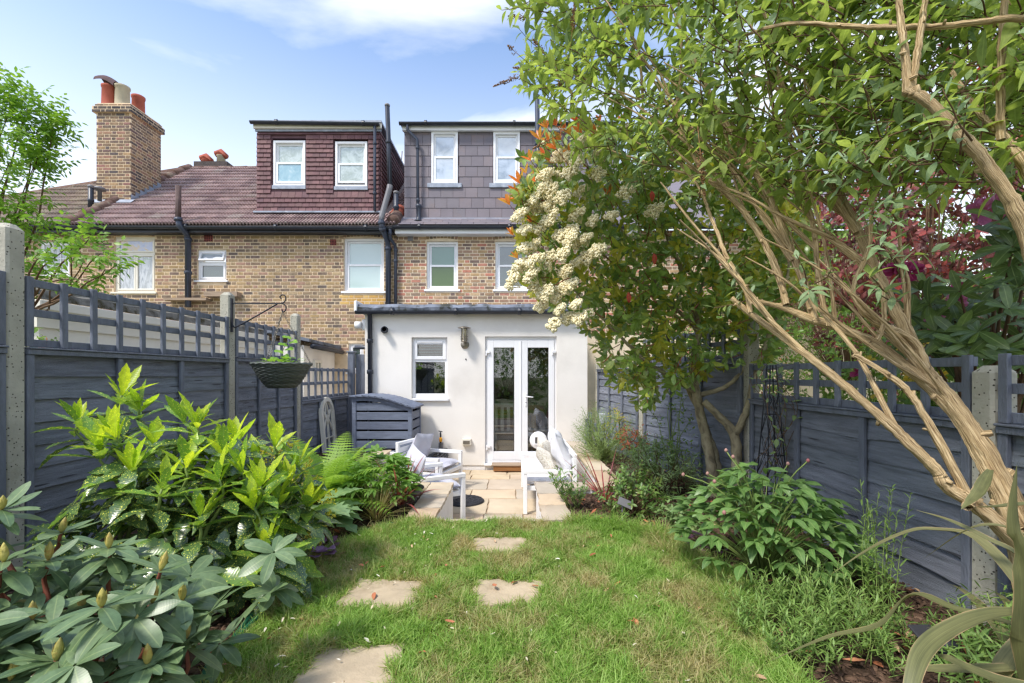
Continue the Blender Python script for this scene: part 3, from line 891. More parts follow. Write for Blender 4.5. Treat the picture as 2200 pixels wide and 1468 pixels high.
# casement with a top light
def casement(parent, x0, x1, z0, z1, Y, top, panes, tm, pm, mat, label, sill=True, fw=.05):
    f = MB()
    f.box(x0, x0 + fw, Y, Y + .09, z0, z1, bev=.004); f.box(x1 - fw, x1, Y, Y + .09, z0, z1, bev=.004)
    f.box(x0 + fw, x1 - fw, Y, Y + .09, z1 - fw, z1, bev=.004); f.box(x0 + fw, x1 - fw, Y, Y + .09, z0, z0 + fw, bev=.004)
    zt = z1 - (z1 - z0) * top
    if top: f.box(x0 + fw, x1 - fw, Y + .004, Y + .085, zt - fw / 2, zt + fw / 2, bev=.004)
    w = f.build('window', mat, parent, label)
    def sh(xa, xb, za, zb, pmm, M=None):
        s = MB(); e = .04
        s.box(xa, xa + e, Y - .012, Y + .05, za, zb, M=M, bev=.003); s.box(xb - e, xb, Y - .012, Y + .05, za, zb, M=M, bev=.003)
        s.box(xa + e, xb - e, Y - .012, Y + .05, zb - e, zb, M=M, bev=.003); s.box(xa + e, xb - e, Y - .012, Y + .05, za, za + e, M=M, bev=.003)
        s.build('casement', mat, w)
        p = MB(); p.box(xa + e - .004, xb - e + .004, Y + .015, Y + .021, za + e - .004, zb - e + .004, M=M); p.build('pane', pmm, w)
    n = panes
    zb = zt - fw / 2 if top else z1 - fw
    for i in range(n):
        a = x0 + fw + (x1 - x0 - 2 * fw) * i / n; b = x0 + fw + (x1 - x0 - 2 * fw) * (i + 1) / n
        sh(a + .003, b - .003, z0 + fw, zb, pm)
    if top:
        M = None
        if tm[1]:
            M = Matrix.Translation((0, Y, z1 - fw)) @ Matrix.Rotation(-tm[1], 4, 'X') @ Matrix.Translation((0, -Y, -(z1 - fw)))
        sh(x0 + fw, x1 - fw, zt + fw / 2, z1 - fw, tm[0], M)
    if sill:
        s = MB(); s.box(x0 - .05, x1 + .05, Y - .09, Y + .04, z0 - .04, z0 - .001, bev=.006); s.build('sill', mat, w)
    return w
casement(hB, *W2, YW + .05, .30, 2, (M_PSTAIN, 0), M_PCURT, M_CREAM, 'cream two-light casement with patterned top light and net curtains')
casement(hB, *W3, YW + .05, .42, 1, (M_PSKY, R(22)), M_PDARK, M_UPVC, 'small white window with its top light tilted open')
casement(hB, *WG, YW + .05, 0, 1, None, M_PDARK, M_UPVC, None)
# fascia, eaves gutter, air bricks, pipes
m = MB(); m.box(PART2, PARTY - .02, EY + .06, EY + .1, EZ - .14, EZ + .01); m.box(PART2, PARTY - .02, EY + .1, YW, EZ - .14, EZ - .12); m.build('fascia', M_BLACKP, hB)
gutter(hB, PART2, PARTY + .02, EY - .0, EZ - .02, .062, slope=-.03)
for (px, py, s) in ((448, 510, 18), (716, 521, 13)):
    x0, x1, z0, z1 = wx(px - s / 2), wx(px + s / 2), wz(py + s / 2), wz(py - s / 2)
    m = MB(); m.box(x0, x1, YW - .014, YW + .03, z0, z1)
    o = m.build('air_brick', pmat('air_brick_clay', [lin(150, 78, 70)], var=.1), hB)
    m = MB()
    for i in range(4):
        for j in range(4):
            cx, cz = x0 + (x1 - x0) * (i + .5) / 4, z0 + (z1 - z0) * (j + .5) / 4; e = (x1 - x0) * .08
            m.box(cx - e, cx + e, YW - .016, YW - .013, cz - e, cz + e)
    m.build('holes', M_DARKIN, o)
sp = P(383, 480, 10.05); top = P(383, 400, 10.05)
pipe(hB, [top, P(383, 472, 10.05)], .058, M_BROWNP, 'vent_pipe')
pipe(hB, [P(383, 470, 10.05), P(385, 485, 10.05), P(398, 500, 10.15), P(404, 512, 10.27), P(404, 660, 10.27)], .062, M_CAST, 'soil_pipe', collars=((0, .1), (3, .02), (3, .5)))
m = MB(); m.lathe([(.085, -.02), (.085, .02), (.06, .05)], 12, Matrix.Translation(P(383, 473, 10.05))); m.build('collar', M_CAST, hB)
pipe(hB, [P(832, 229, 10.1), P(838, 400, 10.1)], .052, M_BLACKP, 'vent_pipe', collars=((0, .45),))
m = MB(); m.lathe([(.056, 0), (.062, .03), (.05, .05), (.02, .06)], 12, Matrix.Translation(P(832, 229, 10.1))); m.build('pipe_cowl', M_GREYP, hB)
pipe(hB, [P(838, 398, 10.1), P(836, 408, 10.1), P(820, 465, 10.02), P(819, 474, 10.0)], .062, M_GREYP, 'soil_pipe')
pipe(hB, [P(819, 472, 10.0), P(820, 487, 10.0), P(833, 520, 10.25), P(834, 532, 10.3), P(834, 665, 10.3)], .06, M_CAST, 'soil_pipe', collars=((0, .5), (1, .15), (3, .02)))
pipe(hB, [P(838, 492, 10.1), P(838, 512, 10.15), P(848, 526, 10.3), P(850, 535, 10.32), P(850, 665, 10.32)], .036, M_CAST, 'downpipe', collars=((0, .5), (3, .02), (3, .2)))
# old timber ledge on the wall by the pipe
m = MB(); m.box(wx(365), wx(455), YW - .2, YW - .02, wz(648), wz(643)); m.box(wx(450), wx(520), YW - .2, YW - .02, wz(640), wz(630)); m.build('ledge_board', M_TIMBERG, hB)

# dormer footprint
D1Y = 10.62
d1 = dict(x0=wx(553, D1Y), x1=wx(817, D1Y), z0=wz(455, D1Y), z1=wz(280, D1Y))
D2Y = 10.46
d2 = dict(x0=wx(869, D2Y), x1=2.4, z0=wz(470, D2Y), z1=wz(285, D2Y))
def under(d, x, s, y):
    return d['x0'] - .05 < x < d['x1'] + .05 and EY + s / SLP > y + .02
# main roof of the middle house
def slopes_deck(name, parent, poly, mat):
    m = MB(); m.add([roof_pt(x, s) - Vector((0, 0, .02)) for x, s in poly], [tuple(range(len(poly)))]); return m.build(name, mat, parent)
deckB = slopes_deck('roof', hB, [(PART2, 0), (PARTY, 0), (PARTY, RIDGE_S), (PART2, RIDGE_S)], M_RTILE)
roof_tiles(deckB, PART2 + .05, PARTY - .02, RIDGE_S, M_RTILE, lambda x, s: not under(d1, x, s, D1Y), 300, 7, lambda x, s: abs(x + 6.6) * .25 + s)
m = MB()
x = PART2
rt = roof_pt(0, RIDGE_S)
while x < PARTY:
    m.tube([(x, rt.y, rt.z - .03), (x + .44, rt.y, rt.z - .02)], [.10, .112], 10); x += .44
m.build('ridge', M_RIDGE, deckB)
# party ridge running up the slope (bonnet tiles)
m = MB(); s = .02
while s < RIDGE_S:
    m.tube([roof_pt(PART2, s) + Vector((0, 0, .05)), roof_pt(PART2, min(s + .46, RIDGE_S)) + Vector((0, 0, .035))], [.135, .115], 12); s += .44
m.build('party_ridge', M_RIDGE, deckB)
m = MB(); m.tube([roof_pt(PARTY - .02, .05) + Vector((0, 0, .05)), roof_pt(PARTY - .02, .5) + Vector((0, 0, .045))], [.15, .135], 12); m.build('ridge_tile', M_RIDGE, deckB)
m = MB(); m.tube([roof_pt(PARTY - .02, .5) + Vector((0, 0, .06)), roof_pt(PARTY - .02, .85) + Vector((0, 0, .055))], [.15, .135], 12); m.build('ridge_tile', M_POTR, deckB)
# roof vents
for (px, py, d, r, h, mat_, nm) in ((195, 447, 10.9, .055, .5, M_BLACKP, 'vent_pipe'), (851, 462, 10.45, .06, .5, M_CAST, 'vent_pipe')):
    b = P(px, py, d); m = MB(); m.lathe([(r, 0), (r, h * .3), (r * 1.15, h * .32), (r * 1.15, h * .4), (r, h * .42), (r, h), (r * .6, h + .01)], 12, Matrix.Translation(b)); m.build(nm, mat_, deckB)
    m = MB(); m.lathe([(r * 1.1, h - .02), (r * 1.15, h + .03), (r * .6, h + .05)], 12, Matrix.Translation(b)); m.build('vent_cap', M_GREYP, deckB)
b = P(214, 432, 11.1); m = MB(); m.lathe([(.045, 0), (.045, .25), (.12, .26), (.13, .3), (.1, .33), (.02, .34)], 14, Matrix.Translation(b)); m.build('vent_cowl', M_GREYP, deckB)

def rgz(a): return a
# ---- red dormer
def dormer_box(parent, d, y, mat, holes, nm='dormer'):
    yb = EY + (d['z1'] - EZ) / PITCH
    m = MB()
    for (a, b, c, e) in rect_pieces(d['x0'], d['x1'], d['z0'] - .1, d['z1'], holes): m.box(a, b, y, y + .12, c, e)
    m.box(d['x0'], d['x0'] + .12, y + .12, yb, d['z0'] - .1, d['z1']); m.box(d['x1'] - .12, d['x1'], y + .12, yb, d['z0'] - .1, d['z1'])
    m.box(d['x0'] + .12, d['x1'] - .12, y + .12, yb, d['z1'] - .15, d['z1'] - .01)
    return m.build(nm, mat, parent), yb
DW = [(wx(587, D1Y), wx(656, D1Y), wz(399, D1Y), wz(302, D1Y)), (wx(720, D1Y), wx(789, D1Y), wz(401, D1Y), wz(304, D1Y))]
dorm, yb = dormer_box(hB, d1, D1Y, M_HUNG, [(w[0] - .02, w[1] + .02, w[2] - .06, w[3] + .05) for w in DW])
def hung_tile(w=.16, h=.145):
    m = MB(); m.add([(0, 0, 0), (w, 0, 0), (w, -.005, h), (0, -.005, h), (0, -.044, 0), (w, -.044, 0), (w, -.012, h), (0, -.012, h)],
                    [(4, 5, 6, 7), (0, 1, 5, 4), (1, 2, 6, 5), (3, 0, 4, 7)]); return m
def hang(parent, M, x0, x1, z0, z1, holes, nind, seed, w=.163, gauge=.105):
    rg = random.Random(seed); t = hung_tile(w - .003, gauge + .04); mes = {}
    J = MB(); c = 0; z = z0; n = 0
    while z < z1 - .04:
        x = x0 - (w / 2 if c % 2 else 0)
        while x < x1 - .01:
            a, b = max(x, x0), min(x + w, x1)
            for h in holes:
                if h[2] < z + gauge * .6 and h[3] > z + .02:
                    if a < h[0] < b: b = h[0]
                    elif a < h[1] < b: a = h[1]
                    elif h[0] <= a and b <= h[1]: b = a
            if b - a > .03:
                key = round(b - a, 2)
                hh = min(gauge + .04, z1 - z)
                MM = M @ Matrix.Translation((a, rg.uniform(-.003, .0), z + rg.uniform(-.002, .002)))
                if n < nind and hh > gauge:
                    if key not in mes: mes[key] = hung_tile(b - a - .007, gauge + .04).mesh('hung_tile', M_HUNG)
                    inst('hung_tile', mes[key], parent, MM); n += 1
                else:
                    J.cur = rg.random(); q = hung_tile(b - a - .007, hh); J.add(q.v, q.f, M=MM)
            x += w
        z += gauge; c += 1
    if J.v: J.build('tile_hanging', M_HUNG, parent, kind='stuff')
hang(dorm, Matrix.Translation((0, D1Y, 0)), d1['x0'], d1['x1'], d1['z0'], d1['z1'] - .06, [(w[0] - .03, w[1] + .03, w[2] - .16, w[3] + .05) for w in DW], 300, 21)
hang(dorm, Matrix.Translation((d1['x1'], D1Y, 0)) @ Matrix.Rotation(R(90), 4, 'Z'), 0, yb - D1Y, d1['z0'], d1['z1'] - .06, [], 0, 22)
for w, tp, bt, lab in zip(DW, (M_PFOIL, M_PFOIL), (M_PTEAL, M_PFOIL), ('white sash window with patterned teal film, left in the red dormer', 'white sash window open a crack, right in the red dormer')):
    sash_window(hB, w[0], w[1], w[2], w[3], D1Y - .005, tp, bt, sill=False, gap=.045 if 'right' in lab else .018, label=lab)
    m = MB(); m.box(w[0] - .02, w[1] + .02, D1Y - .035, D1Y + .06, w[2] - .09, w[2] - .002, bev=.006); m.build('lead_apron', M_LEAD, dorm)
gz = d1['z1']
m = MB(); m.box(d1['x0'] - .03, d1['x1'] + .03, D1Y - .05, D1Y - .02, gz - .05, gz + .03); m.build('flashing', M_LEAD, dorm)
m = MB(); m.box(d1['x0'] - .05, d1['x1'] + .05, D1Y - .09, D1Y - .05, gz + .0, gz + .12); m.build('fascia', M_CREAM, dorm)
m = MB(); m.box(d1['x0'] - .06, d1['x1'] + .06, D1Y - .12, yb + .1, gz + .122, gz + .17); m.build('flat_roof', M_LEAD, dorm)
gutter(dorm, d1['x0'] - .08, d1['x1'] + .02, D1Y - .15, gz + .12, .055, slope=-.04)
pipe(hB, [Vector((wx(806, D1Y - .1), D1Y - .13, gz + .06)), Vector((wx(806, D1Y - .1), D1Y - .13, d1['z0'] - .02))], .034, M_CAST, 'downpipe', collars=((0, .22), (0, .8)))
m = MB(); m.box(d1['x0'] - .05, d1['x1'] + .05, D1Y - .1, D1Y - .03, d1['z0'] - .05, d1['z0'] - .015); m.build('flashing', M_LEAD, dorm)

# ---- chimney on the party wall
CY = 11.3
cx0, cx1 = wx(207, CY), wx(280, CY); cyb = CY + .98; cz0, cz1 = wz(450, CY), wz(243, CY); ctop = wz(226, CY)
m = MB(); m.box(cx0, cx1, CY, cyb, cz0 - .3, cz1); m.box(cx0 - .06, cx1 + .06, CY - .06, cyb + .06, cz1, cz1 + .15); m.box(cx0 - .02, cx1 + .02, CY - .02, cyb + .02, cz1 + .15, ctop + .02)
chim = m.build('chimney', M_MORTAR, hB)
brick_face(chim, cx0, cx1, cz0, cz1, [], M_BRICKC, Matrix.Translation((0, CY, 0)), 160, 41)
MR = Matrix.Translation((cx1, CY, 0)) @ Matrix.Rotation(R(90), 4, 'Z')
brick_face(chim, 0, cyb - CY, cz0, cz1, [], M_BRICKC, MR, 140, 42)
for (e, za, zb_, mt) in ((.06, cz1, cz1 + .15, M_BRICKD), (.02, cz1 + .15, ctop + .02, M_BRICKC)):
    brick_face(chim, cx0 - e, cx1 + e, za, zb_, [], mt, Matrix.Translation((0, CY - e, 0)), 0, 43)
    brick_face(chim, -e, cyb - CY + e, za, zb_, [], mt, Matrix.Translation((cx1 + e, CY, 0)) @ Matrix.Rotation(R(90), 4, 'Z'), 0, 44)
m = MB(); m.box(cx0, cx1, CY, cyb, ctop + .02, ctop + .06, bev=.03); m.build('flaunching', M_MORTAR, chim)
def pot(px, d, r, h, mat, hood=False):
    b = Vector((wx(px, d), d, ctop + .05))
    m = MB(); m.lathe([(r * 1.12, 0), (r * 1.05, .03), (r * .98, h * .85), (r * 1.08, h * .88), (r * 1.1, h * .97), (r * .9, h), (r * .85, h - .05)], 18, Matrix.Translation(b))
    o = m.build('chimney_pot', mat, chim)
    if hood:
        m = MB(); pts = []
        for i in range(7):
            t = i / 6; a = -.5 + 1.0 * t
            pts.append(b + Vector((r * 1.5 * math.sin(a * 2.1) * 1.0, 0, h + .02 + .13 * math.cos(a * 2.6))))
        for s_ in range(-1, 2):
            pass
        n = 7; vs = []; fs = []
        for i in range(n):
            t = i / (n - 1)
            for j in range(9):
                u = j / 8 * math.pi
                rr = r * 1.15
                vs.append(b + Vector((-r * 1.7 + 3.3 * r * t, -math.cos(u) * rr * (1 - .1 * t), h + .03 + math.sin(u) * rr * 1.0 + .10 * math.sin(math.pi * (t * .85 + .1)) - .12 * t)))
        for i in range(n - 1):
            for j in range(8): fs.append((i * 9 + j, i * 9 + j + 1, (i + 1) * 9 + j + 1, (i + 1) * 9 + j))
        m.add(vs, fs, smooth=True); m.build('pot_hood', M_POTD, chim)
pot(234, 11.5, .145, .55, M_POTR, True); pot(263, 11.52, .15, .56, M_POTB); pot(297, 12.0, .14, .60, M_POTR)
m = MB()
for i in range(7):
    t = i / 7; y0 = CY + (cyb - CY) * t; y1 = CY + (cyb - CY) * (t + 1 / 7)
    za = EZ + (y0 - EY) * PITCH; zb_ = EZ + (y1 - EY) * PITCH
    m.add([(cx1 + .012, y0, za), (cx1 + .012, y1, zb_), (cx1 + .012, y1, zb_ + .13), (cx1 + .012, y0, zb_ + .13)], [(0, 1, 2, 3)])
    m.add([(cx1 + .012, y0, za + .045), (cx1 + .012, y1, zb_ + .045), (cx1 + .13, y1, zb_ + .045), (cx1 + .13, y0, za + .045)], [(3, 2, 1, 0)])
za = EZ + (CY - EY) * PITCH
m.add([(cx0 - .05, CY - .012, za + .1), (cx1 + .12, CY - .012, za + .1), (cx1 + .12, CY - .14, za - .02), (cx0 - .05, CY - .14, za - .02)], [(0, 3, 2, 1)])
m.build('lead_flashing', M_LEAD, chim)
# two pots on a stack beyond the ridge
m = MB(); m.box(wx(430, 14.6), wx(500, 14.6), 14.3, 14.9, 6, wz(356, 14.6)); far = m.build('chimney', M_BRICKD, hB)
for px, hh, mt in ((443, .14, M_POTR), (475, .28, M_POTB)):
    b = Vector((wx(px, 14.6), 14.6, wz(356, 14.6))); m = MB(); m.lathe([(.13, 0), (.12, hh), (.14, hh + .02)], 12, Matrix.Translation(b)); m.build('chimney_pot', mt, far)
    m = MB(); m.tube([b + Vector((-.17, 0, hh + .08)), b + Vector((.0, 0, hh + .12)), b + Vector((.18, 0, hh + .0))], [.1, .13, .08], 10); m.build('pot_hood', M_POTR, far)

# ---------------------------------------------------------------- left end house
hA = thing('terraced_house', (-12.2, YW, -.6), 'weathered end house with hipped tile roof, left of the tall chimney', 'house', 'terraced houses')
W1 = (wx(82), wx(150), wz(592), wz(518))
wm = MB()
for (a, b, c, d) in rect_pieces(-15.0, PART2 - .002, -.6, WT, [W1]): wm.box(a, b, YW, YW + .28, c, d)
wallA = wm.build('wall', M_MORTAR, hA)
brick_face(wallA, -15.0, PART2, wz(700), WT, [(W1[0], W1[1], W1[2] - .05, W1[3])], M_BRICK, MW, 150, 4, prefer=lambda q: -q[0])
W1w = casement(hA, *W1, YW + .05, 0, 1, None, M_PCURT, M_UPVC, 'white window with glazing bars behind the tree branch')
m = MB()
for t in (.36, .68): m.box(W1[0] + .09 + (W1[1] - W1[0] - .18) * t - .008, W1[0] + .09 + (W1[1] - W1[0] - .18) * t + .008, YW + .05, YW + .066, W1[2] + .09, W1[3] - .09)
m.box(W1[0] + .09, W1[1] - .09, YW + .052, YW + .064, (W1[2] + W1[3]) / 2 - .008, (W1[2] + W1[3]) / 2 + .008)
m.build('glazing_bar', M_UPVC, W1w)
def hip(x): return RIDGE_S * np.clip((x + 14.9) / (14.9 - 9.85), 0, 1)
deckA = slopes_deck('roof', hA, [(-14.9, 0), (PART2 - .003, 0), (PART2 - .003, RIDGE_S)], M_RTILEG)
roof_tiles(deckA, PART2 - 5.1, PART2 - .02, RIDGE_S, M_RTILEG, lambda x, s: s < hip(x) + .05, 150, 8, lambda x, s: -x + s * .4)
m = MB(); m.tube([roof_pt(-14.9, 0), roof_pt(PART2, RIDGE_S)], [.09, .09], 10); m.build('hip_ridge', M_RIDGE, deckA)
m = MB(); p0, p1, p2 = roof_pt(-14.9, 0), roof_pt(PART2, RIDGE_S), Vector((-14.9, 17.6, EZ)); m.add([p0, p1, p2], [(0, 1, 2)]); m.build('hip_slope', M_RTILEG, hA)
m = MB(); m.box(-15.0, PART2 - .002, EY + .06, EY + .1, EZ - .14, EZ + .01); m.build('fascia', M_BLACKP, hA)
gutter(hA, -15.0, PART2 - .01, EY, EZ - .015, .062)

# ---------------------------------------------------------------- right house (the one with the extension)
hC = thing('terraced_house', (.5, YW, -.6), 'brick house with grey slate-clad dormer above the white extension', 'house', 'terraced houses')
W5 = (wx(916), wx(984), wz(622), wz(518)); W6 = (wx(1064), wx(1132), wz(622), wz(518))
HX1 = 9.0
holesC = [W5, W6]
wm = MB()
for (a, b, c, d) in rect_pieces(PARTY + .002, HX1, -.6, WT, holesC): wm.box(a, b, YW, YW + .28, c, d)
wallC = wm.build('wall', M_MORTAR2, hC)
brick_face(wallC, PARTY, HX1, wz(720), WT, [(h[0], h[1], h[2] - .05, h[3] + .16) for h in holesC], M_BRICK2, MW, 300, 5, prefer=lambda q: abs(q[0] - wx(1000)) + .4 * abs(q[2] - wz(570)))
arch_bricks(wallC, W5[0], W5[1], W5[3] + .03, M_BRICK, YW); arch_bricks(wallC, W6[0], W6[1], W6[3] + .03, M_BRICK, YW)
sash_window(hC, *W5, YW + .06, M_PGREEN, M_PGREEND, arched=True, label='white arched sash window with green-toned panes')
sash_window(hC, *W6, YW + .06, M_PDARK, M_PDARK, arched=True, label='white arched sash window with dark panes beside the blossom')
m = MB(); m.box(wx(880) - .04, wx(880) + .08, YW - .02, YW + .01, wz(518), wz(509)); m.build('wall_vent', M_GREYP, hC)
deckC = slopes_deck('roof', hC, [(PARTY + .003, 0), (HX1, 0), (HX1, RIDGE_S), (PARTY + .003, RIDGE_S)], M_SLATE)
def slate(w, h, mat, name='slate', t=.009):
    m = MB(); m.add([(0, 0, 0), (w, 0, 0), (w, -.002, h), (0, -.002, h), (0, -t, 0), (w, -t, 0), (w, -t * .4, h), (0, -t * .4, h)], [(4, 5, 6, 7), (0, 1, 5, 4), (1, 2, 6, 5), (2, 3, 7, 6), (3, 0, 4, 7)])
    return m.mesh(name, mat)
SC = {}
rg = random.Random(9)
for c in range(3):
    x = PARTY + .1 - (.14 if c % 2 else 0)
    while x < 2.6:
        x0_, x1_ = max(x, PARTY + .02), x + .276
        key = round(x1_ - x0_, 2)
        if key not in SC: SC[key] = slate(x1_ - x0_ - .004, .30, M_SLATE, 'slate', .012)
        M = Matrix.Translation(roof_pt(x0_, c * .125) + Vector((0, 0, .012))) @ SLOPEM @ Matrix.Rotation(R(-90), 4, 'X')
        # slate mesh stands in xz: lay it on the slope (z up slope)
        M = Matrix.Translation(roof_pt(x0_, c * .125) + Vector((0, 0, .014 + .002 * c))) @ Matrix(((1, 0, 0, 0), (0, PITCH / SLP, 1 / SLP, 0), (0, -1 / SLP, PITCH / SLP, 0), (0, 0, 0, 1)))
        inst('roof_slate', SC[key], deckC, M)
        x += .28
m = MB(); m.box(wx(854), 2.8, EY + .05, EY + .09, EZ - .17, EZ + .0); m.box(wx(854), 2.8, EY + .09, YW, EZ - .17, EZ - .15); m.build('fascia', M_UPVC, hC)
gutter(hC, PARTY - .02, 2.8, EY - .015, EZ - .03, .06)
gutter(hC, 2.8, HX1, EY - .015, EZ - .03, .06)
EW = [(wx(927, D2Y), wx(984, D2Y), wz(395, D2Y), wz(284, D2Y)), (wx(1060, D2Y), wx(1117, D2Y), wz(395, D2Y), wz(285, D2Y))]
dorm2, yb2 = dormer_box(hC, d2, D2Y, M_POTD, [(w[0] - .005, w[1] + .005, w[2] - .05, w[3] + .005) for w in EW])
SL = {}
z = d2['z0']; c = 0
sg = .24
while z < d2['z1'] - .03:
    x = d2['x0'] - (.14 if c % 2 else 0)
    hh = min(sg + .02, d2['z1'] - z)
    while x < d2['x1'] - .02:
        a, b = max(x, d2['x0']), min(x + .28, d2['x1'])
        for (p, q, r_, s_) in [(w[0] - .01, w[1] + .01, w[2] - .11, w[3] + .01) for w in EW]:
            if r_ < z + .14 and s_ > z + .05:
                if p <= a and b <= q: b = a
                elif a < p < b: b = p
                elif a < q < b: a = q
        if b - a > .03:
            key = (round(b - a, 2), round(hh, 2))
            if key not in SL: SL[key] = slate(b - a - .006, hh, M_SLATE, 'slate', .018)
            inst('slate', SL[key], dorm2, Matrix.Translation((a, D2Y - .001, z)))
        x += .28
    z += sg; c += 1
for w, lab in zip(EW, ('white sash window in the slate dormer, left one', 'white sash window in the slate dormer, next to the orange leaves')):
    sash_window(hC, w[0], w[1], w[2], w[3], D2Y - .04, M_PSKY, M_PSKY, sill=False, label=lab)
    m = MB(); m.box(w[0] - .09, w[1] + .09, D2Y - .05, D2Y - .018, w[2] - .10, w[2] - .002, bev=.006); m.build('lead_apron', M_LEAD, dorm2)
m = MB(); m.box(d2['x0'] - .03, d2['x1'], D2Y - .1, D2Y - .02, d2['z1'] + .0, d2['z1'] + .10); m.build('fascia', M_UPVC, dorm2)
m = MB(); m.box(d2['x0'] - .06, d2['x1'], D2Y - .13, yb2 + .1, d2['z1'] + .102, d2['z1'] + .16); m.build('flat_roof', M_LEAD, dorm2)
gutter(dorm2, d2['x0'] - .08, d2['x1'], D2Y - .17, d2['z1'] + .13, .055)
m = MB(); m.box(d2['x0'], d2['x1'], D2Y - .07, D2Y - .012, d2['z0'] - .03, d2['z0'] - .002); m.build('flashing', M_LEAD, dorm2)
yy = D2Y - .12
pipe(hC, [Vector((wx(876, yy), D2Y - .17, d2['z1'] + .10)), Vector((wx(876, yy), D2Y - .15, d2['z1'] - .02)), Vector((wx(896, yy), yy, wz(300, yy))), Vector((wx(897, yy), yy, wz(310, yy))), Vector((wx(898, yy), yy, wz(470, yy)))], .034, M_CAST, 'downpipe', collars=((3, .05), (3, .75)))
b = Vector((wx(899, yy), yy + .02, wz(474, yy))); m = MB(); m.lathe([(.12, -.02), (.075, .02), (.055, .06), (.055, .3), (.07, .32), (.07, .36), (.05, .37)], 14, Matrix.Translation(b)); m.build('vent_pipe', M_CAST, hC)
pipe(hC, [P(1154, 205, 10.1), P(1157, 480, 10.1)], .055, M_CAST, 'vent_pipe', collars=((0, .38), (0, .5)))
b = P(872, 378, 11.8)
m = MB(); m.tube([P(862, 355, 12.6), P(864, 325, 12.6)], .012, 6); m.tube([P(870, 352, 12.6), P(874, 328, 12.6)], .012, 6); m.build('aerial', M_BROWNP, hC)
# ================================================================== WHITE EXTENSION
YE = 7.64
def ex(px): return wx(px, YE)
def ez(py): return wz(py, YE)
EX0, EX1 = ex(784), ex(1262)
ext = thing('kitchen_extension', (-.6, YE, PZ), 'white rendered single-storey extension with french doors', 'building')
WIN = (ex(884), ex(961), ez(856), ez(725)); DOR = (ex(1042), ex(1196), ez(996), ez(723))
ZT = 2.17
m = MB()
for (a, b, c, d) in rect_pieces(EX0, EX1, -.37, ZT, [WIN, (DOR[0], DOR[1], -.37, DOR[3])]): m.box(a, b, YE, YE + .26, c, d)
m.box(EX0, EX0 + .26, YE + .26, YW, PZ - .1, ZT); m.box(EX1 - .26, EX1, YE + .26, YW, PZ - .1, ZT)
wallE = m.build('wall', M_RENDER, ext)
m = MB()
for a, b in ((EX0 + .003, DOR[0] - .0), (DOR[1] + .0, EX1 - .003)): m.box(a, b, YE + .018, YE + .25, PZ - .08, -.371)
m.box(DOR[0], DOR[1], YE + .03, YE + .25, PZ - .08, -.345)
m.build('plinth', M_RENDERW, wallE)
# low-pitch felt roof with a rolled front edge
m = MB()
x0, x1 = ex(770), EX1 + .06
nseg = 26
for i in range(nseg):
    a = x0 + (x1 - x0) * i / nseg; b = x0 + (x1 - x0) * (i + 1) / nseg
    def sec(x):
        w = .012 * math.sin(x * 9) + .008 * math.sin(x * 23 + 1)
        return [(x, YE - .11, ZT + .005 + w * .3), (x, YE - .125 + w, ZT + .09 + w), (x, YE - .07, ZT + .145 + w), (x, YE + .1, ZT + .17), (x, YW, ZT + .42)]
    A, B = sec(a), sec(b)
    for k in range(4): m.add([A[k], B[k], B[k + 1], A[k + 1]], [(0, 1, 2, 3)], smooth=True)
m.box(x0 + .05, x1 - .02, YE - .09, YW - .02, ZT + .001, ZT + .03)
roofE = m.build('roof', M_FELT, ext)
m = MB(); m.box(x0 - .03, x0 + .02, YE - .14, YE + .2, ZT + .02, ZT + .2, bev=.01); m.build('verge_trim', M_UPVC, roofE)
gutter(ext, x0, x1, YE - .13, ZT + .03, .055, joints=1.05)
pipe(ext, [(ex(797), YE - .1, ZT), (ex(797), YE - .06, ZT - .05), (ex(798), YE - .06, PZ)], .04, M_BLACKP, 'downpipe', collars=((1, .16), (1, .36)))
m = MB(); m.box(EX0 - .06, EX0 - .002, YE + .02, YE + .14, 1.9, 2.08, bev=.01); m.lathe([(.06, 0), (.06, .1)], 14, Matrix.Translation((EX0 - .06, YE, 1.98)) @ Matrix.Rotation(R(-90), 4, 'Y')); m.build('gutter_end', M_UPVC, ext)
m = MB(); m.tube([(ex(745), YE + .4, 1.63), (EX0, YE + .4, 1.63)], .035, 10); m.build('waste_pipe', M_CAST, ext)
b = Vector((ex(826), YE, ez(709)))
m = MB(); m.lathe([(.06, 0), (.06, .02), (.048, .03), (.048, .14), (.04, .14), (.04, .02)], 18, Matrix.Translation(b) @ Matrix.Rotation(R(90), 4, 'X') @ Matrix.Rotation(R(14), 4, 'Y'), cap=False); fl = m.build('flue', M_BLACKP, ext)
m = MB(); m.lathe([(.041, 0), (.041, .01)], 16, Matrix.Translation(b + Vector((0, -.03, 0))) @ Matrix.Rotation(R(90), 4, 'X')); m.build('flue_opening', M_DARKIN, fl)
m = MB(); m.lathe([(.012, 0), (.012, .01)], 10, Matrix.Translation((ex(1001), YE, ez(772))) @ Matrix.Rotation(R(90), 4, 'X')); m.build('wall_hole', M_DARKIN, ext)
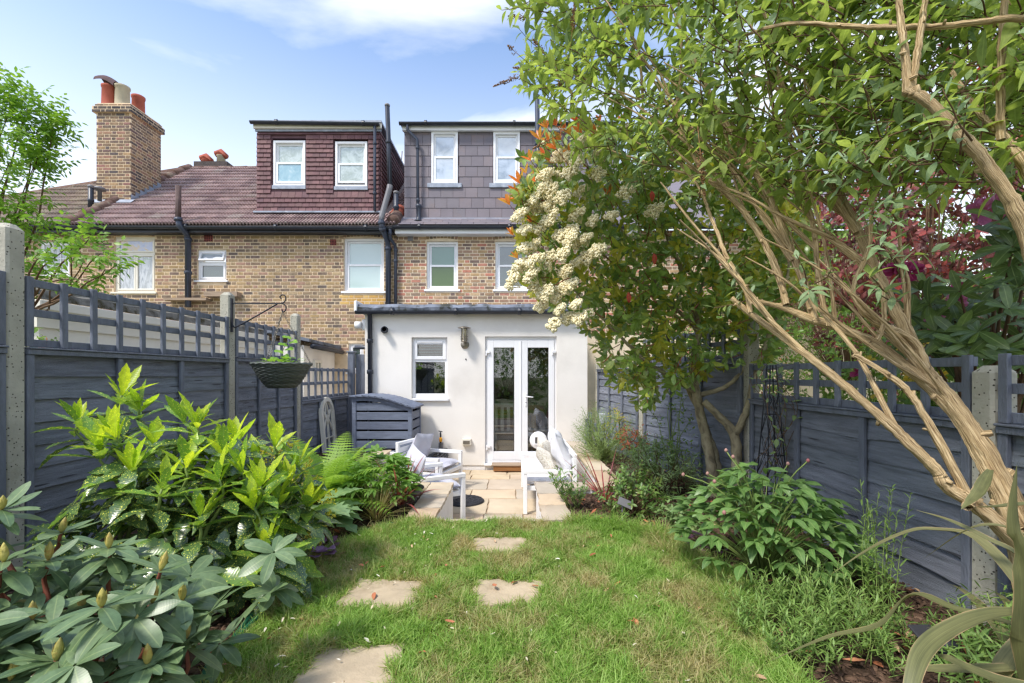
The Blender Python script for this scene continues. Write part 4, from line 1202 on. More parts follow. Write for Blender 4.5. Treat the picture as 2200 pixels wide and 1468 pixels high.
# window
YF = YE + .07
x0, x1, z0, z1 = WIN
f = MB(); fw = .05
for q in ((x0, x0 + fw, z0, z1), (x1 - fw, x1, z0, z1), (x0 + fw, x1 - fw, z1 - fw, z1), (x0 + fw, x1 - fw, z0, z0 + .075)): f.box(q[0], q[1], YF, YF + .07, q[2], q[3], bev=.004)
zt = ez(774); f.box(x0 + fw, x1 - fw, YF, YF + .07, zt - .03, zt + .03, bev=.004)
wE = f.build('window', M_UPVC, ext)
s = MB(); e = .055; xa, xb, za, zb = x0 + .03, x1 - .03, zt + .012, z1 - .03
for q in ((xa, xa + e, za, zb), (xb - e, xb, za, zb), (xa + e, xb - e, zb - e - .03, zb), (xa + e, xb - e, za, za + e)): s.box(q[0], q[1], YF - .02, YF + .04, q[2], q[3], bev=.005)
s.build('top_light', M_UPVC, wE)
s = MB(); s.box(xa + .06, xb - .06, YF - .035, YF - .02, zb - .06, zb - .035, bev=.005); s.build('trickle_vent', M_UPVC, wE)
for (a, b, c, d) in ((xa + e, xb - e, za + e, zb - e - .03), (x0 + fw, x1 - fw, z0 + .07, zt - .025)):
    p = MB(); p.box(a - .005, b + .005, YF + .03, YF + .036, c - .005, d + .005); p.build('pane', M_GLASS, wE)
s = MB(); s.box(x0 + .02, x1 + .03, YE - .05, YF + .02, z0 - .045, z0 - .002, bev=.008); s.build('sill', M_UPVC, wE)
m = MB()
for i in range(5): m.box(x0 + .07, x1 - .07, YF + .09, YF + .10, zt + .05 + i * .05, zt + .085 + i * .05)
m.box(x0 + .07, x1 - .07, YF + .09, YF + .1, zt - .09, zt - .035); m.build('blind', M_BROWNP, wE)
# french doors
x0, x1, z0, z1 = DOR
YD = YE + .05
f = MB(); fw = .04
f.box(x0, x0 + fw, YD, YD + .07, z0, z1, bev=.004); f.box(x1 - fw, x1, YD, YD + .07, z0, z1, bev=.004); f.box(x0 + fw, x1 - fw, YD, YD + .07, z1 - .06, z1, bev=.004)
f.box(x0 + fw, x1 - fw, YD - .02, YD + .07, z0, z0 + .045, bev=.004)
dfr = f.build('door_frame', M_UPVC, ext)
m = MB(); m.box(x0 - .01, x1 + .01, YE - .06, YD, z0 - .03, z0 - .002, bev=.006); m.build('threshold', M_UPVC, dfr)
def leaf(a, b, pa, pb):
    zl, zh = z0 + .05, z1 - .065; pz0, pz1 = ez(971), ez(747)
    s = MB()
    s.box(a, pa, YD - .022, YD + .045, zl, zh, bev=.005); s.box(pb, b, YD - .022, YD + .045, zl, zh, bev=.005)
    s.box(pa, pb, YD - .0215, YD + .045, pz1, zh, bev=.005); s.box(pa, pb, YD - .0215, YD + .045, zl, pz0, bev=.005)
    o = s.build('door', M_UPVC, ext)
    p = MB(); p.box(pa - .004, pb + .004, YD + .01, YD + .016, pz0 - .004, pz1 + .004); p.build('pane', M_GLASS, o)
    g = MB(); w = .008
    for q in ((pa - .002, pa + w, pz0, pz1), (pb - w, pb + .002, pz0, pz1), (pa + w, pb - w, pz0 - .002, pz0 + w), (pa + w, pb - w, pz1 - w, pz1 + .002)): g.box(q[0], q[1], YD - .005, YD + .009, q[2], q[3])
    g.build('gasket', M_RUBBER, o)
    return o
xm = ex(1118.8)
dl = leaf(x0 + .038, xm - .006, ex(1060.5), ex(1105)); dr = leaf(xm + .006, x1 - .038, ex(1134), ex(1179))
m = MB(); m.box(xm - .012, xm + .012, YD - .035, YD - .022, z0 + .05, z1 - .065, bev=.004); m.build('astragal', M_UPVC, dl)
for o, px, zz in ((dl, 1047.5, ez(757)), (dl, 1049, ez(960)), (dr, 1190, ez(756)), (dr, 1190, ez(955))):
    m = MB(); m.box(ex(px) - .035, ex(px) + .04, YD - .055, YD - .02, zz - .02, zz + .025, bev=.006); m.box(ex(px) - .035, ex(px) - .01, YD - .055, YD - .02, zz - .06, zz - .02, bev=.005); m.build('hinge', M_UPVC, o)
hx, hz0, hz1 = ex(1130), ez(873), ez(846)
m = MB(); m.box(hx - .014, hx + .014, YD - .035, YD - .02, hz0, hz1, bev=.004); m.tube([(hx, YD - .03, hz1 - .05), (hx, YD - .075, hz1 - .05), (hx + .02, YD - .08, hz1 - .05), (hx + .12, YD - .08, hz1 - .06)], .011, 10); ha = m.build('handle', M_UPVC, dr)
m = MB(); m.lathe([(.008, 0), (.008, .004)], 8, Matrix.Translation((hx, YD - .035, hz0 + .06)) @ Matrix.Rotation(R(90), 4, 'X')); m.build('keyhole', M_DARKIN, ha)
b = Vector((ex(1157), YD + .006, ez(947)))
RX = Matrix.Translation(b) @ Matrix.Rotation(R(90), 4, 'X')
m = MB(); m.lathe([(.147, 0), (.147, .012), (.135, .022), (.07, .022)], 30, RX, cap=False)
for q in ((-.075, -.055, -.075, .07), (.055, .075, -.075, .07), (-.055, .055, -.075, -.055), (-.055, .055, .052, .07)): m.box(b.x + q[0], b.x + q[1], b.y - .045, b.y - .0, b.z + q[2], b.z + q[3], bev=.006)
m.add([(b.x - .1, b.y - .0215, b.z - .075), (b.x + .1, b.y - .0215, b.z - .075), (b.x + .1, b.y - .0215, b.z - .1), (b.x - .1, b.y - .0215, b.z - .1)], [(0, 1, 2, 3)])
cf = m.build('cat_flap', M_UPVC, dr)
m = MB(); m.box(b.x - .056, b.x + .056, b.y - .02, b.y - .012, b.z - .056, b.z + .053); m.build('flap', pmat('smoked_flap', [lin(112, 108, 106)], rough=.25), cf)
# room behind the glass
m = MB()
m.box(EX0 + .26, EX1 - .26, YE + .26, YW - .01, -.36, -.335); m.build('room_floor', M_ROOMF, ext)
m = MB(); m.box(EX0 + .262, EX0 + .275, YE + .27, YW - .02, -.334, ZT - .02); m.box(EX1 - .275, EX1 - .262, YE + .27, YW - .02, -.334, ZT - .02); m.box(EX0 + .28, EX1 - .28, YW - .04, YW - .012, -.334, ZT - .02); m.build('room_wall', M_ROOMW, ext)
m = MB(); m.box(EX0 + .28, EX1 - .28, YE + .27, YW - .05, ZT - .06, ZT - .03); m.build('room_ceiling', M_RENDER, ext)
t = thing('dining_table', (.05, 9.0, -.335), 'pale oak dining table seen through the french doors', 'table')
m = MB(); m.box(-.75, .5, 8.7, 9.4, .37, .41, bev=.008); m.build('table_top', M_TABLE, t)
for a in (-.68, .43):
    for b_ in (8.76, 9.34):
        m = MB(); m.box(a - .03, a + .03, b_ - .03, b_ + .03, -.335, .369); m.build('leg', M_TABLE, t)
m = MB(); m.box(-.25, .05, 8.85, 9.05, .411, .416); o = m.build('paper', M_UPVC); tag(o, 'sheet of paper on the oak dining table', 'paper')
def dchair(x, y, rot, lab):
    c = thing('dining_chair', (x, y, -.335), lab, 'chair', 'dining chairs behind the glass')
    M = Matrix.Translation((x, y, -.335)) @ Matrix.Rotation(rot, 4, 'Z')
    m = MB(); m.box(-.21, .21, -.21, .21, .42, .46, M=M, bev=.01); m.build('seat', M_WHITEM, c)
    for i in range(4):
        m = MB(); u = -.17 + i * .113; m.box(u - .03, u + .03, .185, .205, .47, .92, M=M, bev=.006); m.build('back_slat', M_WHITEM, c)
    m = MB(); m.box(-.22, .22, .18, .21, .90, .97, M=M, bev=.008); m.build('top_rail', M_WHITEM, c)
    for a in (-.18, .18):
        for b_ in (-.18, .18):
            m = MB(); m.box(a - .018, a + .018, b_ - .018, b_ + .018, 0, .419, M=M); m.build('leg', M_WHITEM, c)
dchair(-.12, 8.35, R(180), 'white slatted dining chair just inside the left french door'); dchair(.62, 8.75, R(-70), 'white dining chair inside the right french door'); dchair(-.75, 8.3, R(200), 'white dining chair half hidden behind the left door pane')
# wall lamp
b = Vector((ex(999), YE, ez(741)))
lp = thing('wall_lamp', b, 'steel wall lantern with glass tube beside the french doors', 'lamp')
m = MB(); m.lathe([(.07, 0), (.07, .015), (.055, .025), (.02, .03)], 24, Matrix.Translation(b) @ Matrix.Rotation(R(90), 4, 'X')); m.build('wall_plate', M_STEEL, lp)
m = MB(); m.tube([b + Vector((0, -.02, 0)), b + Vector((0, -.1, .0)), b + Vector((0, -.12, .04))], .014, 10); m.build('arm', M_STEEL, lp)
c = b + Vector((0, -.12, .06))
m = MB(); m.lathe([(.05, 0), (.05, .2)], 20, Matrix.Translation(c), cap=False); m.build('glass_tube', M_LAMPG, lp)
m = MB(); m.lathe([(.055, -.02), (.055, 0), (.02, .0)], 20, Matrix.Translation(c)); m.lathe([(.012, 0), (.018, .1), (.0, .13)], 10, Matrix.Translation(c)); m.build('lamp_holder', M_STEEL, lp)
for i in range(3):
    m = MB(); m.lathe([(.064, .012 + i * .026), (.066, .016 + i * .026), (.064, .02 + i * .026), (.058, .016 + i * .026), (.064, .012 + i * .026)], 20, Matrix.Translation(c), cap=False); m.build('ring', M_STEEL, lp)
m = MB()
for a in (45, 135, 225, 315): m.tube([c + Vector((.06 * math.cos(R(a)), .06 * math.sin(R(a)), 0)), c + Vector((.06 * math.cos(R(a)), .06 * math.sin(R(a)), .21))], .004, 6)
m.build('rod', M_STEEL, lp)
m = MB(); m.lathe([(.11, .205), (.11, .212), (.04, .235), (.005, .24)], 28, Matrix.Translation(c)); m.build('lamp_cap', M_STEEL, lp)
# socket box
b = Vector((ex(1003), YE, ez(949)))
so = thing('outdoor_socket', b, 'small beige outdoor electrical box low on the white wall', 'socket')
m = MB(); m.box(b.x - .075, b.x + .075, b.y - .07, b.y - .001, b.z - .055, b.z + .055, bev=.008); m.build('housing', M_CREAM, so)
m = MB(); m.box(b.x - .055, b.x + .055, b.y - .076, b.y - .069, b.z - .035, b.z + .025, bev=.003); m.build('cover', M_STEEL, so)
# timber step
ds = thing('door_step', (.05, 7.5, PZ), 'short brown timber step below the french doors', 'step')
m = MB(); m.box(wx(1060, 7.45), wx(1150, 7.45), 7.42, 7.63, PZ + .022, PZ + .105, bev=.006); m.build('riser', M_TIMBER, ds)
m = MB(); m.box(wx(1056, 7.45), wx(1154, 7.45), 7.40, 7.635, PZ + .106, PZ + .13, bev=.006); m.build('tread', M_TIMBERG, ds)
# standpipe and hose reel
tp = thing('garden_tap', (ex(948), 7.5, PZ), 'black standpipe tap with a yellow hose connector by the white wall', 'tap')
b = Vector((wx(947.5, 7.55), 7.55, PZ))
m = MB(); m.box(b.x - .035, b.x + .035, 7.51, 7.59, PZ + .01, .02, bev=.004); m.build('post', M_GREYP, tp)
m = MB(); m.tube([b + Vector((0, -.04, .47)), b + Vector((0, -.04, .6)), b + Vector((0, -.06, .64))], .014, 8); m.tube([b + Vector((-.035, -.04, .67)), b + Vector((.03, -.04, .655))], .008, 6); m.tube([b + Vector((0, -.04, .62)), b + Vector((0, -.04, .67))], .01, 6); m.build('tap', M_IRON, tp)
m = MB(); m.lathe([(.022, 0), (.026, .02), (.026, .06), (.018, .075)], 12, Matrix.Translation(b + Vector((0, -.04, .49)))); m.build('connector', M_YELLOW, tp)
hr = thing('hose_reel', (b.x - .12, 7.3, PZ), 'coiled grey hose on the ground behind the armchair', 'hose')
m = MB(); pts = []
for i in range(140):
    a = i / 14 * 2 * math.pi / 1.0
    rr = .17 + .03 * math.sin(i * .7) * .6
    pts.append(Vector((b.x - .04 + rr * math.cos(a), 7.32 + rr * math.sin(a) * .55, PZ + .2 + .13 * math.sin(a * 1.02) + .0006 * i)))
m.tube(pts, .011, 6); m.build('hose_coil', M_HOSEG, hr)
m = MB(); m.tube(smooth_path([b + Vector((0, -.04, .47)), b + Vector((-.05, -.08, .3)), b + Vector((-.14, -.15, .22)), pts[-1]], 5), .011, 6); m.build('hose_lead', M_HOSEG, hr)

# ================================================================== FURNITURE
def pillow(name, w, h, t, mat, parent, M, seed=0, n=16):
    rg = np.random.default_rng(seed)
    u = np.linspace(-1, 1, n)
    U, V = np.meshgrid(u, u, indexing='ij')
    prof = (np.clip(1 - np.abs(U) ** 2.6, 0, 1) * np.clip(1 - np.abs(V) ** 2.6, 0, 1)) ** .55
    ph = rg.uniform(0, 6, 6)
    wr = .05 * t * (np.sin(U * 5 + V * 3 + ph[0]) + np.sin(U * 2 - V * 6 + ph[1]) + .6 * np.sin(U * 9 + V * 7 + ph[2]))
    pinchx = 1 - .055 * (1 - V ** 2); pinchy = 1 - .055 * (1 - U ** 2)
    X = U * w / 2 * pinchx; Y = V * h / 2 * pinchy
    Z1 = prof * t / 2 + wr * prof; Z2 = -prof * t / 2 + wr * prof
    V1 = np.stack([X, Y, Z1], -1).reshape(-1, 3); V2 = np.stack([X, Y, Z2], -1).reshape(-1, 3)
    I = np.arange(n * n).reshape(n, n)
    F1 = np.stack([I[:-1, :-1], I[1:, :-1], I[1:, 1:], I[:-1, 1:]], -1).reshape(-1, 4)
    F2 = F1[:, ::-1] + n * n
    VV = np.concatenate([V1, V2]); FF = np.concatenate([F1, F2])
    me = mesh_np(name, VV, FF, mat, UV=VV[:, :2])
    o = inst(name, me, parent, M)
    s = o.modifiers.new('sub', 'SUBSURF'); s.levels = 1; s.render_levels = 1
    return o
def seat_pad(name, x0, x1, y0, y1, z0, z1, mat, parent, M, seed=0):
    cx, cy = (x0 + x1) / 2, (y0 + y1) / 2
    n = 12; m = MB(); rg = np.random.default_rng(seed); ph = rg.uniform(0, 6, 4)
    vs = []; fs = []
    q = n + 1
    for s_ in (1, -1):
        for i in range(q):
            for j in range(q):
                u, v = i / n * 2 - 1, j / n * 2 - 1
                e = ((1 - abs(u) ** 10) * (1 - abs(v) ** 10)) ** .5
                x = cx + (x1 - x0) / 2 * math.copysign(abs(u) ** .9, u); y = cy + (y1 - y0) / 2 * math.copysign(abs(v) ** .9, v)
                h = (z1 - z0) / 2
                z = (z0 + z1) / 2 + s_ * h * (.72 * e ** .3 + .28 * e * (1 - .25 * (u * u + v * v))) + (.004 * math.sin(u * 6 + ph[0]) * math.sin(v * 5 + ph[1]) if s_ > 0 else 0)
                vs.append((x, y, z))
    for s_ in (0, 1):
        for i in range(n):
            for j in range(n):
                f = (i * q + j, (i + 1) * q + j, (i + 1) * q + j + 1, i * q + j + 1)
                fs.append(tuple(k + s_ * q * q for k in (f if s_ == 0 else f[::-1])))
    ring = [i * q for i in range(q)] + [n * q + j for j in range(1, q)] + [i * q + n for i in range(n - 1, -1, -1)] + [j for j in range(n - 1, 0, -1)]
    L = len(ring)
    for k in range(L):
        a, b = ring[k], ring[(k + 1) % L]; fs.append((b, a, a + q * q, b + q * q))
    m.add(vs, fs, smooth=True)
    return m.build(name, mat, parent, M=M)
M_KNIT = pmat('knitted_cream', [lin(238, 232, 220)], rough=.95, var=.15, scale=70, bump=1.0, bscale=90, spec=.1, dirt=lin(214, 202, 180), dscale=60, dlo=.5, dhi=.6)

def seat_frame(t, M, w, d, arm_h, seat_h, back_h, tb=.045):
    """aluminium frame: local x forward, y sideways, z up"""
    h2 = w / 2
    for s_ in (-1, 1):
        y = s_ * (h2 - tb / 2)
        m = MB(); m.box(d / 2 - tb, d / 2, y - tb / 2, y + tb / 2, 0, arm_h - tb, M=M, bev=.004); m.build('leg', M_WHITEM, t)
        m = MB(); m.box(-d / 2 + .03, -d / 2 + .03 + tb, y - tb / 2, y + tb / 2, 0, back_h - .04, M=M, bev=.004); m.build('leg', M_WHITEM, t)
        m = MB(); m.box(-d / 2 + .03 + tb, d / 2, y - tb / 2 - .004, y + tb / 2 + .004, arm_h - tb + .002, arm_h, M=M, bev=.004); m.build('armrest', M_WHITEM, t)
    m = MB(); i = h2 - tb
    m.box(d / 2 - tb, d / 2 - .002, -i, i, seat_h - .07, seat_h - .02, M=M, bev=.004); m.box(-d / 2 + .03, -d / 2 + .07, -i, i, seat_h - .07, seat_h - .02, M=M, bev=.004)
    m.box(-d / 2 + .07, d / 2 - tb, -i, -i + tb, seat_h - .069, seat_h - .021, M=M); m.box(-d / 2 + .07, d / 2 - tb, i - tb, i, seat_h - .069, seat_h - .021, M=M)
    for k in range(5):
        x = -d / 2 + .12 + k * (d - .2) / 4.5; m.box(x, x + .05, -i + tb, i - tb, seat_h - .045, seat_h - .03, M=M)
    m.build('seat_frame', M_WHITEM, t)
    m = MB(); m.box(-d / 2 + .028, -d / 2 + .075, -h2, h2, back_h - .04, back_h, M=M, bev=.004); m.build('top_rail', M_WHITEM, t)
    for k in range(3):
        z = seat_h + .06 + k * (back_h - seat_h - .12) / 3
        m = MB(); m.box(-d / 2 + .04, -d / 2 + .06, -i, i, z, z + .06, M=M); m.build('back_slat', M_WHITEM, t)

def face_to(x, y, fx, fy):
    a = math.atan2(fy, fx)
    return Matrix.Translation((x, y, PZ + .008)) @ Matrix.Rotation(a, 4, 'Z')
# armchair by the log store
def armchair(cx, cy, fx, fy, lab, seed, tilt):
    t = thing('armchair', (cx, cy, PZ), lab, 'armchair', 'white garden armchairs')
    M = face_to(cx, cy, fx, fy)
    seat_frame(t, M, .72, .66, .52, .34, .70)
    seat_pad('seat_cushion', -.25, .31, -.30, .30, .325, .42, M_CUSH, t, M, seed)
    Mp = M @ Matrix.Translation((-.17, tilt * .06, .57)) @ Matrix.Rotation(R(-72), 4, 'Y') @ Matrix.Rotation(R(8 * tilt), 4, 'Z')
    pillow('back_cushion', .44, .52, .17, M_CUSH, t, Mp, seed)
    return t
armchair(-1.13, 6.22, .92, -.32, 'white armchair with grey cushions beside the grey slatted store', 1, 1)
armchair(-.97, 5.10, .86, .5, 'white armchair nearest the lawn, half hidden behind the low wall', 2, -1)
# sofa
t = thing('garden_sofa', (.45, 5.8, PZ), 'white two-seat garden sofa facing left on the patio', 'sofa')
M = face_to(.45, 5.82, -1, 0)
seat_frame(t, M, 1.28, .64, .50, .33, .68)
seat_pad('seat_cushion', -.24, .31, -.585, -.005, .315, .42, M_CUSHW, t, M, 5); seat_pad('seat_cushion', -.24, .31, .005, .585, .315, .42, M_CUSHW, t, M, 6)
pillow('back_cushion', .46, .54, .2, M_CUSHW, t, M @ Matrix.Translation((-.16, -.30, .64)) @ Matrix.Rotation(R(-74), 4, 'Y') @ Matrix.Rotation(R(5), 4, 'Z'), 7)
pillow('back_cushion', .46, .52, .2, M_CUSHW, t, M @ Matrix.Translation((-.15, .27, .62)) @ Matrix.Rotation(R(-70), 4, 'Y') @ Matrix.Rotation(R(-9), 4, 'Z'), 8)
o = pillow('scatter_cushion', .42, .42, .16, M_KNIT, None, M @ Matrix.Translation((.0, -.1, .60)) @ Matrix.Rotation(R(-64), 4, 'Y') @ Matrix.Rotation(R(12), 4, 'Z'), 9)
tag(o, 'cream knitted scatter cushion on the middle of the sofa', 'cushion')
o = pillow('scatter_cushion', .40, .40, .15, M_KNIT, None, M @ Matrix.Translation((.03, .34, .55)) @ Matrix.Rotation(R(-52), 4, 'Y') @ Matrix.Rotation(R(-8), 4, 'Z'), 10)
tag(o, 'cream knitted scatter cushion at the near end of the sofa', 'cushion')
# rubber mat
m = MB(); m.lathe([(.25, 0), (.25, .008), (.24, .014), (.0, .014)], 36, Matrix.Translation((-.60, 5.72, PZ + .009)))
for r_ in (.06, .12, .18, .23):
    m.lathe([(r_ - .012, .014), (r_ - .008, .02), (r_ + .008, .02), (r_ + .012, .014)], 36, Matrix.Translation((-.60, 5.72, PZ + .009)), cap=False)
for a in range(0, 360, 30): m.tube([(-.60 + .05 * math.cos(R(a)), 5.72 + .05 * math.sin(R(a)), PZ + .026), (-.60 + .14 * math.cos(R(a + 22)), 5.72 + .14 * math.sin(R(a + 22)), PZ + .026), (-.60 + .24 * math.cos(R(a)), 5.72 + .24 * math.sin(R(a)), PZ + .026)], .008, 5)
tag(m.build('floor_mat', M_RUBBER), 'round black patterned rubber mat on the patio', 'mat')
# ================================================================== FENCES
def board(L, h, t0, t1, g, wav, rg, n=14):
    m = MB(); vs = []; fs = []; uv = []
    ph = rg.uniform(0, 6); am = wav * rg.uniform(.5, 1.2); f1 = rg.uniform(2, 4)
    for i in range(n + 1):
        x = L * i / n
        b = am * (math.sin(f1 * x + ph) + .4 * math.sin(3.1 * f1 * x + 2 * ph))
        y = g * .003 * math.sin(2.2 * x + ph)
        vs += [(x, g * t0 + y, b), (x, g * t1 + y, h), (x, g * (t1 - .012) + y, h), (x, g * (t0 - .014) + y, b)]
        uv += [(x, 0), (x, h), (x, h), (x, 0)]
    for i in range(n):
        a = i * 4; c = a + 4
        for k in range(4):
            k2 = (k + 1) % 4
            fs.append((a + k, c + k, c + k2, a + k2) if g < 0 else (a + k2, c + k2, c + k, a + k))
    fs += [(0, 1, 2, 3), (n * 4 + 3, n * 4 + 2, n * 4 + 1, n * 4)]
    m.add(vs, fs, uv); return m
M_FENCEB = None
def fence_panel(p0, p1, zb, zr, zt, g, lab, nb, wav=.004, seed=0, trel=True, group='slate blue fence panels', mat=None, tn=None, trl=None):
    rg = random.Random(seed)
    p0 = Vector((p0[0], p0[1], 0)); p1 = Vector((p1[0], p1[1], 0)); L = (p1 - p0).length
    M = frame(p0, p1 - p0)
    t = thing('garden_fence', ((p0.x + p1.x) / 2, (p0.y + p1.y) / 2, zb), lab, 'fence', group)
    hb = (zr - .04 - zb) / nb
    for i in range(nb):
        m = board(L, hb + .025, .028, .012, g, wav, rg)
        m.build('board', M_FENCE, t, M=M @ Matrix.Translation((0, 0, zb + i * hb)))
    for k in range(4):
        x = .02 + (L - .04) * k / 3
        m = MB(); m.box(x - .02, x + .02, min(g * .029, g * .052), max(g * .029, g * .052), zb - .02, zr - .045, M=M, bev=.003); m.build('batten', M_FENCEV, t)
    m = MB(); m.box(0, L, min(-g * .02, g * .06), max(-g * .02, g * .06), zr - .044, zr - .012, M=M, bev=.003); m.box(0, L, min(-g * .03, g * .07), max(-g * .03, g * .07), zr - .011, zr, M=M, bev=.003); m.build('rail', M_FENCEV, t)
    m = MB(); m.box(0, L, min(g * .0, g * .05), max(g * .0, g * .05), zb - .06, zb - .002, M=M); m.build('gravel_board', M_FENCEV, t)
    if trel:
        hs = [zr + .026, (zr + zt) / 2, zt - .03]
        if trl: hs = [zr + .026 + (zt - .056 - zr) * k / trl for k in range(trl + 1)]
        for z in hs:
            m = MB(); m.box(0, L, min(g * .008, g * .03), max(g * .008, g * .03), z - .022, z + .022, M=M, bev=.002); m.build('trellis_rail', M_FENCEV, t)
        n = tn or max(3, round(L / .21))
        for i in range(n + 1):
            x = .02 + (L - .04) * i / n
            m = MB(); e = rg.uniform(-.004, .004)
            m.box(x - .019 + e, x + .019 + e, min(g * .031, g * .052), max(g * .031, g * .052), zr + .002, zt, M=M, bev=.002); m.build('trellis_slat', M_FENCEV, t)
    return t
def conc_post(x, y, zt, lab, w=.10, d=.10, ang=0.0, zb=-.5):
    M = Matrix.Translation((x, y, 0)) @ Matrix.Rotation(ang, 4, 'Z')
    m = MB(); h = w / 2; c = .012
    def ring(s, z): return [(-h * s + c, -d / 2 * s, z), (h * s - c, -d / 2 * s, z), (h * s, -d / 2 * s + c, z), (h * s, d / 2 * s - c, z), (h * s - c, d / 2 * s, z), (-h * s + c, d / 2 * s, z), (-h * s, d / 2 * s - c, z), (-h * s, -d / 2 * s + c, z)]
    vs = ring(1, zb) + ring(1, zt - .03) + ring(.55, zt)
    fs = [tuple(range(16, 24))]
    for r_ in (0, 8):
        for i in range(8): fs.append((r_ + i, r_ + (i + 1) % 8, r_ + 8 + (i + 1) % 8, r_ + 8 + i))
    m.add(vs, fs, M=M)
    o = m.build('fence_post', M_CONC); tag(o, lab, 'post', 'concrete fence posts'); return o
FX = -2.85
conc_post(FX + .0, 2.575, 2.0, 'tall concrete fence post at the left edge of the picture')
conc_post(FX + .0, 4.56, 1.97, 'concrete fence post carrying the hanging basket bracket')
conc_post(FX + .0, 5.99, 1.95, 'concrete fence post just behind the hanging basket')
fence_panel((FX, 2.63), (FX, 4.50), .06, 1.31, 1.72, -1, 'long slate blue fence panel with trellis behind the spotted laurel', 9, .004, 1, tn=9)
fence_panel((FX, 4.62), (FX, 5.93), .06, 1.33, 1.72, -1, 'slate blue fence panel with trellis between the two inner concrete posts', 9, .004, 2, tn=7)
fence_panel((FX, 6.05), (FX + .04, 7.72), -.35, .80, 1.25, -1, 'lower slate blue fence panel with square trellis behind the arched mirror', 9, .004, 3, tn=8)
fence_panel((FX, -.9), (FX, 2.52), .06, 1.31, 1.72, -1, 'slate blue fence panel beside the camera, left of the first concrete post', 9, .004, 4, tn=14)
# timber gate post and gate
gp = thing('gate_post', (wx(748, 7.75), 7.78, PZ), 'slate blue timber gate post with a flat cap', 'post')
m = MB(); m.box(-2.80, -2.70, 7.75, 7.85, PZ, 1.52, bev=.006); m.build('post', M_FENCEV, gp)
m = MB(); m.box(-2.815, -2.685, 7.735, 7.865, 1.521, 1.55, bev=.006); m.build('post_cap', M_FENCEV, gp)
gt = thing('garden_gate', (wx(770, 7.9), 7.9, PZ), 'slate blue boarded gate between the fence and the white extension', 'gate')
for i in range(3):
    m = MB(); m.box(-2.695 + i * .075, -2.624 + i * .075, 7.85 + .006 * (i % 2), 7.875 + .006 * (i % 2), PZ + .04, 1.50 - (.14 if i == 2 else 0), bev=.004); m.build('board', M_FENCEV, gt)
m = MB()
for z in (-.1, .6, 1.2): m.box(-2.69, -2.48, 7.885, 7.92, z, z + .1)
m.build('ledge', M_FENCEV, gt)
# right fence
rp = [(2.13, -.9), (2.13, 1.98), (2.13, 4.02), (1.70, 5.86), (1.48, 7.72)]
conc_post(2.15, 2.03, 1.19, 'speckled concrete fence post at the right edge by the strap leaves', .12, .10)
conc_post(2.13, 4.05, 1.66, 'concrete fence post behind the blossoming tree, beside the wire obelisk', .10, .10)
conc_post(1.70, 5.90, 1.25, 'pale concrete fence post between the two far sunlit panels', .09, .09, R(8))
conc_post(1.47, 7.76, 1.35, 'pale concrete fence post at the corner of the white extension', .09, .09)
fence_panel((2.15, 2.09), (2.13, 3.99), .03, .94, 1.24, 1, 'shaded slate blue fence panel with wavy boards behind the twisted shrub', 7, .012, 5, tn=9)
fence_panel((2.10, 4.10), (1.73, 5.84), .03, 1.29, 1.60, 1, 'sunlit slate blue panel with wavy boards behind the tree trunks', 10, .012, 6, tn=8)
fence_panel((1.68, 5.95), (1.49, 7.71), .03, 1.24, 1.5, 1, 'far sunlit slate blue fence panel next to the white extension', 10, .010, 7, trel=False)
fence_panel((2.15, -.9), (2.15, 1.97), .03, .94, 1.24, 1, 'slate blue fence panel right of the speckled post, at the picture edge', 7, .012, 8, tn=13)
# little picket barrier by the extension
pk = thing('picket_barrier', (1.33, 7.45, 0), 'short grey picket barrier at the extension corner', 'fence')
for i, (x, h, y) in enumerate(((1.24, .42, 7.5), (1.30, .52, 7.56), (1.36, .36, 7.4))):
    m = MB(); m.box(x - .03, x + .03, y, y + .025, .0, h, bev=.004); m.build('picket', M_FENCEV, pk)
m = MB(); m.box(1.42, 1.54, 7.35, 7.45, .36, .52, bev=.008); o = m.build('meter_box', pmat('grey_box', [lin(190, 194, 204)], rough=.5)); tag(o, 'small grey electrical box on the far fence post', 'box')

# ================================================================== SLATTED STORE
bs_ = thing('bin_store', (-1.95, 7.0, PZ), 'slate grey slatted store with a curved planked lid', 'store')
BX0, BX1, BY0, BY1 = -2.40, -1.50, 6.82, 7.5
def lidz(x):
    t = max(0.0, (x - BX0) / (BX1 - BX0)); return .82 + .03 * math.sin(math.pi * min(1, t * 1.1)) - .155 * t ** 1.7
for x in (BX0, BX1 - .06):
    for y in (BY0, BY1 - .05):
        m = MB(); m.box(x, x + .06, y, y + .05, PZ + .01, lidz(x + .03) - .02, bev=.004); m.build('post', M_BIN, bs_)
nsl = 8
for k in range(nsl):
    z = PZ + .06 + k * .143
    m = MB()
    top = z + .115
    xr_ = BX1 - .06
    if top > lidz(xr_) - .02:
        n = 8; poly = [(BX0 + .06, z)]
        xe = xr_
        while lidz(xe) - .03 < z + .02 and xe > BX0 + .2: xe -= .02
        poly.append((xe, z))
        for i in range(n + 1):
            x = xe + (BX0 + .06 - xe) * i / n; poly.append((x, min(top, max(z + .004, lidz(x) - .03))))
        m.prism(poly, .018, Matrix.Translation((0, BY0 + .012, 0)))
    else: m.box(BX0 + .06, xr_, BY0 + .012, BY0 + .03, z, top, bev=.003)
    m.build('slat', M_BIN, bs_)
    if top < lidz(BX1) - .02:
        m = MB(); m.box(BX1 - .03, BX1 - .012, BY0 + .05, BY1 - .05, z, top, bev=.003); m.build('slat', M_BIN, bs_)
m = MB()
n = 10
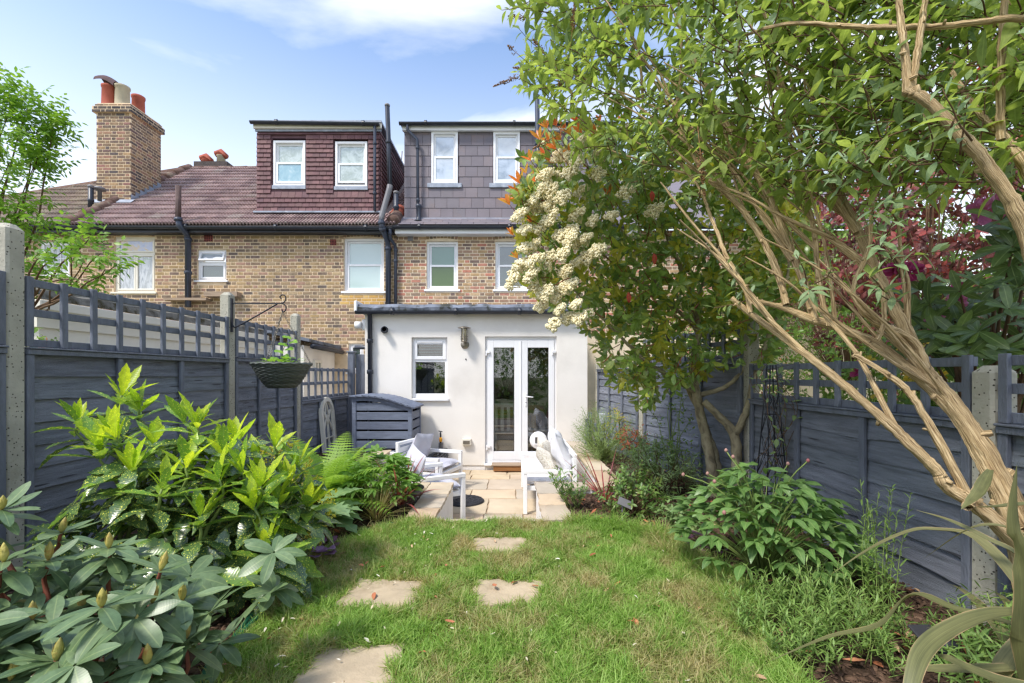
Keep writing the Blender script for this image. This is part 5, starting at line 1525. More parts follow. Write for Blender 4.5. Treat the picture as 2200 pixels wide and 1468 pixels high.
for i in range(n):
    a = BX0 + (BX1 - BX0) * i / n; b = BX0 + (BX1 - BX0) * (i + 1) / n
    m.add([(a, BY0 - .004, lidz(a) - .075), (b, BY0 - .004, lidz(b) - .075), (b, BY0 - .004, lidz(b) - .005), (a, BY0 - .004, lidz(a) - .005), (a, BY0 + .012, lidz(a) - .075), (b, BY0 + .012, lidz(b) - .075), (b, BY0 + .012, lidz(b) - .005), (a, BY0 + .012, lidz(a) - .005)],
          [(0, 1, 2, 3), (4, 7, 6, 5), (0, 4, 5, 1), (3, 2, 6, 7)])
m.build('curved_rail', M_BIN, bs_)
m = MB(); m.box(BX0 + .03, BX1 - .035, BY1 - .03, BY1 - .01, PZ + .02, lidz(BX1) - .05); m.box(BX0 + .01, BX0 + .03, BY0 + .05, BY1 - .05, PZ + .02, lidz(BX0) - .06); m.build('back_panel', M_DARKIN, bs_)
nl = 10
for i in range(nl):
    a = BX0 - .03 + (BX1 - BX0 + .06) * i / nl; b = BX0 - .03 + (BX1 - BX0 + .06) * (i + 1) / nl + .012
    za, zb_ = lidz(a) + .012, lidz(b) - .001
    m = MB(); y0, y1 = BY0 - .05, BY1 + .03
    m.add([(a, y0, za - .014), (b, y0, zb_ - .014), (b, y1, zb_ - .014), (a, y1, za - .014), (a, y0, za + .003), (b, y0, zb_ + .008), (b, y1, zb_ + .008), (a, y1, za + .003)],
          [(0, 3, 2, 1), (4, 5, 6, 7), (0, 1, 5, 4), (1, 2, 6, 5), (2, 3, 7, 6), (3, 0, 4, 7)])
    m.build('lid_plank', M_BIN, bs_)

# ================================================================== ARCHED MIRROR FRAME
am = thing('arched_mirror', (-2.70, 6.8, -.1), 'cream arched gothic wall panel standing against the lower fence', 'garden ornament')
MA = Matrix.Translation((-2.74, 6.8, 0)) @ Matrix.Rotation(R(90), 4, 'Z') @ Matrix.Rotation(R(-5), 4, 'X')
# local x along +y world, local y = -x world
def arch_pts(r, z0, zc, n=16): return [(-r, z0)] + [(r * -math.cos(math.pi * i / n), zc + 1.15 * r * math.sin(math.pi * i / n)) for i in range(n + 1)] + [(r, z0)]
po, pi_ = arch_pts(.23, -.2, .55), arch_pts(.175, -.14, .55)
m = MB(); n = len(po)
vs = [(x, -.05, z) for x, z in po] + [(x, -.05, z) for x, z in pi_] + [(x, 0, z) for x, z in po] + [(x, 0, z) for x, z in pi_]
fs = []
for i in range(n):
    j = (i + 1) % n
    fs += [(i, j, n + j, n + i), (n + i, n + j, 3 * n + j, 3 * n + i), (j, i, 2 * n + i, 2 * n + j)]
m.add(vs, fs, M=MA); m.build('frame', M_CREAM, am)
m = MB()
m.box(-.01, .01, -.035, -.01, -.14, .55, M=MA); 
for z in (-.0, .2): m.box(-.17, .17, -.034, -.012, z, z + .02, M=MA)
for (a, b) in (((-.17, .30), (0, .55)), ((.17, .30), (0, .55)), ((-.13, .62), (0, .42)), ((.13, .62), (0, .42)), ((0, .75), (-.06, .55)), ((0, .75), (.06, .55))):
    m.bar(MA @ Vector((a[0], -.022, a[1])), MA @ Vector((b[0], -.022, b[1])), .02, .02)
m.build('tracery', M_CREAM, am)
m = MB(); m.box(-.178, .178, -.008, -.002, -.14, .74, M=MA); m.build('backing', M_FENCE, am)

# ================================================================== HANGING BASKET
HB = Vector((-2.29, 4.53, 1.05))
br = thing('wall_bracket', (-2.80, 4.56, 1.5), 'black scrolled iron bracket on the concrete post', 'bracket')
pz1 = wz(651, 4.5); pz0 = wz(700, 4.5)
m = MB(); m.box(-2.798, -2.785, 4.52, 4.55, pz0 - .06, pz1 + .05); m.build('back_plate', M_IRON, br)
tip = Vector((-2.285, 4.53, pz1 + .0))
m = MB(); m.tube([(-2.79, 4.535, pz1), tip], .007, 6)
m.tube(smooth_path([tip + Vector((-.04, 0, -.0)), tip + Vector((.0, 0, .0)), tip + Vector((.03, 0, .03)), tip + Vector((.03, 0, .07)), tip + Vector((.0, 0, .085)), tip + Vector((-.025, 0, .065)), tip + Vector((-.01, 0, .045))], 5), .006, 6)
m.tube(smooth_path([tip + Vector((.0, 0, .0)), tip + Vector((.035, 0, -.03)), tip + Vector((.03, 0, -.07)), tip + Vector((.005, 0, -.085)), tip + Vector((-.005, 0, -.06))], 5), .006, 6)
m.build('arm', M_IRON, br)
m = MB(); m.tube(smooth_path([(-2.79, 4.535, pz0 + .03), (-2.77, 4.535, pz0 - .01), (-2.73, 4.535, pz0), (-2.6, 4.535, pz0 + .07), (-2.45, 4.535, pz1 - .07), tip + Vector((-.05, 0, -.005))], 5), .007, 6); m.build('brace', M_IRON, br)
HBX = Vector((HB.x, HB.y, 0))
hb = thing('hanging_basket', HB, 'dark wicker hanging basket with bright green plants', 'basket')
zr_ = wz(785, 4.53); zb_ = wz(832, 4.53); rr_ = .262
m = MB(); NR = 17
for i in range(NR):
    t = i / (NR - 1); r_ = rr_ * (.46 + .54 * t ** .75); z = zb_ + (zr_ - zb_) * t; m.cur = random.random()
    nn = 60; pts = [HBX + Vector(((r_ + .005 * math.cos(14 * a_ + math.pi * (i % 2))) * math.cos(a_), (r_ + .005 * math.cos(14 * a_ + math.pi * (i % 2))) * math.sin(a_), z)) for a_ in [2 * math.pi * k / nn for k in range(nn + 1)]]
    m.tube(pts, .0092, 5, cap=False)
m.build('woven_bowl', M_WICKER, hb)
m = MB(); nn = 60; pts = [HBX + Vector((rr_ * 1.03 * math.cos(2 * math.pi * k / nn), rr_ * 1.03 * math.sin(2 * math.pi * k / nn), zr_ + .012 + .005 * math.sin(k * 2.1))) for k in range(nn + 1)]; m.tube(pts, .014, 6, cap=False); m.build('rim', M_WICKER, hb)
m = MB(); m.lathe([(rr_ * .44, zb_), (rr_ * .70, zb_ + (zr_ - zb_) * .4), (rr_ * .96, zr_ - .03), (rr_ * .9, zr_ - .02), (.0, zr_ - .0)], 30, Matrix.Translation((HB.x, HB.y, 0))); m.build('liner', M_SOIL, hb)
hk = tip + Vector((0, 0, -.085))
for k in range(3):
    a = R(25 + 120 * k); e = HBX + Vector((rr_ * math.cos(a), rr_ * math.sin(a), zr_ + .02))
    m = MB(); n = 26
    for i in range(n):
        p = hk.lerp(e, i / n); q = hk.lerp(e, (i + 1.25) / n); d = (q - p); sd = d.cross(Vector((0, 1, 0)) if i % 2 else Vector((1, 0, 0))).normalized() * .006
        m.tube([p + sd, q + sd, q - sd, p - sd, p + sd], .0018, 4)
    m.build('chain', M_STEEL, hb)

# ================================================================== NEIGHBOUR'S LEAN-TO (left, behind the fence)
nb = thing('neighbour_extension', (-5.6, 7.5, -.6), 'cream rendered neighbour extension with mossy roof behind the left fence', 'building')
NX = -4.8
ny0, ny1 = 4.62, 8.8
m = MB(); m.box(NX - 2.4, NX, ny0, ny1, -.6, 1.72); m.build('wall', M_CREAM, nb)
m = MB(); m.box(NX - 2.4, NX + .03, ny0 - .05, ny1, 1.63, 1.80); m.build('fascia', M_CREAM, nb)
m = MB(); m.box(NX - 2.45, NX + .11, ny0 - .09, ny1, 1.801, 1.90, bev=.008); m.build('fascia', M_CREAM, nb)
m = MB(); n = 40
for i in range(n):
    a = ny0 - .08 + (ny1 - ny0 + .08) * i / n; b = ny0 - .08 + (ny1 - ny0 + .08) * (i + 1) / n
    w0, w1 = .012 * math.sin(a * 11), .012 * math.sin(b * 11)
    m.add([(NX + .10, a, 1.905), (NX + .10, b, 1.905), (NX + .06, b, 2.0 + w1), (NX + .06, a, 2.0 + w0)], [(0, 1, 2, 3)], smooth=True)
    m.add([(NX + .06, a, 2.0 + w0), (NX + .06, b, 2.0 + w1), (NX - 2.4, b, 2.5), (NX - 2.4, a, 2.5)], [(0, 1, 2, 3)], smooth=True)
m.build('roof', M_MOSS, nb)
MNW = Matrix.Translation((NX, 0, 0)) @ Matrix.Rotation(R(90), 4, 'Z')       # local x = world y, local -y = world +x
def side_window(a, b, z0, z1, label=None, dark=True):
    f = MB(); fw = .06
    for q in ((a, a + fw, z0, z1), (b - fw, b, z0, z1), (a + fw, b - fw, z1 - fw, z1), (a + fw, b - fw, z0, z0 + fw)): f.box(q[0], q[1], -.05, .02, q[2], q[3], M=MNW, bev=.005)
    w = f.build('window', M_CREAM, nb, label)
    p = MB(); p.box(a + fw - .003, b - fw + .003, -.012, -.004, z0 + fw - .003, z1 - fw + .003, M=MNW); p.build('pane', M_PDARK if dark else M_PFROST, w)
    if b - a > .3:
        p = MB(); p.box((a + b) / 2 - .03, (a + b) / 2 + .03, -.04, -.013, z0 + fw, z1 - fw, M=MNW); p.build('mullion', M_CREAM, w)
side_window(5.15, 6.25, .2, 1.50, 'cream framed door in the neighbour extension'); side_window(6.85, 7.3, .9, 1.42)
nb2 = thing('neighbour_outhouse', (-4.5, 9.6, -.6), 'white rendered outhouse with small window beyond the concrete posts', 'building')
m = MB(); m.box(-6.8, -4.05, 8.85, YW - .01, -.6, 1.72); m.build('wall', M_RENDER, nb2)
m = MB(); m.add([(-3.9, 8.75, 1.78), (-3.9, YW - .02, 1.72), (-6.8, YW - .02, 2.35), (-6.8, 8.75, 2.4), (-3.9, 8.75, 1.84), (-3.9, YW - .02, 1.80), (-6.8, YW - .02, 2.43), (-6.8, 8.75, 2.48)], [(0, 3, 2, 1), (4, 5, 6, 7), (0, 1, 5, 4), (1, 2, 6, 5), (2, 3, 7, 6), (3, 0, 4, 7)]); m.build('roof', M_FELT, nb2)
MN2 = Matrix.Translation((-4.05, 0, 0)) @ Matrix.Rotation(R(90), 4, 'Z')
MNW = MN2; nb = nb2
side_window(9.25, 9.6, .95, 1.45, 'small white window in the outhouse wall')
m = MB(); n = 8; r_ = .05
m.tube([(-3.86, 8.8, 1.70), (-3.86, YW - .05, 1.66)], .05, 10); m.build('gutter', M_BLACKP, nb2)
# ================================================================== PLANTS: helpers
def leaf_tpl(prof, nl=6, fold=.18, bend=.2, serr=0.0, wave=0.0, twist=0.0, nserr=5):
    ts = [i / nl for i in range(nl + 1)]
    V = []; UV = []
    for i, t in enumerate(ts):
        hw = np.interp(t, [p[0] for p in prof], [p[1] for p in prof])
        if serr: hw *= 1 + serr * (1 if i % 2 else -1)
        a = twist * t
        y = t * (1 - .25 * bend * bend * t); z0 = -bend * t * t + .12 * bend * t
        for s in (-1, 0, 1):
            x = s * hw; z = fold * abs(s) * hw + wave * s * math.sin(t * 9) * hw
            V.append((x * math.cos(a) - z * math.sin(a), y, z0 + x * math.sin(a) + z * math.cos(a))); UV.append((.5 + s * .5, t))
    F = []
    for i in range(nl):
        for k in (0, 1): F.append((i * 3 + k, i * 3 + k + 1, i * 3 + k + 4, i * 3 + k + 3))
    return np.array(V), np.array(F), np.array(UV)

LANCE = [(0, .012), (.12, .06), (.35, .13), (.6, .115), (.85, .05), (1, .004)]
OVAL = [(0, .02), (.15, .12), (.4, .2), (.65, .19), (.88, .1), (1, .01)]
OBLONG = [(0, .03), (.1, .09), (.3, .16), (.6, .185), (.82, .15), (.95, .07), (1, .02)]
DIAM = [(0, .02), (.2, .12), (.5, .22), (.7, .19), (.88, .09), (1, .01)]
NARROW = [(0, .01), (.2, .05), (.5, .065), (.8, .045), (1, .004)]
NEEDLE = [(0, .012), (.5, .04), (1, .004)]

class Fol:
    def __init__(s, tpls): s.t = tpls; s.k = []; s.M = []; s.r = []; s.m = []
    def add(s, k, o, d, n, L, W=1.0, mi=0):
        d = np.asarray(d, float); d = d / (np.linalg.norm(d) + 1e-9)
        n = np.asarray(n, float); n = n - d * n.dot(d); l = np.linalg.norm(n)
        if l < 1e-4: n = np.array([d[1], -d[0], .3]); n = n - d * n.dot(d); l = np.linalg.norm(n)
        n = n / l
        x = np.cross(d, n)
        A = np.eye(4); A[:3, 0] = x * L * W; A[:3, 1] = d * L; A[:3, 2] = n * L; A[:3, 3] = o
        s.k.append(k); s.M.append(A); s.r.append(random.random()); s.m.append(mi)
    def build(s, parent, mats, nind=0, name='leaf', rest='foliage', inframe=True):
        if not s.M: return
        M = np.array(s.M); k = np.array(s.k); r = np.array(s.r); mi = np.array(s.m)
        pos = M[:, :3, 3] + M[:, :3, 1] * .5
        L = np.linalg.norm(M[:, :3, 1], axis=1)
        dist = np.linalg.norm(pos - np.array([0, 0, CAMZ]), axis=1)
        px = 1100 + FPX * pos[:, 0] / np.maximum(pos[:, 1], .2); py = 805 - FPX * (pos[:, 2] - CAMZ) / np.maximum(pos[:, 1], .2)
        vis = (px > -40) & (px < 2240) & (py > -40) & (py < 1510) & (pos[:, 1] > .25)
        order = np.argsort(-(L / dist) * vis)
        ind = set(order[:nind].tolist()) if nind else set()
        mes = {}
        for i in ind:
            if not vis[i]: continue
            key = (k[i], mi[i])
            if key not in mes:
                V, F, UV = s.t[k[i]]
                mes[key] = mesh_np(name, V, F, mats[mi[i]], UV=UV)
            inst(name, mes[key], parent, Matrix(M[i].tolist()))
        ind = {i for i in ind if vis[i]}
        left = np.array([i for i in range(len(k)) if i not in ind], dtype=int)
        if len(left) == 0: return
        Vs, Fs, Us, Rs, Ms = [], [], [], [], []
        off = 0
        for kk in sorted(set(k[left].tolist())):
            V, F, UV = s.t[kk]
            sel = left[k[left] == kk]
            A = M[sel]
            W_ = np.einsum('nij,vj->nvi', A[:, :3, :3], V) + A[:, None, :3, 3]
            n, v = W_.shape[:2]
            Vs.append(W_.reshape(-1, 3)); Fs.append((F[None] + (np.arange(n) * v)[:, None, None]).reshape(-1, 4) + off)
            Us.append(np.tile(UV, (n, 1))); Rs.append(np.repeat(r[sel], v)); Ms.append(np.repeat(mi[sel], len(F))); off += n * v
        me = mesh_np(rest, np.concatenate(Vs), np.concatenate(Fs), None, UV=np.concatenate(Us), rnd=np.concatenate(Rs), mats=mats, mi=np.concatenate(Ms))
        return tag(inst(rest, me, parent, Matrix.Identity(4)), kind='stuff')

def vrand(s=1.0): return np.array([random.uniform(-s, s) for _ in range(3)])
def unit(v): v = np.asarray(v, float); return v / (np.linalg.norm(v) + 1e-9)
def A3(v): return np.array(v, float)
def whorl(F, ks, p, axis, n, th, L, W=1.0, dth=.2, mi=0, phase=None, dl=.15, lift=0.0):
    """leaves radiating round an axis; th = angle from the axis"""
    axis = unit(axis); u = unit(np.cross(axis, [0.31, .77, .2])); v = np.cross(axis, u)
    ph = random.uniform(0, 6.28) if phase is None else phase
    for i in range(n):
        a = ph + 2 * math.pi * i / n + random.uniform(-.25, .25)
        rad = u * math.cos(a) + v * math.sin(a); t = th + random.uniform(-dth, dth)
        d = axis * math.cos(t) + rad * math.sin(t)
        nn = axis * math.sin(t) - rad * math.cos(t) + vrand(.12)
        F.add(random.choice(ks), p + rad * .004 + axis * lift * random.random(), d, nn, L * random.uniform(1 - dl, 1 + dl), W * random.uniform(.9, 1.12), mi if not hasattr(mi, '__len__') else random.choice(mi))
def stem(m, pts, r0, r1, n=6, sub=4, jit=.004):
    q = smooth_path(pts, sub, jit); k = len(q)
    m.tube([Vector(p[:3]) for p in q], [r0 + (r1 - r0) * i / (k - 1) for i in range(k)], n)

M_STEMG = pmat('green_stem', [lin(120, 138, 74)], rough=.6, var=.2, scale=20, spec=.3)
M_STEMB = pmat('brown_stem', [lin(104, 82, 62)], rough=.8, var=.25, scale=20, bump=.4, bscale=60, spec=.2)
M_STEMR = pmat('reddish_stem', [lin(130, 76, 60)], rough=.7, var=.2, scale=20, spec=.3)
def bark_mat(name, c0, c1, c2, sc=(38, 5, 1), bump=1.0, dist=.02, dirt=None):
    m, nt, out = new_mat(name)
    bs = nt.nodes.new('ShaderNodeBsdfPrincipled')
    v = coords(nt, 'UV', sc)
    n1 = noise(nt, v, 1.0, 5, .6, .6)
    c = ramp(nt, n1, [(.32, c0), (.5, c1), (.68, c2)])
    n2 = noise(nt, coords(nt, 'Object', (1, 1, 1)), 3.0, 4)
    c = mixc(nt, 1.0, c, ramp(nt, n2, [(.3, (.8, .8, .8, 1)), (.7, (1.15, 1.15, 1.12, 1))]), 'MULTIPLY')
    if dirt: c = mixc(nt, ramp(nt, n2, [(.56, (0, 0, 0, 1)), (.7, (1, 1, 1, 1))]), c, dirt)
    nt.links.new(c, bs.inputs['Base Color']); bs.inputs['Roughness'].default_value = .9; bs.inputs['Specular IOR Level'].default_value = .15
    b = nt.nodes.new('ShaderNodeBump'); b.inputs['Strength'].default_value = bump; b.inputs['Distance'].default_value = dist
    nt.links.new(n1, b.inputs['Height']); nt.links.new(b.outputs[0], bs.inputs['Normal'])
    nt.links.new(bs.outputs[0], out.inputs[0]); return m
M_BARKB = bark_mat('fissured_bark', lin(104, 82, 58), lin(186, 160, 120), lin(226, 204, 164), (170, 11, 1), 1.0, .008)
def limb_mesh(q, rad, n=16, flute=.1, seed=0):
    """limb with ridged, uneven bark: q points, rad radii"""
    rg = random.Random(seed); ph = [rg.uniform(0, 6.28) for _ in range(6)]
    pts = [np.array(p[:3], float) for p in q]
    V = []; UV = []; nrm = None; Ls = 0.0
    for i, p in enumerate(pts):
        t = unit(pts[min(i + 1, len(pts) - 1)] - pts[max(i - 1, 0)])
        nrm = unit(np.cross(t, [0.2, .9, .3])) if nrm is None else unit(nrm - t * nrm.dot(t))
        b = np.cross(t, nrm)
        if i: Ls += np.linalg.norm(p - pts[i - 1])
        for k in range(n + 1):
            a = 2 * math.pi * k / n
            f = 1 + flute * (math.sin(4 * a + ph[0] + Ls * 5) + .7 * math.sin(7 * a + ph[1] - Ls * 9) + .5 * math.sin(3 * a + ph[2] + Ls * 17)) + flute * .5 * math.sin(Ls * 23 + ph[3]) + flute * .6 * (rg.random() - .5) * (0 if k in (0, n) else 1)
            V.append(p + (nrm * math.cos(a) + b * math.sin(a)) * rad[i] * f); UV.append((k / n * 2 * math.pi * rad[0], Ls))
    m = n + 1
    F = [(i * m + k, i * m + k + 1, (i + 1) * m + k + 1, (i + 1) * m + k) for i in range(len(pts) - 1) for k in range(n)]
    return np.array(V), np.array(F), np.array(UV)
M_BARKP = bark_mat('smooth_grey_bark', lin(116, 106, 88), lin(158, 146, 120), lin(182, 170, 142), (14, 9, 1), .5, .006, lin(112, 118, 84))

L_RHOD = leaf_mat('rhododendron_leaf', [lin(94, 120, 76), lin(110, 135, 89), lin(79, 107, 64), lin(123, 145, 101)], rough=.38, transl=.14, spec=.6, vein=.3, bump=.03)
L_RHODN = leaf_mat('rhododendron_underleaf', [lin(112, 128, 62), lin(92, 112, 56)], rough=.5, transl=.3)
L_AUCN = leaf_mat('laurel_new_leaf', [lin(182, 207, 48), lin(162, 195, 48), lin(205, 219, 55), lin(145, 179, 46)], rough=.36, transl=.5, spec=.5, vein=.2, speck=(lin(255, 252, 63), 9, .63), tcol=1.5)
L_AUCO = leaf_mat('laurel_spotted_leaf', [lin(70, 102, 51), lin(85, 119, 58), lin(61, 90, 48), lin(102, 131, 68)], rough=.22, transl=.15, spec=.75, vein=.15, speck=(lin(239, 239, 102), 10, .62))
L_AUCM = leaf_mat('laurel_mid_leaf', [lin(124, 168, 52), lin(105, 146, 52), lin(146, 184, 62)], rough=.28, transl=.3, spec=.6, speck=(lin(249, 249, 96), 9, .62))
L_FERN = leaf_mat('fern_pinna', [lin(146, 184, 66), lin(128, 170, 58), lin(164, 198, 78)], rough=.5, transl=.5, vein=.2)
L_PEON = leaf_mat('peony_leaf', [lin(97, 135, 65), lin(114, 152, 78), lin(82, 118, 57), lin(129, 165, 95)], rough=.38, transl=.28, spec=.5, vein=.35)
L_PEONL = leaf_mat('perennial_leaf', [lin(124, 166, 70), lin(142, 182, 86), lin(108, 150, 60)], rough=.42, transl=.45)
L_ACAN = leaf_mat('acanthus_leaf', [lin(142, 172, 124), lin(124, 158, 104)], rough=.35, transl=.3, spec=.55, vein=.5)
L_EUON = leaf_mat('euonymus_leaf', [lin(150, 164, 52), lin(132, 150, 48)], rough=.35, transl=.35, edge=lin(232, 212, 72))
L_HEU = leaf_mat('heuchera_leaf', [lin(112, 58, 104), lin(134, 88, 140), lin(150, 110, 156), lin(98, 44, 70)], rough=.4, transl=.25)
L_CORD = leaf_mat('cordyline_leaf', [lin(172, 56, 66), lin(150, 48, 60), lin(196, 96, 100), lin(124, 48, 56)], rough=.4, transl=.3)
L_PHOR = leaf_mat('phormium_leaf', [lin(112, 112, 70), lin(124, 122, 82), lin(98, 102, 58), lin(128, 124, 92)], rough=.5, transl=.2, spec=.3, vein=.0, edge=lin(176, 150, 112), elo=.58, bump=0, stripe=.28)
L_LAV = leaf_mat('lavender_leaf', [lin(128, 152, 84), lin(148, 168, 104), lin(108, 136, 72)], rough=.6, transl=.35, vein=0, bump=0)
L_SANT = leaf_mat('narrow_green_leaf', [lin(122, 158, 72), lin(146, 178, 92), lin(104, 140, 62)], rough=.5, transl=.35, vein=.2, bump=0)
L_SAGE = leaf_mat('sage_leaf', [lin(132, 160, 98), lin(112, 144, 80), lin(150, 174, 118)], rough=.55, transl=.3, vein=.4)
L_SHRUB = leaf_mat('small_shrub_leaf', [lin(86, 124, 54), lin(104, 140, 62), lin(122, 152, 70), lin(134, 150, 78)], rough=.35, transl=.3)
L_OLIV = leaf_mat('olive_green_leaf', [lin(125, 149, 90), lin(142, 166, 108), lin(103, 129, 73)], rough=.5, transl=.3, vein=.2)
L_PIER = leaf_mat('coral_young_leaf', [lin(222, 132, 100), lin(204, 104, 86), lin(230, 160, 120)], rough=.4, transl=.4)
L_BUD = leaf_mat('buddleia_leaf', [lin(142, 162, 80), lin(126, 148, 70), lin(162, 178, 94), lin(112, 134, 64)], rough=.55, transl=.5, spec=.35, vein=.3, tcol=1.7)
L_BUDG = leaf_mat('buddleia_felted_leaf', [lin(142, 164, 124), lin(126, 152, 104), lin(154, 174, 140)], rough=.75, transl=.35, spec=.2, vein=.3)
L_PHO = leaf_mat('photinia_leaf', [lin(119, 149, 72), lin(141, 170, 77), lin(102, 132, 67), lin(177, 187, 86)], rough=.28, transl=.3, spec=.65, vein=.3, tcol=1.6)
L_PHOY = leaf_mat('photinia_yellow_leaf', [lin(173, 182, 59), lin(197, 188, 74), lin(154, 173, 57)], rough=.32, transl=.45, spec=.5, vein=.3)
L_PHOR_ = leaf_mat('photinia_young_leaf', [lin(240, 139, 69), lin(224, 119, 62), lin(201, 163, 66), lin(233, 109, 73)], rough=.35, transl=.5, spec=.5, vein=.2)
L_PINKR = leaf_mat('large_evergreen_leaf', [lin(79, 104, 48), lin(99, 124, 55), lin(69, 92, 46), lin(122, 146, 67)], rough=.35, transl=.22, spec=.55, vein=.4)
L_PURP = leaf_mat('plum_leaf', [lin(112, 50, 56), lin(92, 44, 54), lin(140, 66, 66), lin(164, 96, 104), lin(178, 60, 52)], rough=.4, transl=.35)
L_HEDG = leaf_mat('hedge_leaf', [lin(90, 127, 49), lin(112, 151, 58), lin(138, 170, 66), lin(73, 108, 47)], rough=.42, transl=.35)
L_ASH = leaf_mat('ash_leaflet', [lin(122, 168, 44), lin(104, 150, 42), lin(144, 182, 60), lin(92, 136, 42)], rough=.4, transl=.45)
L_BASK = leaf_mat('basket_leaf', [lin(142, 190, 62), lin(160, 204, 84), lin(122, 170, 52)], rough=.45, transl=.45)
M_FLOW = pmat('cream_floret', [lin(243, 234, 198), lin(237, 224, 182), lin(247, 240, 213)], rough=.8, var=.08, scale=30, spec=.15)
M_PINK = leaf_mat('pink_petal', [lin(214, 132, 190), lin(196, 104, 168), lin(226, 160, 206)], rough=.6, transl=.35, vein=0)
M_MAG = leaf_mat('magenta_petal', [lin(190, 60, 140), lin(172, 44, 120), lin(206, 84, 160)], rough=.6, transl=.35, vein=0)
M_YROS = leaf_mat('yellow_petal', [lin(236, 214, 92), lin(226, 200, 84), lin(242, 226, 130)], rough=.6, transl=.35, vein=0)
M_PBUD = pmat('peony_bud', [lin(152, 83, 89), lin(171, 137, 123)], rough=.6, var=.2, scale=30)
M_RBUD = pmat('rhododendron_bud', [lin(168, 158, 78), lin(186, 168, 92), lin(150, 146, 76)], rough=.5, var=.25, scale=40, bump=.5, bscale=60, dirt=lin(178, 120, 60), dscale=30)
M_SEED = pmat('dry_seed_head', [lin(150, 112, 74), lin(116, 88, 66), lin(176, 134, 88)], rough=.9, var=.3, scale=60)
M_STRAW = leaf_mat('straw_blade', [lin(150, 138, 84), lin(128, 122, 70), lin(166, 150, 104)], rough=.6, transl=.3, vein=0, bump=0)

T_RH = [leaf_tpl(OBLONG, 7, .12, b, 0, .06) for b in (.05, .18, .34, -.08)]
T_AU = [leaf_tpl(DIAM, 11, .22, b, .13) for b in (.0, .12, .3, .5)]
T_LA = [leaf_tpl(LANCE, 5, .25, b, 0, .05) for b in (.05, .25, .5)]
T_OV = [leaf_tpl(OVAL, 5, .2, b) for b in (.05, .2, .4)]
T_NA = [leaf_tpl(NARROW, 4, .2, b) for b in (.05, .3, .6)]
T_NE = [leaf_tpl(NEEDLE, 2, .1, b) for b in (.05, .3)]
T_PE = [leaf_tpl([(0, .02), (.2, .1), (.45, .17), (.7, .13), (.9, .05), (1, .004)], 6, .22, b, 0, .04) for b in (.15, .4, .65)]

# ================================================================== PLANTS: left border
# ---- rhododendron in the near left corner
rh = thing('rhododendron_bush', (-1.15, 1.35, 0), 'rhododendron with pointed buds and leathery grey-green leaves, bottom left corner', 'shrub')
RW = [(131, 1145, 1.6), (104, 1203, 1.45), (234, 1178, 1.55), (345, 1226, 1.5), (327, 1296, 1.35), (392, 1290, 1.45), (218, 1305, 1.22), (3, 1095, 1.5), (400, 1372, 1.38), (293, 1362, 1.28),
      (317, 1428, 1.22), (177, 1308, 1.5), (22, 1462, 1.2), (8, 1208, 1.35), (70, 1330, 1.3), (-30, 1290, 1.3), (-60, 1130, 1.45), (120, 1420, 1.15), (250, 1250, 1.65), (60, 1260, 1.6), (160, 1220, 1.75), (-40, 1400, 1.2), (210, 1470, 1.15), (340, 1480, 1.3)]
F = Fol(T_RH); st_ = MB(); bm = []
base = A3((-1.3, 1.35, 0))
for i, (px, py, d) in enumerate(RW):
    p = A3(P(px, py, d)); ax = unit(np.array([random.uniform(-.2, .25), random.uniform(-.12, .15), 1.0]))
    whorl(F, [0, 1, 1, 3], p, ax, random.randint(6, 9), 1.42, .105, .88, .25, dl=.3)
    whorl(F, [1, 2, 2], p - ax * .03, ax, random.randint(4, 6), 1.8, .11, .95, .3, dl=.3)
    q = base + np.array([random.uniform(-.2, .2), random.uniform(-.15, .15), 0])
    stem(st_, [q, (q + p) / 2 + np.array([0, 0, -.12]) + vrand(.05), p - ax * .12, p], .012, .005)
    if i < 18:
        b = MB(); h = random.uniform(.05, .066)
        b.lathe([(.003, 0), (.008, h * .15), (.0118, h * .4), (.0088, h * .68), (.0042, h * .88), (.0006, h)], 10, Matrix.Translation(p) @ Vector(ax).to_track_quat('Z', 'Y').to_matrix().to_4x4())
        for j in range(6):
            a = j * 1.05; b.add([(.0105 * math.cos(a) - .004 * math.sin(a), .0105 * math.sin(a) + .004 * math.cos(a), h * .35), (.0105 * math.cos(a) + .004 * math.sin(a), .0105 * math.sin(a) - .004 * math.cos(a), h * .35), (.012 * math.cos(a), .012 * math.sin(a), h * .8)], [(0, 1, 2)], M=Matrix.Translation(p) @ Vector(ax).to_track_quat('Z', 'Y').to_matrix().to_4x4())
        b.build('flower_bud', M_RBUD, rh)
for i in range(44):
    p = A3((random.uniform(-1.9, -.9), random.uniform(1.1, 1.75), random.uniform(.08, .5)))
    whorl(F, [1, 2], p, unit(np.array([random.uniform(-.5, .5), random.uniform(-.6, .1), .8])), 8, 1.45, .115, 1.0, .4)
F.build(rh, [L_RHOD], 300)
st_.build('stems', M_STEMR, rh, kind='stuff')

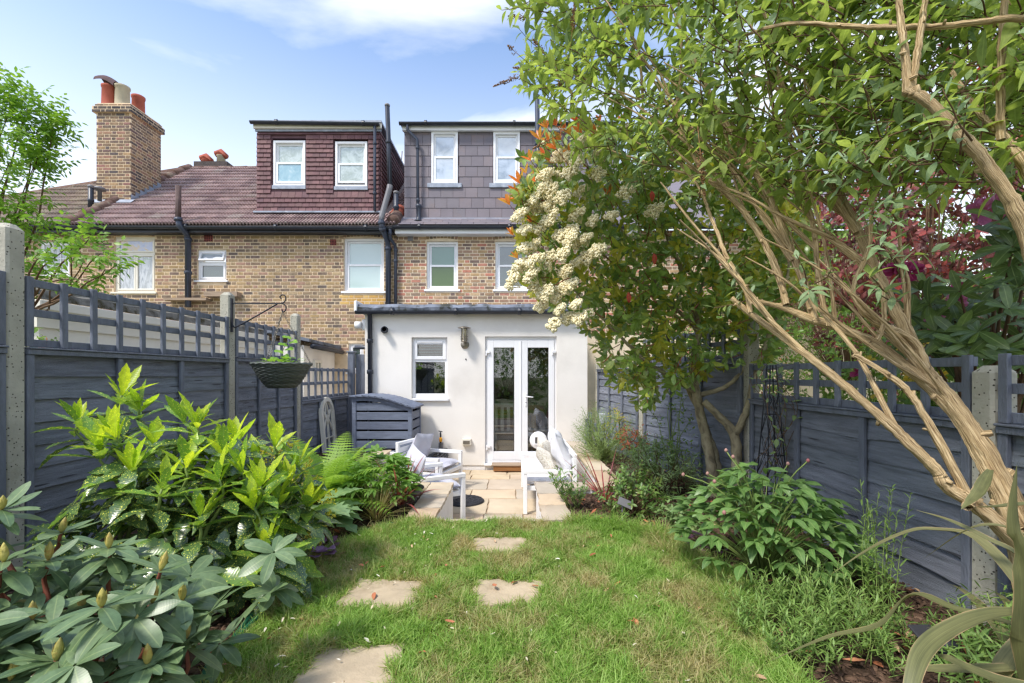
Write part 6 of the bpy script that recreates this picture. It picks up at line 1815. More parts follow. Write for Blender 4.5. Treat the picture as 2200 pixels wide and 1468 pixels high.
# ---- spotted laurel
au = thing('spotted_laurel', (-1.75, 2.4, 0), 'spotted laurel with bright yellow-green new leaves in front of the left fence', 'shrub')
AW = [(262, 850, 2.5), (170, 905, 2.4), (300, 880, 2.55), (395, 905, 2.5), (425, 915, 2.4), (215, 965, 2.25), (250, 940, 2.3), (350, 1045, 2.1), (480, 975, 2.35), (520, 1015, 2.3), (555, 1000, 2.45), (590, 960, 2.55), (640, 1000, 2.6),
      (545, 1090, 2.2), (600, 1080, 2.35), (470, 1030, 2.2), (570, 1180, 2.15), (450, 985, 2.45), (330, 955, 2.4), (400, 1000, 2.25), (505, 950, 2.6), (285, 1010, 2.2), (620, 1040, 2.45), (560, 1045, 2.25), (430, 1110, 2.1), (660, 1085, 2.5)]
F = Fol(T_AU); st_ = MB()
base = A3((-1.72, 2.42, 0))
for (px, py, d) in AW:
    p = A3(P(px, py, d)); ax = unit(np.array([random.uniform(-.3, .3), random.uniform(-.3, .1), 1.1]))
    whorl(F, [0, 0, 1], p, ax, random.randint(4, 6), .42, .15, .68, .25, mi=[0, 0, 0, 1], dl=.35)
    whorl(F, [0, 1], p - ax * .015, ax, random.randint(2, 4), .8, .15, .68, .3, mi=[0, 0, 1], dl=.35)
    whorl(F, [1, 2], p - ax * .05, ax, 4, 1.25, .18, .8, .2, mi=1)
    whorl(F, [2, 3], p - ax * .11, ax, 5, 1.6, .19, .85, .25, mi=2)
    q = base + np.array([random.uniform(-.35, .35), random.uniform(-.2, .2), 0])
    stem(st_, [q, (q + p) / 2 + vrand(.06), p - ax * .1, p], .011, .005)
for i in range(95):
    a = random.uniform(0, 6.28); t = random.uniform(0, 1) ** .5
    p = A3((-1.7 + .68 * t * math.cos(a), 2.42 + .42 * t * math.sin(a), random.uniform(.12, .82 - .4 * t * t)))
    ax = unit(np.array([.6 * t * math.cos(a), .6 * t * math.sin(a) - .25, .8]))
    whorl(F, [1, 2, 3], p, ax, 6, 1.5, .18, .85, .4, mi=[2, 2, 2, 1])
F.build(au, [L_AUCN, L_AUCM, L_AUCO], 300)
st_.build('stems', M_STEMG, au, kind='stuff')

# ---- fern
T_PIN = leaf_tpl([(0, .07), (.15, .085), (.5, .06), (.8, .03), (1, .004)], 10, .1, .15, .28)
fe = thing('fern', (-1.52, 3.75, 0), 'bright green fern below the concrete post', 'fern')
base = A3((-1.58, 3.85, .02))
for i in range(40):
    a = 2 * math.pi * i / 40 * 3.0 + random.uniform(-.3, .3); el = random.uniform(.75, 1.35) if i % 2 else random.uniform(.35, .85)
    L = random.uniform(.58, .8)
    out = np.array([math.cos(a), math.sin(a), 0]); pts = []
    d = out * math.cos(el) + np.array([0, 0, math.sin(el)]); p = base + out * .03
    n = 24; F = Fol([T_PIN])
    rach = [p.copy()]
    for k in range(n):
        d = unit(d + np.array([0, 0, -.055 * (k / n) * 1.6]) + out * .01); p = p + d * L / n; rach.append(p.copy())
        t = k / n
        if t > .14:
            side = unit(np.cross(d, [0, 0, 1.0]) if abs(d[2]) < .97 else np.cross(d, out)); nn = np.cross(side, d)
            pl = .15 * math.sin(math.pi * min(1, (t - .02) ** .75)) + .015
            for s_ in (-1, 1): F.add(0, p, side * s_ + d * .35 - np.array([0, 0, .12]), nn, pl, 1.25)
    V, Fc, UV = [], [], []
    M_ = np.array(F.M)
    Vt, Ft, Ut = T_PIN
    W_ = np.einsum('nij,vj->nvi', M_[:, :3, :3], Vt) + M_[:, None, :3, 3]
    nn_, v_ = W_.shape[:2]
    me = mesh_np('frond', W_.reshape(-1, 3), (Ft[None] + (np.arange(nn_) * v_)[:, None, None]).reshape(-1, 4), L_FERN, UV=np.tile(Ut, (nn_, 1)), rnd=np.repeat(np.array(F.r) * .5, v_))
    o = inst('frond', me, fe, Matrix.Identity(4))

# ---- generic leafy perennials
def perennial(name, loc, label, cat, n, rad, h, tpl, mats, L, nind=120, leaflets=3, W=1.0, spread=.9, stemm=None, inner=.35, mi=0, droop=.3):
    t = thing(name, (loc[0], loc[1], loc[2] if len(loc) > 2 else 0), label, cat)
    z0 = loc[2] if len(loc) > 2 else 0
    F = Fol(tpl); s_ = MB()
    b = A3((loc[0], loc[1], z0))
    for i in range(n):
        a = random.uniform(0, 6.28); rr = rad * math.sqrt(random.uniform(inner * inner, 1)); zz = h * (1 - .55 * (rr / rad) ** 2) * random.uniform(.55, 1.05)
        p = b + np.array([rr * math.cos(a), rr * math.sin(a), zz])
        out = np.array([math.cos(a), math.sin(a), 0])
        if i % 2 == 0: stem(s_, [b + out * .05 * random.random(), b + out * rr * .45 + np.array([0, 0, zz * .6]), p], .0045, .002, 5, 3, .003)
        ax = unit(out * spread + np.array([0, 0, .6]) + vrand(.3))
        side = unit(np.cross(ax, [0, 0, 1])); up = unit(np.cross(side, ax))
        for k in range(leaflets):
            f = (k - (leaflets - 1) / 2) / max(1, (leaflets - 1) / 2) if leaflets > 1 else 0
            d = ax * (1 - .35 * abs(f)) + side * f * .95 - np.array([0, 0, droop * random.uniform(.5, 1.2)])
            F.add(random.randrange(len(tpl)), p, d, up + vrand(.2), L * (1 - .18 * abs(f)) * random.uniform(.8, 1.15), W, mi if not hasattr(mi, '__len__') else random.choice(mi))
    F.build(t, mats, nind)
    if s_.v: s_.build('stems', stemm or M_STEMG, t, kind='stuff')
    return t
perennial('leafy_perennial', (-1.2, 3.95), 'light green leafy perennial right of the fern', 'plant', 170, .36, .50, T_PE, [L_PEONL], .11, 300, 5, 1.1)
t = thing('acanthus', (-1.45, 3.25, 0), 'pale green acanthus with broad lobed leaves below the fern', 'plant')
T_AC = [leaf_tpl([(0, .02), (.15, .18), (.3, .3), (.6, .28), (.85, .14), (1, .01)], 13, .15, b, .3, .05) for b in (.2, .45)]
F = Fol(T_AC)
for i in range(13):
    a = random.uniform(-2.2, .9) if i > 3 else random.uniform(-1.6, .3)
    F.add(i % 2, A3((-1.45 + .06 * math.cos(a), 3.25 + .06 * math.sin(a), random.uniform(.08, .26))), [math.cos(a), math.sin(a), random.uniform(.1, .5)], [0, 0, 1], random.uniform(.24, .36), .95)
F.build(t, [L_ACAN], 13)
def dotted_shrub(name, c, rad, label, cat, ntw, perw, tpl, mats, L, nind=0, stemm=None, W=1.0, mi=0, twl=.12, shell=.4, zlo=-.9, updir=.5, droop=0.0, group=None, axisrand=.6):
    """small-leaved bush: twigs through an ellipsoid, leaves in pairs along each"""
    t = thing(name, (c[0], c[1], max(-.02, c[2] - rad[2])), label, cat, group)
    F = Fol(tpl); s_ = MB(); C = A3(c); b = A3((c[0], c[1], max(0, c[2] - rad[2]) if c[2] < 1.6 else c[2] - rad[2]))
    for i in range(ntw):
        while True:
            u = unit(np.array([random.gauss(0, 1) for _ in range(3)]))
            if u[2] > zlo: break
        r_ = random.uniform(shell, 1) ** .6
        lump = 1 + .16 * math.sin(5 * u[0] + 3 * u[2] + c[0]) * math.cos(4 * u[1] + 2 * u[2])
        p = C + u * np.array(rad) * r_ * lump
        ax = unit(u + np.array([0, 0, updir]) + vrand(axisrand)); tl = twl * random.uniform(.6, 1.3)
        if stemm and i % 3 == 0: stem(s_, [b + vrand(.04) * np.array([1, 1, 0]), (b + p) / 2 + vrand(.05), p, p + ax * tl], .006, .0015, 5, 3, .004)
        side = unit(np.cross(ax, vrand()))
        for k in range(perw):
            f = (k + .5) / perw; q = p + ax * tl * f
            side = unit(side - ax * side.dot(ax)); side2 = np.cross(ax, side)
            d = (side if k % 2 else -side) * .9 + ax * .55 + np.array([0, 0, -droop])
            F.add(random.randrange(len(tpl)), q, d, ax + vrand(.3), L * random.uniform(.7, 1.2), W, mi if not hasattr(mi, '__len__') else random.choice(mi))
            if k % 2: side = side2
    F.build(t, mats, nind)
    if s_.v: s_.build('stems', stemm, t, kind='stuff')
    return t
dotted_shrub('euonymus', (-1.50, 2.98, .22), (.28, .2, .26), 'yellow-edged euonymus between the laurel and the acanthus', 'shrub', 90, 8, T_OV, [L_EUON], .038, 200, M_STEMG, 1.2)
dotted_shrub('euonymus', (-1.72, 3.35, .42), (.2, .15, .2), 'golden euonymus sprigs behind the laurel beside the fern', 'shrub', 60, 8, T_OV, [L_EUON], .036, 120, M_STEMG, 1.2)
T_HE = [leaf_tpl([(0, .1), (.15, .34), (.4, .5), (.7, .46), (.9, .25), (1, .08)], 8, .15, b, .1, .12) for b in (.1, .35)]
perennial('heuchera', (-1.26, 2.86), 'purple heuchera at the left edge of the lawn', 'plant', 22, .13, .11, T_HE, [L_HEU], .065, 22, 1, 1.0)
perennial('heuchera', (-1.35, 4.25, .0), 'mottled pink heuchera behind the light green perennial', 'plant', 40, .22, .38, T_HE, [L_HEU], .06, 40, 1, 1.0)
def strap_plant(name, base, label, n, Lr, wr, mats, cat='plant', elr=(.7, 1.4), bend=.03, arange=(0, 6.28), seg=14, thick=False, fold=.25):
    t = thing(name, base, label, cat)
    for i in range(n):
        a = random.uniform(*arange); el = random.uniform(*elr); L = random.uniform(*Lr); w = random.uniform(*wr)
        blade(t, A3(base) + np.array([.02 * math.cos(a), .02 * math.sin(a), .02]), a, el, L, w, mats, bend * random.uniform(.3, 1.6), seg, fold)
    return t
def blade(t, p, a, el, L, w, mat, bend, seg=14, fold=.25, pts=None, name='leaf', twist=0.0):
    out = np.array([math.cos(a), math.sin(a), 0]) if a is not None else None
    if pts is None:
        d = out * math.cos(el) + np.array([0, 0, math.sin(el)]); pts = [p.copy()]
        for k in range(seg):
            d = unit(d + np.array([0, 0, -bend * (1 + 2 * k / seg)])); p = p + d * L / seg; pts.append(p.copy())
    V = []; UV = []; n = len(pts)
    for k in range(n):
        tt = k / (n - 1); d = unit(pts[min(k + 1, n - 1)] - pts[max(k - 1, 0)])
        side = unit(np.cross(d, [0, 0, 1.0])) if abs(d[2]) < .98 else unit(np.cross(d, [0, 1., 0]))
        up = np.cross(side, d)
        an = twist * tt; side, up = side * math.cos(an) + up * math.sin(an), up * math.cos(an) - side * math.sin(an)
        hw = w * min(1, .45 + 2.4 * tt) * (1 - max(0, (tt - .45) / .55) ** 1.7) + .0006
        for s_ in (-1, 0, 1): V.append(pts[k] + side * hw * s_ + up * abs(s_) * hw * fold); UV.append((.5 + .5 * s_, tt))
    Fc = [(k * 3 + j, k * 3 + j + 1, k * 3 + j + 4, k * 3 + j + 3) for k in range(n - 1) for j in (0, 1)]
    me = mesh_np(name, np.array(V), np.array(Fc), mat, UV=np.array(UV), rnd=np.full(len(V), random.random()))
    return inst(name, me, t, Matrix.Identity(4))
strap_plant('cordyline', (-.97, 3.95, .0), 'red spiky cordyline in the left bed by the coping', 26, (.36, .54), (.007, .011), L_CORD, 'plant', (.35, 1.45), .018)
strap_plant('grass_tuft', (-1.05, 3.52, .0), 'bronze tufted grass at the front of the left bed', 90, (.2, .36), (.0018, .003), M_STRAW, 'grass', (.5, 1.4), .05, seg=7)

# solar lights
def solar(loc, lab, h):
    t = thing('solar_light', loc, lab, 'lamp', 'small solar path lights')
    x, y, z = loc
    m = MB(); m.lathe([(.012, 0), (.012, h)], 10, Matrix.Translation(loc)); m.build('stake', M_GREYP, t)
    m = MB(); m.lathe([(.058, h - .01), (.075, h), (.075, h + .012), (.06, h + .022), (.0, h + .026)], 24, Matrix.Translation(loc)); m.build('lamp_head', M_RUBBER, t)
    m = MB(); m.lathe([(.05, h - .05), (.055, h - .011)], 20, Matrix.Translation(loc)); m.build('diffuser', M_GREYP, t)
solar(tuple(P(640, 1175, 2.95).xy) + (0,), 'small black solar light beside the yellow-edged shrub', .16)
solar(tuple(P(337, 1400, 1.75).xy) + (0,), 'small black solar light under the rhododendron', .2)
solar(tuple(P(893, 1085, 4.05).xy) + (0,), 'slim black solar light by the left coping', .14)
# hoses
m = MB(); q = smooth_path([A3((float(xl(y)) - .03, y, .0)) for y in (1.35, 1.6, 1.9, 2.2, 2.5, 2.8, 3.05, 3.22, 3.35)] + [A3((-.87, 3.46, .005))], 5, .004); m.tube([Vector(p) + Vector((0, 0, .018)) for p in q], .0125, 8)
m.tube([Vector(p) + Vector((-.03 - .01 * math.sin(i), 0, .014)) for i, p in enumerate(q[:28])], .0125, 8)
tag(m.build('garden_hose', M_HOSE), 'dark green hose lying along the left lawn edge', 'hose')
m = MB(); m.tube([Vector(p) for p in smooth_path([A3((-.86, 4.2, .02)), A3((-1.0, 4.1, .05)), A3((-1.15, 4.15, .03)), A3((-1.3, 4.2, .06)), A3((-1.1, 4.28, .05)), A3((-.9, 4.3, .03))], 6)], .009, 6)
tag(m.build('hose_loop', M_CABLE), 'pale pink hose loop in the left bed beside the coping', 'hose')
# plants in the hanging basket
t = thing('trailing_plant', (HB.x, HB.y, zr_), 'fresh green plant growing in the hanging basket', 'plant')
F = Fol(T_HE + T_OV); s_ = MB()
for i in range(14):
    a = random.uniform(0, 6.28); rr = random.uniform(0, .17); p = A3((HB.x + rr * math.cos(a), HB.y + rr * math.sin(a), zr_ + random.uniform(.01, .07)))
    F.add(random.choice([0, 1]), p, [math.cos(a), math.sin(a), .4], [0, 0, 1], random.uniform(.05, .08))
for k in range(7):
    p = A3((HB.x + .0 + .02 * k, HB.y - .05, zr_ + .05 + .035 * k)); F.add(k % 2, p, [1 if k % 2 else -.6, -.4, .2], [0, -.5, 1], .085)
stem(s_, [A3((HB.x, HB.y, zr_)), A3((HB.x + .02, HB.y - .04, zr_ + .12)), A3((HB.x + .08, HB.y - .05, zr_ + .24))], .004, .002)
for i in range(60):
    a = random.uniform(0, 6.28); rr = random.uniform(.05, .22); F.add(2 + i % 3, A3((HB.x + rr * math.cos(a), HB.y + rr * math.sin(a), zr_ + random.uniform(.0, .05))), [math.cos(a), math.sin(a), random.uniform(-.1, 1)], [0, 0, 1], .035, 1.2)
F.build(t, [L_BASK], 80); s_.build('stems', M_STEMG, t, kind='stuff')
# ================================================================== PLANTS: right border
dotted_shrub('lavender_bush', (1.22, 6.15, .25), (.30, .42, .36), 'feathery grey-green lavender bush on the wall behind the sofa', 'shrub', 330, 13, T_NE, [L_LAV], .05, 0, M_STEMG, 1.3, twl=.2, updir=.9)
dotted_shrub('gold_shrub', (1.42, 6.2, .42), (.14, .14, .2), 'small golden shrub against the far fence panel', 'shrub', 40, 7, T_NA, [leaf_mat('gold_leaf', [lin(206, 204, 62), lin(186, 190, 60), lin(214, 160, 66)], transl=.4)], .05, 60, M_STEMG, 1.3)
strap_plant('cordyline', (.84, 4.12, .0), 'red spiky cordyline in the right bed by the coping', 24, (.34, .56), (.005, .008), L_CORD, 'plant', (.3, 1.45), .008)
# sage-like plant
t = thing('sage_plant', (.52, 3.95, 0), 'upright pale green sage-like plant at the right coping', 'plant')
F = Fol(T_OV); s_ = MB()
for i in range(15):
    a = random.uniform(0, 6.28); b = A3((.53 + .05 * math.cos(a), 3.95 + .05 * math.sin(a), 0)); h = random.uniform(.18, .42)
    tip_ = b + np.array([random.uniform(-.2, .12), random.uniform(-.12, .12), h]); stem(s_, [b, (b + tip_) / 2 + vrand(.02), tip_], .004, .002, 5, 3, .002)
    for k in range(10):
        f = .25 + .75 * k / 9; p = b + (tip_ - b) * f; aa = k * 1.57 + i
        F.add(k % 3, p, [math.cos(aa), math.sin(aa), .9], [math.cos(aa) * -.6, math.sin(aa) * -.6, 1], random.uniform(.055, .085) * (1.1 - .4 * f), .95)
F.build(t, [L_SAGE], 150); s_.build('stems', M_STEMG, t, kind='stuff')
dotted_shrub('evergreen_shrub', (1.0, 3.80, .12), (.22, .18, .2), 'low glossy evergreen shrub beside the plant label', 'shrub', 120, 9, T_OV, [L_SHRUB], .042, 200, M_STEMB, 1.0)
dotted_shrub('olive_shrub', (1.42, 4.4, .17), (.34, .28, .22), 'soft grey-green shrub in front of the trunks', 'shrub', 200, 11, T_NA, [L_OLIV], .055, 0, M_STEMB, 1.2, twl=.2, updir=.8)
dotted_shrub('hebe', (1.42, 4.75, .30), (.18, .2, .16), 'bright green rounded hebe below the far fence post', 'shrub', 90, 9, T_NA, [L_SANT], .05, 0, M_STEMG, 1.5, twl=.12, updir=.9)
dotted_shrub('pieris', (1.30, 4.95, .42), (.12, .1, .09), 'coral-tipped pieris under the lit fence', 'shrub', 24, 6, T_OV, [L_PIER], .045, 80, M_STEMR, .9)
dotted_shrub('bedding_plant', (1.20, 3.33, .06), (.12, .1, .09), 'small sage green rosette plant at the right lawn edge', 'plant', 34, 6, T_OV, [L_SAGE], .05, 150, None, 1.1)
perennial('heuchera', (1.28, 3.0), 'purple heuchera at the right edge of the lawn', 'plant', 26, .13, .1, T_HE, [L_HEU], .06, 26, 1, 1.0)
dotted_shrub('rose_bush', (1.6, 4.5, .55), (.2, .15, .35), 'thin rose sprigs against the sunlit fence panel', 'shrub', 34, 6, T_OV, [L_SHRUB], .035, 80, M_STEMG, 1.2, twl=.16)
# peony
pe = perennial('peony', (1.45, 2.62), 'peony with round pink buds at the right lawn edge', 'plant', 260, .45, .62, T_PE, [L_PEON], .115, 300, 3, 1.3, 1.0, inner=.1, droop=.35)
m = MB()
for (px, py, d) in ((1468, 1020, 2.7), (1535, 1035, 2.5), (1560, 968, 2.75), (1575, 982, 2.6), (1693, 997, 2.7), (1736, 990, 2.6), (1556, 1102, 2.3), (1520, 1018, 2.75)):
    p = A3(P(px, py, d)); stem(m, [A3((1.45, 2.62, .1)), (A3((1.45, 2.62, .35)) + p) / 2, p], .005, .0035, 5, 4, .003)
    b = MB(); b.lathe([(.003, -.011), (.008, -.007), (.0105, .001), (.007, .009), (.002, .013)], 12, Matrix.Translation(p)); b.build('flower_bud', M_PBUD, pe)
m.build('flower_stem', M_STEMG, pe)
# narrow leaved mound and its tall sprigs
sm = thing('narrow_leaf_mound', (1.35, 2.0, 0), 'airy mound of narrow green leaves right of the lawn, near the camera', 'plant')
F = Fol(T_NA); s_ = MB()
for i in range(185):
    a = random.uniform(0, 6.28); rr = math.sqrt(random.random()); b = A3((1.36 + .34 * rr * math.cos(a), 2.02 + .30 * rr * math.sin(a), 0)); h = random.uniform(.12, .34) * (1.1 - .5 * rr)
    if i < 12: b = A3((1.72 + random.uniform(-.05, .05), 2.15 + random.uniform(-.05, .05), 0)); h = random.uniform(.45, .66)
    tip_ = b + np.array([random.uniform(-.12, .12), random.uniform(-.12, .08), h])
    if i < 12: tip_ = b + np.array([random.uniform(-.05, .05), random.uniform(-.05, .05), h])
    stem(s_, [b, (b + tip_) / 2 + vrand(.02), tip_], .0025, .0012, 4, 3, .002)
    nk = 16 if i >= 12 else 30
    for k in range(nk):
        f = .2 + .8 * k / (nk - 1); p = b + (tip_ - b) * f; aa = k * 2.4 + i
        F.add(k % 3, p, [math.cos(aa), math.sin(aa), .7 + .5 * f], [-math.cos(aa) * .5, -math.sin(aa) * .5, 1], random.uniform(.038, .066) * (1.1 - .45 * f), 1.25)
F.build(sm, [L_SANT], 300); s_.build('stems', M_STEMG, sm, kind='stuff')
dotted_shrub('low_groundcover', (1.80, 1.62, .08), (.2, .22, .14), 'low green groundcover in the mulch beside the strap leaves', 'plant', 130, 12, T_NA, [L_SANT], .045, 60, M_STEMG, 1.2, twl=.14, updir=.8)
dotted_shrub('low_groundcover', (1.72, 2.45, .06), (.2, .2, .12), 'low grey-green groundcover between the peony and the right fence', 'plant', 90, 11, T_NA, [L_OLIV], .04, 0, M_STEMG, 1.2, twl=.12, updir=.8)
# plant label
pl_ = thing('plant_label', (.88, 3.62, 0), 'small dark plant label on a stake in the right bed', 'sign')
m = MB(); m.box(.872, .884, 3.62, 3.626, -.02, .12); m.build('stake', M_GREYP, pl_)
m = MB(); m.box(-.06, .06, -.002, .002, -.03, .03, M=Matrix.Translation((.90, 3.615, .13)) @ Matrix.Rotation(R(24), 4, 'Y') @ Matrix.Rotation(R(-25), 4, 'X')); m.build('plate', M_GREYP, pl_)
# spotlight in the right bed
t = thing('garden_spotlight', (1.62, 1.78, 0), 'black solar spotlight in the mulch behind the strap leaves', 'lamp')
m = MB(); m.box(1.60, 1.64, 1.76, 1.80, 0, .12); m.build('stake', M_RUBBER, t)
m = MB(); m.box(-.045, .045, -.035, .035, -.006, .006, M=Matrix.Translation((1.60, 1.76, .15)) @ Matrix.Rotation(R(25), 4, 'X'), bev=.004); m.build('solar_panel', M_RUBBER, t)
m = MB(); m.lathe([(.03, 0), (.036, .06), (.03, .065)], 14, Matrix.Translation((1.64, 1.76, .09)) @ Matrix.Rotation(R(70), 4, 'Y')); m.build('lamp_head', M_IRON, t)
# wire obelisk and climber
ob = thing('wire_obelisk', (1.96, 3.45, 0), 'black wire obelisk trellis against the right fence', 'trellis')
oc = A3((1.95, 3.42, 0))
for k in range(4):
    a = R(45 + 90 * k); m = MB(); b = oc + np.array([.13 * math.cos(a), .13 * math.sin(a), 0]); tp_ = oc + np.array([.03 * math.cos(a), .03 * math.sin(a), 1.22]); m.tube([b, b + (tp_ - b) * .7, tp_], .0045, 6); m.build('upright', M_IRON, ob)
for z in (.25, .55, .85, 1.1):
    r_ = .13 - .085 * z; m = MB(); m.tube([oc + np.array([r_ * math.cos(R(45 + 90 * k)), r_ * math.sin(R(45 + 90 * k)), z]) for k in range(5)], .0035, 5, cap=False); m.build('hoop', M_IRON, ob)
for k in range(4):
    for z in (.1, .4, .7):
        a0, a1 = R(45 + 90 * k), R(135 + 90 * k); r0 = .13 - .085 * z; r1 = .13 - .085 * (z + .3)
        m = MB(); m.tube([oc + np.array([r0 * math.cos(a0), r0 * math.sin(a0), z]), oc + np.array([r1 * math.cos(a1), r1 * math.sin(a1), z + .3])], .0025, 5)
        m.tube([oc + np.array([r0 * math.cos(a1), r0 * math.sin(a1), z]), oc + np.array([r1 * math.cos(a0), r1 * math.sin(a0), z + .3])], .0025, 5); m.build('lattice_wire', M_IRON, ob)
cl = thing('clematis', (1.95, 3.40, 0), 'thin climber with sparse leaves on the wire obelisk', 'climber')
F = Fol(T_OV); s_ = MB()
for i in range(9):
    pts = [oc + np.array([random.uniform(-.14, .14), random.uniform(-.14, .1), z + random.uniform(-.06, .06)]) for z in (.02, .3, .6, .9, 1.15)] 
    if i > 5: pts.append(oc + np.array([random.uniform(-.3, .3), random.uniform(-.2, 0), 1.25]))
    stem(s_, pts, .003, .0015, 5, 4, .008)
    for p in smooth_path(pts, 3)[3:]:
        if random.random() < .7: F.add(random.randrange(3), p, vrand() + np.array([0, -.4, -.2]), [0, -.6, 1], random.uniform(.04, .07), 1.2)
F.build(cl, [L_OLIV], 120); s_.build('stems', M_STEMB, cl, kind='stuff')

# ---- strap-leaved phormium in the near right corner
ph = thing('phormium', (1.62, 1.32, 0), 'strap-leaved phormium with arching olive leaves, bottom right corner', 'plant')
def px_blade(lst, w, tw=0.0): 
    q = smooth_path([A3(P(*c)) for c in lst], 5); blade(ph, None, None, None, None, w, L_PHOR, 0, pts=q, twist=tw, fold=.3)
px_blade([(2230, 1420, 1.25), (2200, 1355, 1.28), (2050, 1310, 1.35), (1960, 1280, 1.45), (1890, 1255 + 90, 1.5), (1780, 1370, 1.55), (1655, 1420, 1.6)], .02)
px_blade([(2240, 1400, 1.2), (2215, 1300, 1.2), (2195, 1205, 1.2), (2120, 1160, 1.25), (2040, 1120, 1.32), (1968, 1096, 1.4)], .021)
px_blade([(2240, 1400, 1.3), (2205, 1280, 1.35), (2100, 1160, 1.5), (2010, 1140, 1.6), (1950, 1145, 1.65), (1870, 1180, 1.7), (1785, 1235, 1.75)], .022)
px_blade([(2260, 1340, 1.1), (2190, 1318, 1.14), (2110, 1326, 1.14), (2040, 1356, 1.1), (1990, 1395, 1.06), (1965, 1450, 1.02), (1945, 1560, .98), (1935, 1700, .96)], .022)
px_blade([(2250, 1480, 1.0), (2190, 1480, 1.02), (2100, 1450, 1.04), (2040, 1420, 1.06), (2010, 1405, 1.08)], .027)
px_blade([(2250, 1430, 1.15), (2140, 1440, 1.2), (2000, 1440, 1.25), (1920, 1435, 1.3)], .02)
px_blade([(2210, 1500, 1.15), (2200, 1380, 1.12), (2205, 1250, 1.1), (2180, 1120, 1.1), (2185, 1000, 1.1)], .024)
px_blade([(2250, 1300, 1.2), (2180, 1315, 1.25), (2100, 1325, 1.3), (1990, 1350, 1.4)], .018)
px_blade([(2260, 1200, 1.3), (2180, 1140, 1.35), (2090, 1135, 1.4), (1985, 1200 - 0, 1.5)], .014)
px_blade([(2260, 1080, 1.1), (2150, 1090, 1.15), (2090, 1090, 1.2)], .016)
px_blade([(2140, 1480, 1.2), (2170, 1420, 1.2), (2230, 1350, 1.2), (2300, 1250, 1.2)], .026)
px_blade([(2130, 1010, 1.25), (2105, 1060, 1.25), (2065, 1095, 1.25)], .02)
for i in range(10): blade(ph, A3((1.62, 1.3, 0)), random.uniform(-1.2, 1.2), random.uniform(.6, 1.3), random.uniform(.6, .9), .024, L_PHOR, .04)

